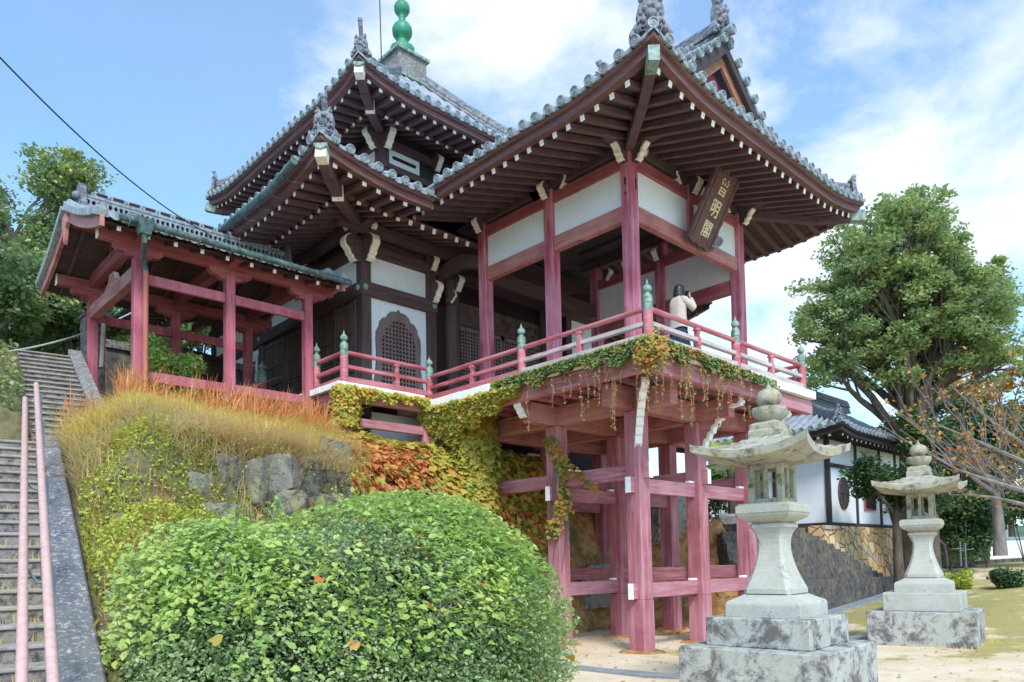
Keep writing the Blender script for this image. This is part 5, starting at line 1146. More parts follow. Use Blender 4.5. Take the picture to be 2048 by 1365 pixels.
# ================================================================== FOLIAGE GENERATORS
def leaves(name, cen, size, mat, parent=None, shape='leaf', up=.35, sizej=.35, droop=None, nrmv=None):
    """one mesh of many separate bent leaves; cen (N,3) world positions"""
    cen = np.asarray(cen, float); N = len(cen)
    if shape == 'leaf': tpl = np.array([(0, 0, 0), (.28, .3, .07), (.3, .62, .06), (0, 1, -.06), (-.3, .62, .06), (-.28, .3, .07)]); fcs = [(0, 1, 2, 3), (0, 3, 4, 5)]
    elif shape == 'maple': tpl = np.array([(0, 0, 0), (.42, .02, .04), (.56, .42, 0), (.3, .5, .05), (0, 1, -.06), (-.3, .5, .05), (-.56, .42, 0), (-.42, .02, .04)]); fcs = [(0, 1, 2, 3), (0, 3, 4, 5), (0, 5, 6, 7)]
    else: tpl = np.array([(0, 0, 0), (.32, .5, .04), (0, 1, 0), (-.32, .5, .04)]); fcs = [(0, 1, 2, 3)]
    n = rng.normal(size=(N, 3)); n[:, 2] = np.abs(n[:, 2])+up
    if nrmv is not None: n = n*.55+np.asarray(nrmv)*1.3
    n /= np.linalg.norm(n, axis=1, keepdims=True); d = rng.normal(size=(N, 3))
    if droop is not None: d[:, 2] -= droop
    d -= n*(d*n).sum(1, keepdims=True); d /= np.linalg.norm(d, axis=1, keepdims=True); s = np.cross(d, n); sz = size*(1+sizej*rng.uniform(-1, 1, N))
    V = cen[:, None, :]+sz[:, None, None]*(tpl[None, :, 0:1]*s[:, None]+(tpl[None, :, 1:2]-.4)*d[:, None]+tpl[None, :, 2:3]*n[:, None])
    k = len(tpl); org = ORG.get(parent, Vector((0, 0, 0))) if parent else Vector((0, 0, 0)); V = V.reshape(-1, 3)-np.array(org)
    return rawmesh(name, V, np.concatenate([(np.arange(N)[:, None]*k+np.array(f)[None]) for f in fcs]), mat, parent)
def rawmesh(name, V, Fq, mat, parent=None):
    me = bpy.data.meshes.new(name); me.vertices.add(len(V)); me.vertices.foreach_set('co', V.astype(np.float32).ravel()); nf = len(Fq); kk = Fq.shape[1]
    me.loops.add(nf*kk); me.loops.foreach_set('vertex_index', Fq.astype(np.int32).ravel()); me.polygons.add(nf)
    me.polygons.foreach_set('loop_start', np.arange(nf, dtype=np.int32)*kk); me.polygons.foreach_set('loop_total', np.full(nf, kk, np.int32))
    me.materials.append(M[mat]); me.update(calc_edges=True); me.validate(); o = bpy.data.objects.new(name, me); COL.objects.link(o)
    if parent: o.parent = parent; ORG[o] = ORG[parent]
    return o
def blades(name, base, height, width, mat, lean=.35, parent=None, tip=0, dirb=None):
    base = np.asarray(base, float); N = len(base); a = rng.uniform(0, 2*math.pi, N); ln = np.abs(rng.normal(0, lean, N))+.05
    dr = np.stack([np.cos(a), np.sin(a), 0*a], 1)
    if dirb is not None: dr = dr+np.array(dirb); 
    sd = np.stack([-dr[:, 1], dr[:, 0], 0*a], 1); sd /= np.linalg.norm(sd, axis=1, keepdims=True)+1e-9; th = rng.uniform(0, math.pi, N); face = sd*np.cos(th)[:, None]+dr*np.sin(th)[:, None]*.6
    h = height*rng.uniform(.55, 1.15, N); ks = np.array([0, .35, .7, 1.0]); ws = np.array([1, .85, .55, .08]) if not tip else np.array([.6, .5, tip, .3]); V = []
    for t, w in zip(ks, ws):
        c = base+dr*(ln*h*t*t)[:, None]+np.array([0, 0, 1])*(h*t*(1-.25*ln*t))[:, None]; V += [c-face*(width*w/2), c+face*(width*w/2)]
    V = np.stack(V, 1).reshape(-1, 3)
    if parent: V = V-np.array(ORG[parent])
    b = np.arange(N)[:, None]*8; Fq = np.concatenate([b+np.array(f) for f in ((0, 1, 3, 2), (2, 3, 5, 4), (4, 5, 7, 6))])
    return rawmesh(name, V, Fq, mat, parent)
def shell_pts(c, r, n, inner=.72, zmin=-1):
    d = rng.normal(size=(n*2, 3)); d /= np.linalg.norm(d, axis=1, keepdims=True); d = d[d[:, 2] > zmin][:n]; q = rng.uniform(inner, 1.0, len(d))[:, None]; return np.array(c)+d*q*np.array(r), d
def branch(mb, p, q, r0, r1, n=6, wob=.12, sides=7):
    p, q = Vector(p), Vector(q); L_ = (q-p).length; pts = []; rs = []
    off = Vector((random.uniform(-1, 1), random.uniform(-1, 1), random.uniform(-.3, .6)))*L_*wob
    for i in range(n+1):
        t = i/n; pts.append(lerp(p, q, t)+off*math.sin(math.pi*t)+Vector((random.uniform(-1, 1), random.uniform(-1, 1), 0))*L_*.015*(0 < i < n)); rs.append(lerp(r0, r1, t))
    mb.tube(pts, rs, sides); return pts
def tree(name, label, cat, base, trunk_top, r, blobs, leaf, mat, nleaf, bark='bark', group=None, sub=26, cl=.55, sparse=1.0, fork=None):
    """blobs: (centre, radii); foliage built from clumps spread through every blob"""
    t = thing(name, label, cat, base, group); base = Vector(base); tt = Vector(trunk_top); m = MB()
    m.tube([base-Vector((0, 0, .4)), base+Vector((0, 0, .15)), lerp(base, tt, .3)+Vector((.06, .03, 0)), lerp(base, tt, .65)-Vector((.04, 0, 0)), tt], [r*1.45, r*1.2, r, r*.9, r*.75], 14)
    tr = m.build('trunk', bark, t, 2); allp = []; wsum = sum(b[1][0]*b[1][1]*b[1][2] for b in blobs)**1.0; lm = MB()
    for c, rad in blobs:
        c = Vector(c); w = rad[0]*rad[1]*rad[2]/wsum; pts = branch(lm, tt-Vector((0, 0, random.uniform(0, .25)*(tt-base).length)), c, r*.42, r*.1, 7, .08)
        ncl = max(4, int(sub*(w*len(blobs))**.6)); cc_, _ = shell_pts(c, rad, ncl, .35)
        nl = int(nleaf*w/ncl)
        for k, q in enumerate(cc_):
            if k % 2 == 0: branch(lm, pts[random.choice((3, 4, 5, 6))], q, r*.12, r*.03, 4, .1, 5)
            rr = cl*random.uniform(.6, 1.25); pp, _ = shell_pts(q, (rr, rr, rr*.62), nl, .3); allp.append(pp)
    lm.build('limbs', bark, t, 2); leaves('crown', np.concatenate(allp), leaf, mat, t, 'simple', .6); return t
def atd(u, v, t): 
    d = F_+R2*((u-1024)/FPX)-U2*((v-1052.704)/FPX); return CAM+d*t

# ================================================================== BUSH IN FRONT
bc = np.array([-8.2, -2.6, .05]); br_ = np.array([2.2, 1.75, 2.28])
bu = thing('clipped_bush', 'large rounded green bush overgrown with a leafy vine in the foreground', 'bush', tuple(bc))
nn_ = 150000; P_, D_ = shell_pts((0, 0, 0), (1, 1, 1), nn_, .86, -.1)
lump = 1+.045*np.sin(5*D_[:, 0]+2*D_[:, 2]*3)+.04*np.sin(7*D_[:, 1]*1.3+D_[:, 0]*4)+.03*np.sin(13*D_[:, 2]+9*D_[:, 0])
RV = Vector((R_.x, R_.y, 0)); FV = Vector((F_.x, F_.y, 0)).normalized()
def bushpt(D, q): # ellipsoid aligned with the view's left-right axis, squarer than an ellipse
    Dn = np.sign(D)*np.abs(D)**.86; loc = Dn*q[:, None]*br_; return bc+loc[:, 0:1]*np.array(RV)+loc[:, 1:2]*np.array(FV)+np.array([0, 0, 1])*loc[:, 2:3]
ch_ = .035*np.sin(31*D_[:, 0]+9*np.sin(17*D_[:, 2]))*np.cos(27*D_[:, 2]+11*D_[:, 1]); q = rng.uniform(.86, 1.0, len(D_))*lump+ch_; leaves('foliage', bushpt(D_, q), .033, 'bush_leaf', bu, 'leaf', .2, .4, nrmv=D_*.25)
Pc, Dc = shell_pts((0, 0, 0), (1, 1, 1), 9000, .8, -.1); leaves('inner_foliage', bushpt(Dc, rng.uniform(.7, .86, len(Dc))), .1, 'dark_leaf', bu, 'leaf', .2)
sel = D_[(D_[:, 2] > .56+.22*rng.uniform(-1, 1, len(D_))) & (D_[:, 1] < .5)]; sel = sel[rng.permutation(len(sel))[:17000]]
vk = (np.sin(7*sel[:, 0]+3*np.sin(5*sel[:, 2]+1))+np.cos(6*sel[:, 1]*1.4+4*sel[:, 0])+.9*(sel[:, 0]+.2)) > rng.uniform(-1.3, .9, len(sel)); sel = sel[vk]
lump2 = 1.0+.045*np.sin(5*sel[:, 0]+2*sel[:, 2]*3)+.04*np.sin(7*sel[:, 1]*1.3+sel[:, 0]*4)
leaves('climbing_vine', bushpt(sel, lump2+rng.uniform(-.01, .05, len(sel))), .056, 'vine_top_leaf', bu, 'leaf', .5, .6, nrmv=sel*.5)
m = MB()
for i in range(70):
    d = sel[random.randrange(len(sel))]; p0 = Vector(bushpt(np.array([d]), np.array([1.0]))[0]); pts = [p0]
    for j in range(5): pts.append(pts[-1]+Vector((random.uniform(-1, 1)*.09, random.uniform(-1, 1)*.09, random.uniform(-.03, .1))))
    m.tube(pts, .004, 4, caps=False)
for i in range(14): a = i*.45; m.tube([bc+np.array((0, 0, .0)), bc+np.array((.4*math.cos(a), .4*math.sin(a), .8)), bc+np.array((1.3*math.cos(a), 1.1*math.sin(a), 1.6))], [.05, .035, .01], 6)
m.build('stems', 'pale_bark', bu)
sprig = []; m = MB()
for i in range(150):
    d = sel[random.randrange(len(sel))]
    if d[2] < .25: continue
    p0 = Vector(bushpt(np.array([d]), np.array([1.0]))[0]); dr = Vector((d[0]*.3+random.uniform(-.5, .5), random.uniform(-.4, .4), 1)).normalized(); L_ = random.uniform(.08, .26); m.tube([p0, p0+dr*L_*.6, p0+dr*L_+Vector((0, 0, -.02))], [.004, .003, .002], 4)
    for k in range(int(L_*44)+3): sprig.append(tuple(p0+dr*L_*random.random()+Vector((random.uniform(-.035, .035), random.uniform(-.035, .035), random.uniform(-.02, .03)))))
m.build('sprig_stems', 'fern_leaf', bu); leaves('sprig_leaves', sprig, .055, 'vine_top_leaf', bu, 'leaf', .3, .5)
pf, _ = shell_pts((0, 0, 0), (1, 1, 1), 16000, 1, .1); pf = pf[pf[:, 1] < .4][:26]; leaves('yellowed_leaves', bushpt(pf, np.full(len(pf), 1.04)), .085, 'autumn_leaf', bu, 'maple', .5, nrmv=pf)
# a second lobe of the bush at the right foot
# ================================================================== ROCKS ON THE BANK
def rock(loc, dims, label, mat='rock', seed=0, yaw=0, tilt=0, group=None, cat='rock'):
    rr = random.Random(seed); import bmesh; bm = bmesh.new(); ca, sa = math.cos(yaw), math.sin(yaw)
    for i in range(34):
        p = [rr.uniform(-1, 1) for _ in range(3)]; k = rr.randrange(3); p[k] = math.copysign(rr.uniform(.82, 1), p[k]); k2 = (k+1) % 3
        if rr.random() < .6: p[k2] = math.copysign(rr.uniform(.7, .95), p[k2])
        x, y, z = p[0]*dims[0]+tilt*p[2]*dims[2], p[1]*dims[1], p[2]*dims[2]; bm.verts.new((loc[0]+ca*x-sa*y, loc[1]+sa*x+ca*y, loc[2]+z))
    r_ = bmesh.ops.convex_hull(bm, input=bm.verts[:]); bmesh.ops.delete(bm, geom=[g for g in r_['geom_interior'] if isinstance(g, bmesh.types.BMVert)], context='VERTS')
    bmesh.ops.triangulate(bm, faces=bm.faces[:]); bmesh.ops.subdivide_edges(bm, edges=bm.edges[:], cuts=3, use_grid_fill=True)
    for v in bm.verts: f = .02*min(dims)/.3; v.co += Vector([f*math.sin(v.co[(k+1) % 3]*19+k*2+seed)*math.cos(v.co[(k+2) % 3]*23+seed) for k in range(3)])
    me = bpy.data.meshes.new('rock'); bm.to_mesh(me); bm.free(); me.materials.append(M[mat]); o = bpy.data.objects.new('rock', me); COL.objects.link(o)
    me.polygons.foreach_set('use_smooth', [True]*len(me.polygons)); me.set_sharp_from_angle(angle=R(22))
    return tag(o, label, cat, group)
rk = [(-7.15, 1.95, 2.98, .3, .3, .3, 'rock', 'pale lichened rock at the left end of the bank wall above the bush'),
      (-6.62, 2.15, 3.18, .32, .3, .46, 'bank_rock', 'dark cracked rock left of the large pale block in the bank wall'),
      (-6.1, 2.3, 3.22, .3, .3, .4, 'rock', 'narrow grey rock just left of the large pale block'),
      (-5.52, 2.42, 3.42, .42, .3, .3, 'rock', 'large flat faced pale block in the middle of the bank wall'),
      (-5.0, 2.6, 3.42, .22, .28, .36, 'bank_rock', 'squarish grey block right of the large pale block in the bank wall'),
      (-4.62, 2.8, 3.5, .26, .3, .44, 'bank_rock', 'tall dark grey rock next to last at the right end of the bank wall'),
      (-4.2, 3.0, 3.55, .26, .3, .68, 'bank_rock', 'tallest dark pointed rock at the right end of the bank wall'),
      (-6.75, 1.95, 2.62, .5, .3, .24, 'bank_rock', 'low dark slab beneath the cracked rock in the bank wall'),
      (-5.6, 2.2, 2.85, .55, .32, .28, 'bank_rock', 'low dark slab beneath the large pale block of the bank wall'),
      (-4.75, 2.5, 2.85, .4, .32, .3, 'bank_rock', 'low dark slab beneath the tall dark rock of the bank wall'),
      (-8.0, .9, 2.0, .3, .25, .22, 'rock', 'small pale stone poking out of ferns beside the steps kerb')]
for i, (x, y, z, a, b, c, mt, lb) in enumerate(rk): rock((x-.75, y, z-.12), (a, b, c), lb, mt, 10+i*3, .5+.1*i, -.15 if i == 5 else 0, 'rocks of the bank')
for i, (x, y, a, b, c, lb) in enumerate(((5.3, 3.1, .8, .5, .9, 'big mossy boulder behind the right stilts of the pavilion'), (6.3, 1.5, .55, .5, .55, 'grey boulder at the foot of the slope beside the right stilt'), (4.6, 3.6, .5, .5, .5, 'small pale boulder among fallen leaves behind the middle stilt'), (3.2, 4.0, .6, .4, .6, 'brown boulder in the earth bank under the pavilion'), (7.2, 2.2, .6, .5, .5, 'rough boulder above the dark retaining wall end'))):
    rock((x, y, Hs(x, y)+c*.25), (a, b, c), lb, 'rock' if i != 1 else 'dark_stone', 50+i*7, i, 0, 'rocks of the slope')

# ================================================================== GRASSES AND WEEDS
def scatter(n, x0, x1, y0, y1, ok=None):
    x = rng.uniform(x0, x1, n); y = rng.uniform(y0, y1, n)
    if ok is not None: k = ok(x, y); x, y = x[k], y[k]
    return np.stack([x, y, Hn(x, y)-.02], 1)
leafmat('pebble', [C(150, 130, 108), C(190, 176, 156), C(120, 104, 88), C(210, 200, 186)], 0, .9)
def acof(x, y): dx, dy = x-SP[0], y-SP[1]; return -dx*SD[1]+dy*SD[0], dx*SD[0]+dy*SD[1]
def bank(x, y): ac, al = acof(x, y); return (ac < -.33) & (y > np.interp(x, TX, TY)+.3)
def cl_(x, y, f, sd, th, w=1.0): return noise2(x, y, f, sd)+.5*noise2(x, y, f*2.7, sd+3) > th+w*rng.uniform(-.5, .5, len(x))
g1 = scatter(34000, -9.5, -4.1, 2.9, 6.1, lambda x, y: bank(x, y) & cl_(x, y, 1.9, 2, -.7))
tag(blades('meadow_grass', g1, .5, .02, 'grass_blade', .7), 'yellow green long grass covering the top of the bank below the gallery', 'grass', None, 'stuff')
g2 = scatter(5800, -8.9, -4.4, 4.0, 6.0, lambda x, y: bank(x, y) & cl_(x, y, 2.7, 7, .05, .9))
tag(blades('plume_grass', g2, .92, .014, 'plume_blade', .32, tip=1.7, dirb=(.25, -.1, 0)), 'tall orange brown plume grass standing in front of the gallery posts', 'grass', None, 'stuff')
g3 = scatter(24000, -9.7, -4.3, 1.7, 5.0, lambda x, y: bank(x, y) & cl_(x, y, 2.6, 4, -.1))
tag(blades('dry_grass', g3, .38, .02, 'dry_blade', 1.3, dirb=(-.3, -.6, 0)), 'pale dry grass matted over the edge of the bank', 'grass', None, 'stuff')
g4 = scatter(60000, -9.8, -5.0, -3.8, 3.0, lambda x, y: bank(x, y) & cl_(x, y, 2.1, 9, -.45))
g4[:, 2] += rng.uniform(0, .2, len(g4))*(1+.7*noise2(g4[:, 0], g4[:, 1], 3.3, 2)); tag(leaves('bank_weeds', g4, .05, 'fern_leaf', None, 'leaf', .6), 'yellow green ferns and weeds on the bank beside the stone steps', 'weeds', None, 'stuff')
g4b = scatter(9000, -9.8, -4.0, -3.6, 3.4, lambda x, y: bank(x, y)); tag(blades('bank_grass', g4b, .24, .011, 'grass_blade', 1.1), 'short yellow green grass between the ferns of the bank', 'grass', None, 'stuff')
g5 = scatter(1100, -9.5, -8.3, -3.6, 1.5, lambda x, y: bank(x, y) & cl_(x, y, 3, 1, .25, .6)); tag(blades('brown_stalks', g5, .5, .011, 'plume_blade', .5), 'tuft of brown grass stalks between the steps kerb and the bush', 'grass', None, 'stuff')
g8 = scatter(2000, -8.0, -4.8, 2.3, 3.5, None); g8[:, 2] = np.maximum(g8[:, 2], 3.45); tag(blades('hanging_grass', g8, .4, .012, 'dry_blade', 1.6, dirb=(-.3, -1.2, 0)), 'dry grass hanging over the rocks of the bank wall', 'grass', None, 'stuff')
g10 = scatter(5200, -8.2, -4.7, 1.5, 3.4, None); g10[:, 2] = np.where(rng.uniform(0, 1, len(g10)) < .35, rng.uniform(2.9, 3.75, len(g10)), g10[:, 2]+rng.uniform(0, .2, len(g10))); k10 = cl_(g10[:, 0], g10[:, 1], 3.4, 5, .1); g10 = g10[k10]; tag(leaves('rock_weeds', g10, .045, 'fern_leaf', None, 'leaf', .4), 'small ferns sprouting between the rocks of the bank wall', 'weeds', None, 'stuff')
g9 = scatter(7000, -12.5, -9.0, 2.6, 10.5, lambda x, y: ((x-(-8.38))*.9915-(y-4.2)*.13 < -1.0)); g9[:, 2] += rng.uniform(0, .3, len(g9)); tag(leaves('slope_undergrowth', g9, .09, 'wood_leaf', None, 'leaf', .6), 'leafy ground cover on the slope left of the upper steps', 'undergrowth', None, 'stuff')
def yscat(n, x0, x1, y0, y1, z=0.0):
    x = rng.uniform(x0, x1, n); y = rng.uniform(y0, y1, n); return np.stack([x, y, yard(x, y)+z], 1)
q_ = yscat(9000, -7, 16, -9, 1.0); q_ = q_[noise2(q_[:, 0], q_[:, 1], .9, 3)+.6*noise2(q_[:, 0], q_[:, 1], 2.9, 1)+.07*q_[:, 0] > rng.uniform(.2, 1.2, len(q_))]; tag(blades('yard_grass', q_, .05, .012, 'grass_blade', .9), 'short sparse grass in patches over the sandy yard', 'grass', None, 'stuff')
def ring(cx, cy, h, n): 
    a = rng.uniform(-1, 1, n)*h; s_ = rng.integers(0, 4, n); o_ = h+np.abs(rng.normal(0, .05, n)); x = np.where(s_ == 0, a, np.where(s_ == 1, a, np.where(s_ == 2, o_, -o_))); y = np.where(s_ == 0, o_, np.where(s_ == 1, -o_, a)); return np.stack([cx+x, cy+y, yard(cx+x, cy+y)], 1)
tag(blades('base_grass', np.concatenate([ring(-2.95, -4.27, .93, 260), ring(3.98, -3.84, .95, 420)]), .09, .01, 'grass_blade', .8), 'small grass tufts growing round the lantern bases', 'grass', None, 'stuff')
q_ = yscat(7000, -7, 12, -9, 3, .004); tag(leaves('gravel', q_, .022, 'pebble', None, 'simple', 3), 'scattered small pebbles and grit on the sandy yard', 'gravel', None, 'stuff')
q_ = yscat(420, -5, 12, -8, 2.5, .012); tag(leaves('yard_leaves', q_, .07, 'autumn_leaf', None, 'leaf', 4), 'a few dry fallen leaves lying on the yard', 'fallen leaves', None, 'stuff')
# step tufts
st = []
for i in (2, 3, 5, 6, 8, 9, 11, 13, 14, 17, 20, 22):
    for k in range(90):
        p = v2(-2.1+i*.3+.3-.02, random.betavariate(.7, 1.4)*2.3+.02); st.append((p[0]+random.uniform(-.02, .02), p[1]-random.uniform(0, .03), (i+1)*.1387-.01))
tag(blades('step_grass', np.array(st), .09, .008, 'grass_blade', .8), 'small tufts of grass growing in the joints of the stone steps', 'grass', None, 'stuff')
# hillside cover on the left and behind
g6 = scatter(26000, -20, -2.6, 3, 17, lambda x, y: ((acof(x, y)[0] > 2.75) | (y > 10.2)) & ~((x > -10.1) & (x < -7.4) & (y < 10.6)))
g6[:, 2] += rng.uniform(0, .5, len(g6)); tag(leaves('hillside_undergrowth', g6, .13, 'wood_leaf', None, 'leaf', .5), 'mixed green undergrowth covering the hillside beyond the steps', 'undergrowth', None, 'stuff')
g7 = scatter(9000, -7.3, -3.8, 6, 11.5, None); g7 = g7[rng.uniform(0, 1, len(g7)) < .35]; g7[:, 2] += rng.uniform(0, .12, len(g7)); tag(leaves('ground_ivy', g7, .09, 'fern_leaf', None, 'leaf', .7), 'low weeds on the ground inside and behind the gallery', 'weeds', None, 'stuff')
# moss and fallen leaves
k = 1500; fl_ = np.stack([rng.uniform(3, 9, k), rng.uniform(.8, 5, k)], 1); fz = Hn(fl_[:, 0], fl_[:, 1])+.02; tag(leaves('fallen_leaves', np.column_stack([fl_, fz]), .12, 'creeper_red', None, 'leaf', 2), 'brown and red fallen leaves over the rocky slope behind the stilts', 'fallen leaves', None, 'stuff')

# ================================================================== CREEPERS
def creep_leaves(pts, nrm, size, mat, parent, nm, drp=.8): return leaves(nm, pts, size, mat, parent, 'maple', .2, .35, droop=drp, nrmv=nrm)
leafmat('ivy_mix', [C(96, 124, 74), C(150, 156, 80), C(204, 158, 76), C(206, 120, 80)], .35, .6, 2.2)
vc = thing('creeper', 'yellow and red leaved creeper spreading over the bank below the veranda', 'creeper', (-1.5, 3.6, 3))
n = 24000; x = rng.uniform(-4.9, 2.4, n); y = rng.uniform(1.4, 5.0, n); hh = Hn(x, y); kp = (hh > 1.7+.5*(x > .5)+rng.normal(0, .45, len(x))+.4*noise2(x, y*.2, 3.1, 2)) & (y > np.interp(x, TX, TY)+.35) & (y < np.interp(x, UX, UY)+.25); x, y, hh = x[kp], y[kp], hh[kp]
e = .05; nx_ = np.stack([-(Hn(x+e, y)-hh)/e, -(Hn(x, y+e)-hh)/e, np.ones_like(x)], 1); nx_ /= np.linalg.norm(nx_, axis=1, keepdims=True); pp = np.stack([x, y, hh], 1)+nx_*rng.uniform(.02, .28, len(x))[:, None]
redm = rng.uniform(0, 1, len(x)) < np.clip(.1+.75*np.clip((-1.2-x)/2.0, 0, 1)*(hh < 4.15)+.45*(hh < 3.0)*(x > -.5)+.35*noise2(x, y, 1.9, 3), .04, .85); creep_leaves(pp[~redm], nx_[~redm], .15, 'creeper_leaf', vc, 'leaves'); creep_leaves(pp[redm], nx_[redm], .13, 'creeper_red', vc, 'red_leaves')
# column of creeper climbing the left hidden stilt, and the curtain under the deck
n = 3000; z = rng.uniform(3.0, 5.3, n); a = rng.uniform(-1.9, 1.2, n)-math.pi/2*1.2; rr = .27+.12*rng.uniform(0, 1, n)+.25*np.clip((3.2-z)/1.8, 0, 1); pts = np.stack([-.55+rr*1.5*np.cos(a), B-.1+rr*1.5*np.sin(a), z], 1)
creep_leaves(pts, np.stack([np.cos(a), np.sin(a), .3+0*a], 1), .14, 'creeper_leaf', vc, 'leaves')
n = 3600; t = rng.uniform(0, 1, n); y = 1.9+3.3*t; dep = (.2+.85*np.clip((t-.05)/.6, 0, 1))*(.75+.4*noise2(t*9, t*3, 1.3)); z = 5.4-np.abs(rng.beta(1, 1.5, n))*dep; pts = np.stack([-1.36-rng.uniform(0, .16, n)+.35*(5.4-z), y, z], 1)
creep_leaves(pts, np.tile([-1, -.2, .3], (n, 1)), .11, 'creeper_leaf', vc, 'leaves')
n = 1500; t = rng.uniform(0, 1, n); t = t[np.sin(t*23)+.6*np.sin(t*51) > rng.uniform(-1.6, 1, n)]; n = len(t); x = -3.75+2.5*t; dep = .12+.3*(t < .14)+.18*np.abs(noise2(t*8, 2, 1.2)); z = 5.62-rng.beta(1, 1.6, n)*dep*1.2; pts = np.stack([x, 4.95-rng.uniform(0, .14, n), z], 1); creep_leaves(pts, np.tile([-.1, -1, .3], (n, 1)), .11, 'creeper_leaf', vc, 'leaves')
n = 1100; z = rng.uniform(4.75, 5.6, n); a = rng.uniform(0, 6.28, n); rr = .2+.12*rng.uniform(0, 1, n); pts = np.stack([-3.5+rr*np.cos(a), 5.02+rr*np.sin(a), z], 1); creep_leaves(pts, np.stack([np.cos(a), np.sin(a), .2+0*a], 1), .12, 'creeper_leaf', vc, 'leaves')
# sprays climbing the middle left stilt
n = 520; z = rng.beta(1.3, 1.1, n)*2.2+2.3; a = 3.9+.8*np.sin(z*2.3)+rng.normal(0, .33, n); rr = .25+.13*rng.uniform(0, 1, n)**2; pts = np.stack([rr*np.cos(a), A+rr*np.sin(a), z], 1); creep_leaves(pts, np.stack([np.cos(a), np.sin(a), .2+0*a], 1), .09, 'ivy_mix', vc, 'leaves')
n = 190; t = rng.uniform(0, 1, n); pts = np.stack([-.16+0*t, lerp(1.9, .9, t), 3.5+.22*np.sin(t*5)+.07*rng.normal(size=n)], 1); creep_leaves(pts, np.tile([-1, 0, .3], (n, 1)), .07, 'ivy_mix', vc, 'leaves')
m = MB()
for i in range(26):
    z0 = random.uniform(1.5, 3.5); a0 = random.uniform(2.2, 5.2); cyy = random.choice((A, B)); pts = [(.24*math.cos(a0+.5*k*.3), cyy+.24*math.sin(a0+.5*k*.3), z0+k*.22) for k in range(7)]; m.tube(pts, .008, 5, caps=False)
m.build('stems', 'bark', vc)
iv = thing('ivy', 'small leaved green and red ivy draping over the front corner of the pavilion deck', 'ivy', (-1.38, -1.38, 5.4))
def drape(p, q, n, dens, d0, nrm, mat, nm, sz=.06):
    t = rng.beta(*dens, n); pts = np.outer(1-t, p)+np.outer(t, q); dep = d0(t); pts[:, 2] -= rng.beta(1, 1.4, n)*dep-.03; pts += np.outer(rng.uniform(.0, .14, n), nrm); creep_leaves(pts, np.tile(np.array(nrm)+[0, 0, .3], (n, 1)), sz, mat, iv, nm, 1.2)
drape((-1.38, -1.4, 5.6), (-1.38, 2.6, 5.56), 6200, (1, 1.25), lambda t: .16+.3*np.abs(noise2(t*13, 2, 1.1))*(1-.3*t), (-1, 0, 0), 'ivy_leaf', 'leaves')
drape((-1.4, -1.38, 5.6), (3.2, -1.38, 5.48), 4200, (1, 1.7), lambda t: .14+.3*np.abs(noise2(t*12, 1, 1.1))*(1-.7*t), (0, -1, 0), 'ivy_leaf', 'leaves')
n = 1100; d = rng.normal(size=(n, 3))*[.17, .17, .2]; pts = np.array([-1.4, -1.4, 5.4])+d*.72; pts[:, 2] -= .05; creep_leaves(pts, np.tile([-.7, -.7, .3], (n, 1)), .05, 'ivy_mix', iv, 'leaves', 1.2)
# hanging strands
hs, hl2, m = [], [], MB()
for i in range(46):
    if i < 22: t = random.betavariate(1, 2.2); p0 = Vector((-1.45, -1.4+4.4*t, 5.35))
    else: t = random.betavariate(1, 1.8); p0 = Vector((-1.4+4.2*t, -1.45, 5.33))
    ln = random.uniform(.12, 1)**1.6*1.05*(1.15-.5*t)+.12; pts = [p0]
    for j in range(9): pts.append(p0+Vector((.03*math.sin(j*.9+i), .03*math.cos(j*.7+i), -ln*(j+1)/9)))
    m.tube(pts, .004, 4, caps=False)
    for k in range(int(ln*34)): 
        q = pts[min(9, int(k/(ln*34)*9.5)+1)]; (hs if random.random() < .5 else hl2).append((q.x+random.uniform(-.03, .03), q.y+random.uniform(-.03, .03), q.z+random.uniform(-.05, .05)))
m.build('stems', 'red_faded', iv); leaves('red_leaves', hs, .05, 'ivy_mix', iv, 'leaf', .1, droop=1.5); leaves('leaves', hl2, .05, 'ivy_leaf', iv, 'leaf', .1, droop=1.5)

# ================================================================== TREES
TB = atd(1822, 905, 28); tz = float(yard(TB.x, TB.y)); tb = (TB.x, TB.y, tz); tp = atd(1818, 800, 28)
bl = []
for u, v, rx, rz in ((1815, 470, 2.0, 1.7), (1740, 520, 1.9, 1.5), (1890, 560, 2.2, 1.6), (1680, 590, 1.7, 1.2), (1960, 610, 1.8, 1.3), (1800, 600, 2.2, 1.4), (1730, 680, 1.9, 1.1), (1900, 690, 2.1, 1.1), (1660, 740, 1.4, .9), (1980, 720, 1.3, .9), (1820, 405, 1.2, .7), (1800, 750, 1.3, .6), (1985, 650, 1.4, 1.1), (1640, 660, 1.2, .9)): 
    for dd in (-1.3, 1.0): p = atd(u+random.uniform(-12, 12), v+random.uniform(-8, 8), 28+dd); bl.append((tuple(p), (rx*.9, rx*.9, rz*.95)))
tree('camphor_tree', 'big round crowned green tree with a thick dark trunk beside the white building', 'tree', tb, tuple(tp), .46, bl, .15, 'tree_leaf', 88000, sub=26, cl=.5)
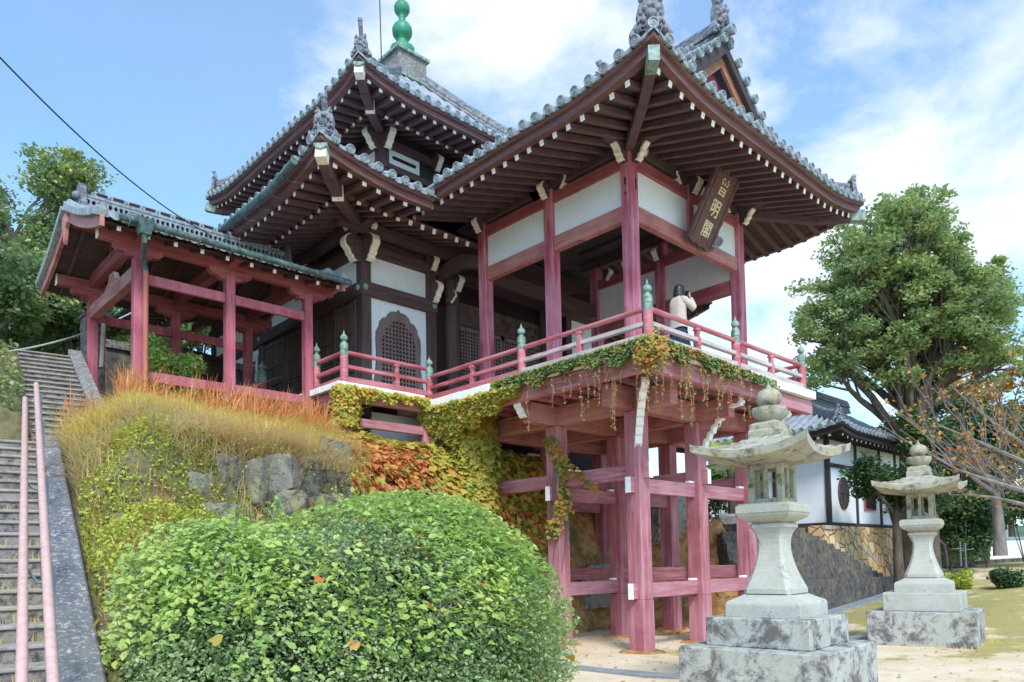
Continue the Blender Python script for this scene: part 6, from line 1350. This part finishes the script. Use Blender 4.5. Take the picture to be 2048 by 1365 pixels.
# wooded hillside at the left
specs = [((20, 360), 24, 1.8, 'tall airy tree highest at the left edge of the picture'), ((150, 455), 25, 1.5, 'rounded airy tree behind the gallery roof at its left end'), ((50, 540), 22, 1.6, 'grey stemmed tree left of the gallery barge board'), ((150, 600), 23, 1.6, 'bushy yellow green tree behind the leftmost gallery post'), ((-40, 560), 19, 1.8, 'leafy tree overhanging the steps at the far left')]
for i, ((u, v), t_, rr, lb) in enumerate(specs):
    c = atd(u, v, t_); bx_, by_ = c.x+.3, c.y+.3; bz = Hs(bx_, by_); bls = []
    for k in range(9):
        a = random.uniform(0, 6.28); q = random.uniform(.3, 1.15)*rr; bls.append(((c.x+q*math.cos(a), c.y+q*math.sin(a), c.z+random.uniform(-1.4, .9)*(1.2 if i < 3 else .8)), (rr*.55, rr*.55, rr*.42)))
    tree('woodland_tree', lb, 'tree', (bx_, by_, bz), (c.x, c.y, c.z-1.6), .17, bls, .15, 'wood_leaf', 11000, 'pale_bark', 'trees of the left hillside', 9, .6)
for i in range(9):
    u, v, t_ = ((-120, 500, 27), (60, 660, 26), (230, 600, 28), (200, 670, 25), (310, 600, 30), (-160, 560, 24), (400, 640, 32), (90, 600, 29), (520, 620, 36))[i]; c = atd(u, v, t_); bls = [((c.x+random.uniform(-1.5, 1.5), c.y+random.uniform(-1.5, 1.5), c.z+random.uniform(-1.6, .8)), (1.3, 1.3, 1.0)) for k in range(7)]
    tree('background_tree', ('dense green tree beyond the left picture edge behind the overhanging tree', 'green tree framed between the steps and the leftmost gallery post', 'dense green tree standing right above the gallery barge board', 'low green tree above the concrete gate pillar', 'green tree seen under the gallery roof between its posts', 'low tree at the far left behind the handrail top', 'tree far behind the gallery near the board gate', 'olive green tree behind the grey stemmed tree', 'tree mostly hidden behind the gallery and hall')[i], 'tree', (c.x, c.y, Hs(c.x, c.y)), (c.x, c.y, c.z-1.5), .15, bls, .24, 'wood_leaf', 7500, 'bark', 'distant trees of the left hillside', 8, .7)
# shrubs at left
def shrub(loc, r, label, mat, leaf, n, group=None, cat='shrub', h=.8):
    t = thing('shrub', label, cat, loc, group); c = Vector(loc); allp = []
    for k in range(8):
        q = c+Vector((random.uniform(-.6, .6)*r, random.uniform(-.6, .6)*r, r*h*random.uniform(.3, 1.1))); pp, _ = shell_pts(q, (r*.5, r*.5, r*.42), n//8, .3); allp.append(pp)
    m = MB()
    for k in range(7): a = k*.9; m.tube([c, c+Vector((r*.4*math.cos(a), r*.4*math.sin(a), r*h))], [.025, .008], 5)
    m.build('stems', 'bark', t); leaves('foliage', np.concatenate(allp), leaf, mat, t, 'leaf', .5); return t
def sh_at(u, v, t_, *a, **k): c = atd(u, v, t_); z = Hs(c.x, c.y); return shrub((c.x, c.y, max(z, c.z-.9) if z < c.z-2 else z), *a, **k)
shrub(tuple(atd(338, 820, 15.6)), .72, 'bright green shrub behind the gallery back posts', 'vine_top_leaf', .09, 4600, h=1.7)
shrub((-7.0, 8.6, Hs(-7.0, 8.6)), .5, 'small dark green shrub beside the leftmost gallery post', 'wood_leaf', .1, 1200)
shrub((-10.6, 6.2, Hs(-10.6, 6.2)), .8, 'yellow green shrub leaning over the left side of the upper steps', 'fern_leaf', .12, 2600)
shrub((-11.6, 5.4, Hs(-11.6, 5.4)), 1.1, 'dense green shrub at the left picture edge above the handrail', 'wood_leaf', .13, 3800, h=1.1)
shrub((7.6, 4.6, 2.6), 1.1, 'dark shrub growing behind the right stilts near the fan palm', 'dark_leaf', .12, 3000, h=1.3)
shrub((5.4, 5.2, 2.9), .9, 'yellowing shrub behind the middle stilts under the deck', 'fern_leaf', .11, 2400, h=1.2)
shrub((10.6, 4.4, 2.5), 1.3, 'broad dark shrub between the fan palm and the white building', 'dark_leaf', .14, 3200, h=1.4)
# bare cherry with orange leaves at the right
ch = thing('cherry_tree', 'nearly bare cherry tree with pale twigs and sparse orange leaves at the right edge', 'tree', tuple(atd(2000, 1092, 22))); c0 = ORG[ch]; m = MB(); tips = []
def fr(u, v, t_): return atd(u, v, t_)
tk = fr(1990, 985, 22); m.tube([c0-Vector((0, 0, .3)), lerp(c0, tk, .5)+Vector((.08, 0, 0)), tk], [.2, .15, .13], 10)
mains = [((1990, 985, 22), (1940, 960, 20.5), (1890, 900, 18.5)), ((1990, 985, 22), (1930, 900, 20), (1915, 820, 18.5)), ((1990, 985, 22), (2030, 900, 21), (1990, 790, 19)), ((1990, 985, 22), (2060, 940, 21), (2120, 850, 20)),
         ((2120, 1010, 18), (1990, 960, 17.5), (1870, 905, 17)), ((2120, 960, 17.5), (2000, 900, 17), (1875, 850, 16.5)), ((2110, 930, 19), (1980, 850, 18), (1900, 770, 17.5)), ((2120, 1000, 16.5), (1990, 970, 16.2), (1905, 935, 16)), ((2130, 1040, 19), (2000, 985, 18.5), (1900, 990, 18))]
for mn in mains:
    P0, P1, P2 = [fr(*q) for q in mn]; cur = []
    for t in np.linspace(0, 1, 9): cur.append(P0*float((1-t)**2)+P1*float(2*t*(1-t))+P2*float(t*t))
    m.tube(cur, list(np.linspace(.075, .015, 9)), 6)
    for k in range(9):
        b0 = cur[random.randrange(1, 9)]; dr = (P2-P0).normalized(); e_ = b0+dr*random.uniform(.3, 1.1)+Vector((random.uniform(-.5, .5), random.uniform(-.5, .5), random.uniform(-.1, .8))); pts = branch(m, b0, e_, .022, .006, 4, .06, 5)
        for j in range(4):
            e2 = pts[random.randrange(1, 5)]; e3 = e2+(e_-b0)*random.uniform(.3, .7)+Vector((random.uniform(-.3, .3), random.uniform(-.3, .3), random.uniform(-.05, .35))); m.tube([e2, lerp(e2, e3, .5)+Vector((0, 0, .03)), e3], [.009, .007, .003], 4); tips += [lerp(e2, e3, random.random()) for _ in range(3)]
m.build('branches', 'pale_bark', ch, 2); tp_ = np.array([tuple(p) for p in tips]); tp_ = tp_[rng.permutation(len(tp_))[:900]]; leaves('leaves', tp_+rng.normal(0, .05, tp_.shape), .1, 'autumn_leaf', ch, 'leaf', .2, droop=.8)
# trees behind on the right
for i, (u, v, t_, rr, mt, lb) in enumerate(((1900, 830, 38, 2.3, 'dark_leaf', 'dark evergreen tree right behind the big tree trunk'), (2010, 800, 42, 3.0, 'autumn_mix', 'tree turning orange and green behind the bare cherry'), (1960, 900, 36, 2.2, 'dark_leaf', 'dark low tree behind the farther stone lantern'), (2100, 880, 40, 3.0, 'dark_leaf', 'dark tree at the right picture edge behind the cherry'), (1790, 960, 24.5, 1.15, 'dark_leaf', 'dark glossy small tree screening the right end of the white building'), (1860, 870, 26, 1.0, 'dark_leaf', 'small dark tree with drooping branches under the big tree'))):
    if mt == 'autumn_mix' and mt not in M: leafmat('autumn_mix', [C(110, 136, 70), C(160, 160, 80), C(206, 150, 74), C(210, 124, 72)], .35)
    c = atd(u, v, t_); bls = [((c.x+random.uniform(-.8, .8)*rr, c.y+random.uniform(-.8, .8)*rr, c.z+random.uniform(-.8, .6)*rr), (rr*.5, rr*.5, rr*.42)) for k in range(9)]
    tree('garden_tree', lb, 'tree', (c.x, c.y, float(yard(c.x, c.y))), (c.x, c.y, c.z-rr*.9), .16, bls, .16 if t_ < 30 else .26, mt, 7000 if t_ < 30 else 9000, 'bark', 'garden trees at the right', 9, .5 if t_ < 30 else .8)
for i, (u, v, t_, r_, lb) in enumerate(((1925, 1010, 30, 1.5, 'round dark shrub directly behind the farther stone lantern'), (1965, 950, 32, 1.9, 'tall dark shrub left of the cherry trunk'), (2045, 1000, 31, 1.7, 'tall dark shrub at the right picture edge behind the cherry'), (1890, 930, 31, 1.5, 'dark shrub above the farther lantern cap right of the big trunk'))):
    c = atd(u, v, t_); z0 = float(yard(c.x, c.y)); hgt = (c.z-z0)/r_; shrub((c.x, c.y, z0), r_, lb, 'dark_leaf', .15, 5200, h=max(.8, hgt))
    q = ORG[bpy.data.objects[-1]] if 0 else None
sh_at(2010, 1060, 24, .7, 'dark green shrub at the foot of the cherry trunk', 'dark_leaf', .1, 2200)
sh_at(1910, 1075, 25, .55, 'low shrub left of the cherry trunk by the pipe', 'fern_leaf', .1, 1500)
# fan palm behind the stilts
pc = thing('fan_palm', 'fan palm with spiky green leaves seen between the right stilts', 'palm', (9.5, 3.4, 2.4)); m = MB(); m.tube([(9.5, 3.4, 2.2), (9.55, 3.4, 3.6), (9.5, 3.4, 4.6)], [.14, .12, .1], 10); m.build('trunk', 'bark', pc, True)
for k in range(22):
    a = k*2.4; el = random.uniform(-.3, 1.1); d = Vector((math.cos(a)*math.cos(el), math.sin(a)*math.cos(el), math.sin(el))); c = Vector((9.5, 3.4, 4.6))+d*.75; m = MB(); m.tube([(9.5, 3.4, 4.6), tuple(c)], .014, 5)
    sd_ = d.cross(Vector((0, 0, 1))).normalized(); u_ = sd_.cross(d)
    for j in range(15):
        t = (j-7)/7*1.35; e_ = c+(d*math.cos(t)+sd_*math.sin(t))*.72-Vector((0, 0, .16)); md = lerp(c, e_, .5)+u_*.02; w = sd_*math.cos(t)*.028-d*math.sin(t)*.028; m.add([c, md+w, e_, md-w], [[0, 1, 2, 3]])
    m.build('frond', 'fern_leaf', pc)

# ================================================================== WHITE BUILDING, WALLS, GARDEN BITS
wb = thing('white_storehouse', 'white plastered building with dark timbers, round barred window and tiled roof', 'building', (14.15, 2.25, 2.8)); bx0, bx1, by0, by1, bz0, bz1 = 14.15, 22.0, 2.25, 7.0, 2.85, 6.1
def wbx(n, mat, x0, y0, z0, x1, y1, z1, p=None, bv=0): m = MB(); m.box(x0, y0, z0, x1, y1, z1); return m.build(n, mat, p or wb, 0, bv)
wbx('wall', 'plaster', bx0, by0, bz0, bx1, by1, bz1)
for x in (bx0+.02, 16.55, 18.9, 20.6): wbx('post', 'black_wood', x-.07, by0-.05, bz0, x+.08, by0+.1, bz1)
wbx('post', 'black_wood', bx0-.05, by0+1.9, bz0, bx0+.05, by0+2.05, bz1)
for z in (bz0-.0, 4.95, bz1-.16): wbx('timber_rail', 'black_wood', bx0-.07, by0-.07, z, bx1, by0+.05, z+.13); wbx('timber_rail', 'black_wood', bx0-.065, by0+.06, z, bx0+.05, by1, z+.13) if z != 4.95 else None
wc = Vector((15.35, by0-.03, 4.05)); m = MB(); m.tube([wc+Vector((.42*math.cos(t), 0, .56*math.sin(t))) for t in np.linspace(0, 2*math.pi, 33)], .035, 6, caps=False); rw = m.build('round_window', 'dark_beam', wb, True)
m = MB(); m.prism([(.4*math.cos(t), .54*math.sin(t)) for t in np.linspace(0, 2*math.pi, 33)[:-1]], wc+Vector((0, -.01, 0)), (1, 0, 0), (0, 0, 1), .03); m.build('pane', 'curb_stone', rw); m = MB()
for i in range(-3, 4): h = .54*math.sqrt(1-(i*.115/.42)**2); m.box(wc.x+i*.115-.022, wc.y-.05, wc.z-h, wc.x+i*.115+.022, wc.y-.028, wc.z+h)
m.box(wc.x-.4, wc.y-.06, wc.z-.02, wc.x+.4, wc.y-.051, wc.z+.02); m.build('bars', 'black_wood', rw)
sw = wbx('square_window', 'red_post', 17.2, by0-.06, 3.5, 18.3, by0-.02, 4.6); wbx('pane', 'glass_dark', 17.28, by0-.07, 3.58, 18.22, by0-.061, 4.52, sw)
for i in range(6): wbx('bar', 'black_wood', 17.33+i*.17, by0-.1, 3.55, 17.36+i*.17, by0-.072, 4.55, sw)
bw = wbx('bay_window', 'red_post', 19.6, by0-.55, 3.75, 22.0, by0-.072, 4.5)
for i in range(14): wbx('bar', 'black_wood', 19.65+i*.17, by0-.6, 3.78, 19.69+i*.17, by0-.551, 4.48, bw)
wbx('sill', 'weathered', 19.4, by0-.75, 3.66, 22.2, by0-.072, 3.749, bw)
rfw = Roof(bx0-1.0, bx1+1, by0-1.0, by1+1, 6.15, .2, 1.6, lambda d: .42*d+.06*d*d, lambda k, u: max(.02, min(u, (bx1+1-bx0+1 if k in (0, 2) else by1-by0+2)-u, 3.35)))
t_ = MB(); es = []
for k in (0, 1): e_ = MB(); tile_side(rfw, k, t_, e_, True, 6); es.append(e_)
wr = t_.build('roof', 'roof_tile', wb, 2)
for e_ in es: e_.build('eave_tile_ends', 'tile_disc', wr, 2)
for k in (0, 1): m = MB(); fascia(rfw, m, k); m.build('fascia', 'black_wood', wr); m = MB(); soffit(rfw, m, k, .12, 1.1, -.24, -.05, 0); m.build('soffit', 'black_wood', wr)
rafters(rfw, 0, wb, 'rafter', .24, 1.05, -.3, -.18, .4, .1, .1, ['black_wood', 'white_paint']); rafters(rfw, 1, wb, 'rafter', .24, 1.05, -.3, -.18, .4, .1, .1, ['black_wood', 'white_paint'])
hip_ridge(rfw, wr, (-1, -1), .3, 3.3, orn=.5, tl=.4); zt2 = 6.15+.42*3.35+.06*3.35**2; m = MB(); ridge_line(m, [(bx0+2.4, (by0+by1)/2, zt2-.1), (bx1, (by0+by1)/2, zt2-.1)], .3, .5); m.build('main_ridge', 'ridge_tile', wr, 2)
# ochre masonry under it, and the dark sloping retaining wall in front
mw = thing('masonry_wall', 'wall of ochre rounded stones carrying the white building', 'wall', (17, 2.1, .5)); m = MB()
m.hexa([(13.2, 1.75, .2), (22.4, 1.75, .2), (22.4, 2.6, .2), (13.2, 2.6, .2), (13.2, 2.1, 2.848), (22.4, 2.1, 2.848), (22.4, 2.6, 2.848), (13.2, 2.6, 2.848)]); m.build('stone_face', 'masonry', mw)
m = MB(); m.box(13.2, 2.02, 2.72, 14.3, 2.098, 2.85); m.build('corner_block', 'granite_pale', mw)
dw = thing('retaining_wall', 'dark grey stepped stone retaining wall sloping down beside the gutter', 'wall', (11, .8, .3)); m = MB()
x0_, x1_ = 6.3, 17.3; N = 22
for i in range(N):
    a, b = lerp(x0_, x1_, i/N), lerp(x0_, x1_, (i+1)/N)-.01; z = 2.75-(max(0, a-9)/7.9)*2.0+random.uniform(-.03, .03); z = max(z, .75); m.hexa([(a, .9, .0), (b, .9, .0), (b, 1.9, .0), (a, 1.9, .0), (a, 1.15, z), (b, 1.15, z), (b, 1.9, z), (a, 1.9, z)])
m.build('wall_stones', 'dark_stone', dw, 0, .02)
m = MB(); m.hexa([(5.9, .6, -.1), (17.4, .72, .3), (17.4, .95, .3), (5.9, .95, -.1), (5.9, .66, 1.15), (17.4, .8, 1.02), (17.4, .95, 1.02), (5.9, .95, 1.15)]); m.build('plinth_course', 'dark_stone', dw, 0, .02)
# lawn, kerb and small things at the far right
LW = [atd(1880, 1147, 34), atd(2400, 1150, 34), atd(2400, 1136, 48), atd(1880, 1133, 44)]
m = MB(); q4 = [(p.x, p.y, float(yard(p.x, p.y))+.03) for p in LW]; m.grid([[tuple(lerp(Vector(q4[0]), Vector(q4[1]), s)) for s in np.linspace(0, 1, 12)], [tuple(lerp(Vector(q4[3]), Vector(q4[2]), s)+Vector((0, 0, .02))) for s in np.linspace(0, 1, 12)]]); struct(m.build('lawn', 'lawn'))
p, q = LW[0], LW[1]; strip((p.x, p.y), (q.x, q.y), .3, .16, 'kerb', 'dark_stone', .3)
gl = rng.uniform(0, 1, (5000, 2)); gp_ = np.array([tuple(lerp(lerp(Vector(q4[0]), Vector(q4[1]), a*.5), lerp(Vector(q4[3]), Vector(q4[2]), a*.5), b)) for a, b in gl]); tag(blades('lawn_grass', gp_, .16, .03, 'fern_leaf', .5), 'short green lawn grass beyond the far kerb', 'grass', None, 'stuff')
def gbox(name, label, cat, u, v, t_, w, d, h, mat, cap=None):
    c = atd(u, v, t_); z = float(yard(c.x, c.y)); t = thing(name, label, cat, (c.x, c.y, z)); m = MB(); a = Vector((R_.x, R_.y, 0))*w/2; b = FV*d/2; o0 = Vector((c.x, c.y, z))
    m.hexa([o0-a-b, o0+a-b, o0+a+b, o0-a+b, o0-a-b+Vector((0, 0, h)), o0+a-b+Vector((0, 0, h)), o0+a+b+Vector((0, 0, h)), o0-a+b+Vector((0, 0, h))]); m.build('body', mat, t, 0, .02)
    if cap: a *= 1.06; b *= 1.3; m = MB(); m.hexa([o0-a-b+Vector((0, 0, h)), o0+a-b+Vector((0, 0, h)), o0+a+b+Vector((0, 0, h)), o0-a+b+Vector((0, 0, h)), o0-a-b+Vector((0, 0, h+.12)), o0+a-b+Vector((0, 0, h+.12)), o0+a+b+Vector((0, 0, h+.12)), o0-a+b+Vector((0, 0, h+.12))]); m.build('coping', cap, t)
    return t
gbox('garden_wall', 'low white garden wall with dark coping behind the cherry trunk', 'wall', 2010, 1120, 37, 2.6, .4, 1.0, 'plaster', 'blue_grey')
gbox('block_wall', 'dark grey block wall right of the farther lantern', 'wall', 1912, 1100, 33, 1.3, .6, 3.3, 'dark_stone', 'curb_stone')
gbox('far_house', 'pale blue house wall glimpsed between trees at the right', 'house', 1925, 1080, 52, 4, 4, 4.2, 'blue_grey', 'dark_stone')
pp_ = thing('drain_pipe', 'rusty red bent pipe rail beside the masonry wall end', 'pipe', tuple(atd(1895, 1130, 27))); m = MB(); c = ORG[pp_]; m.tube([c, c+Vector((-.05, .05, .7)), c+Vector((-.5, .4, 1.3)), c+Vector((-.9, .8, 1.45))], .055, 8); m.build('pipe', 'dark_beam', pp_, 2)
for i, (u, v) in enumerate(((1922, 1105), (1932, 1108))): pp_ = thing('garden_stake', 'short grey stake standing in the grass %s the red pipe' % ('close to', 'a little away from')[i], 'stake', tuple(atd(u, v+22, 27))); m = MB(); c = ORG[pp_]; m.tube([c-Vector((0, 0, .1)), c+Vector((0, 0, .8))], [.03, .028], 8); m.tube([c+Vector((-.2, .15, .52)), c+Vector((.2, -.15, .56))], .015, 6); m.build('stake', 'steel', pp_, 2)
# wall and gate behind the gallery, far-left concrete pillar
sw_ = thing('stone_wall', 'long grey stone wall with a pale coping behind the gallery', 'wall', (-5, 12.2, 6)); p, q = atd(205, 700, 19), atd(600, 760, 23); m = MB()
pz0 = 6.0; m.beam((p.x, p.y, pz0+.55), (q.x, q.y, pz0+.55), .4, 1.9); m.build('wall_body', 'dark_stone', sw_); m = MB(); m.beam((p.x, p.y, pz0+1.6), (q.x, q.y, pz0+1.6), .55, .2); m.build('coping', 'concrete', sw_)
cp = thing('gate_pillar', 'tall concrete gate pillar at the top of the upper steps', 'pillar', tuple(atd(185, 745, 17.2))); c = ORG[cp]; m = MB(); m.post(c.x, c.y, c.z-.6, c.z+1.25, .42); m.post(c.x, c.y, c.z+1.25, c.z+1.33, .5); m.build('pillar', 'concrete', cp, 0, .015)
lp = thing('leaning_pole', 'thin pale pole leaning behind the leftmost gallery post', 'pole', tuple(atd(203, 720, 16))); m = MB(); m.tube([atd(203, 735, 16), atd(208, 648, 16)], .05, 8); m.build('pole', 'pale_bark', lp, 2)
bg2 = thing('board_gate', 'dark boarded gate panel between the hall wall and the gallery', 'gate', (-3.0, 12.9, 6)); p, q = atd(447, 790, 19.6), atd(372, 775, 18.6); m = MB(); zb0 = 5.6; zt0 = atd(410, 712, 19).z; m.beam((p.x, p.y, (zb0+zt0)/2), (q.x, q.y, (zb0+zt0)/2), .08, zt0-zb0); m.build('boards', 'black_wood', bg2)
for t in (0, .5, 1): c = lerp(p, q, t); m = MB(); m.post(c.x, c.y, zb0, zt0+.08, .16); m.build('post', 'black_wood', bg2)
for t in np.linspace(.05, .95, 12): c = lerp(p, q, t)-FV*.05; m = MB(); m.post(c.x, c.y, zb0, zt0-.1, .025); m.build('batten', 'dark_wood', bg2)
m = MB(); m.beam((p.x, p.y, zt0), (q.x, q.y, zt0), .2, .14); m.build('top_rail', 'black_wood', bg2)
# cables
def cable(name, label, pts, r, mat): t = MB(); t.tube(pts, r, 6); o = t.build(name, mat, None, True); tag(o, label, 'cable')
P0, P1 = atd(-60, 52, 9.5), Vector((-4.75, 8.3, 9.55)); pts = [lerp(P0, P1, t)-Vector((0, 0, .35*4*t*(1-t))) for t in np.linspace(0, 1, 24)]
cable('power_cable', 'thin black cable running from the sky at left to the hall eave', pts, .012, 'cable')
P0, P1 = atd(-60, 712, 15), atd(290, 612, 19); pts = [lerp(P0, P1, t)-Vector((0, 0, .25*4*t*(1-t))) for t in np.linspace(0, 1, 20)]
cable('guy_cable', 'pale cable crossing low behind the leftmost gallery post', pts, .025, 'pale_cable')
m = MB(); rows = []
for r, z in ((300, 0), (330, 14), (400, 30)):
    rows.append([(CAM.x+r*math.sin(a), CAM.y+r*math.cos(a), 1.5+z*(.6+.4*math.sin(a*7)+.2*math.sin(a*17+1))) for a in np.linspace(-.6, 2.6, 90)])
m.grid(rows, 0, True); struct(m.build('distant_hills', 'far_hill', None, True))
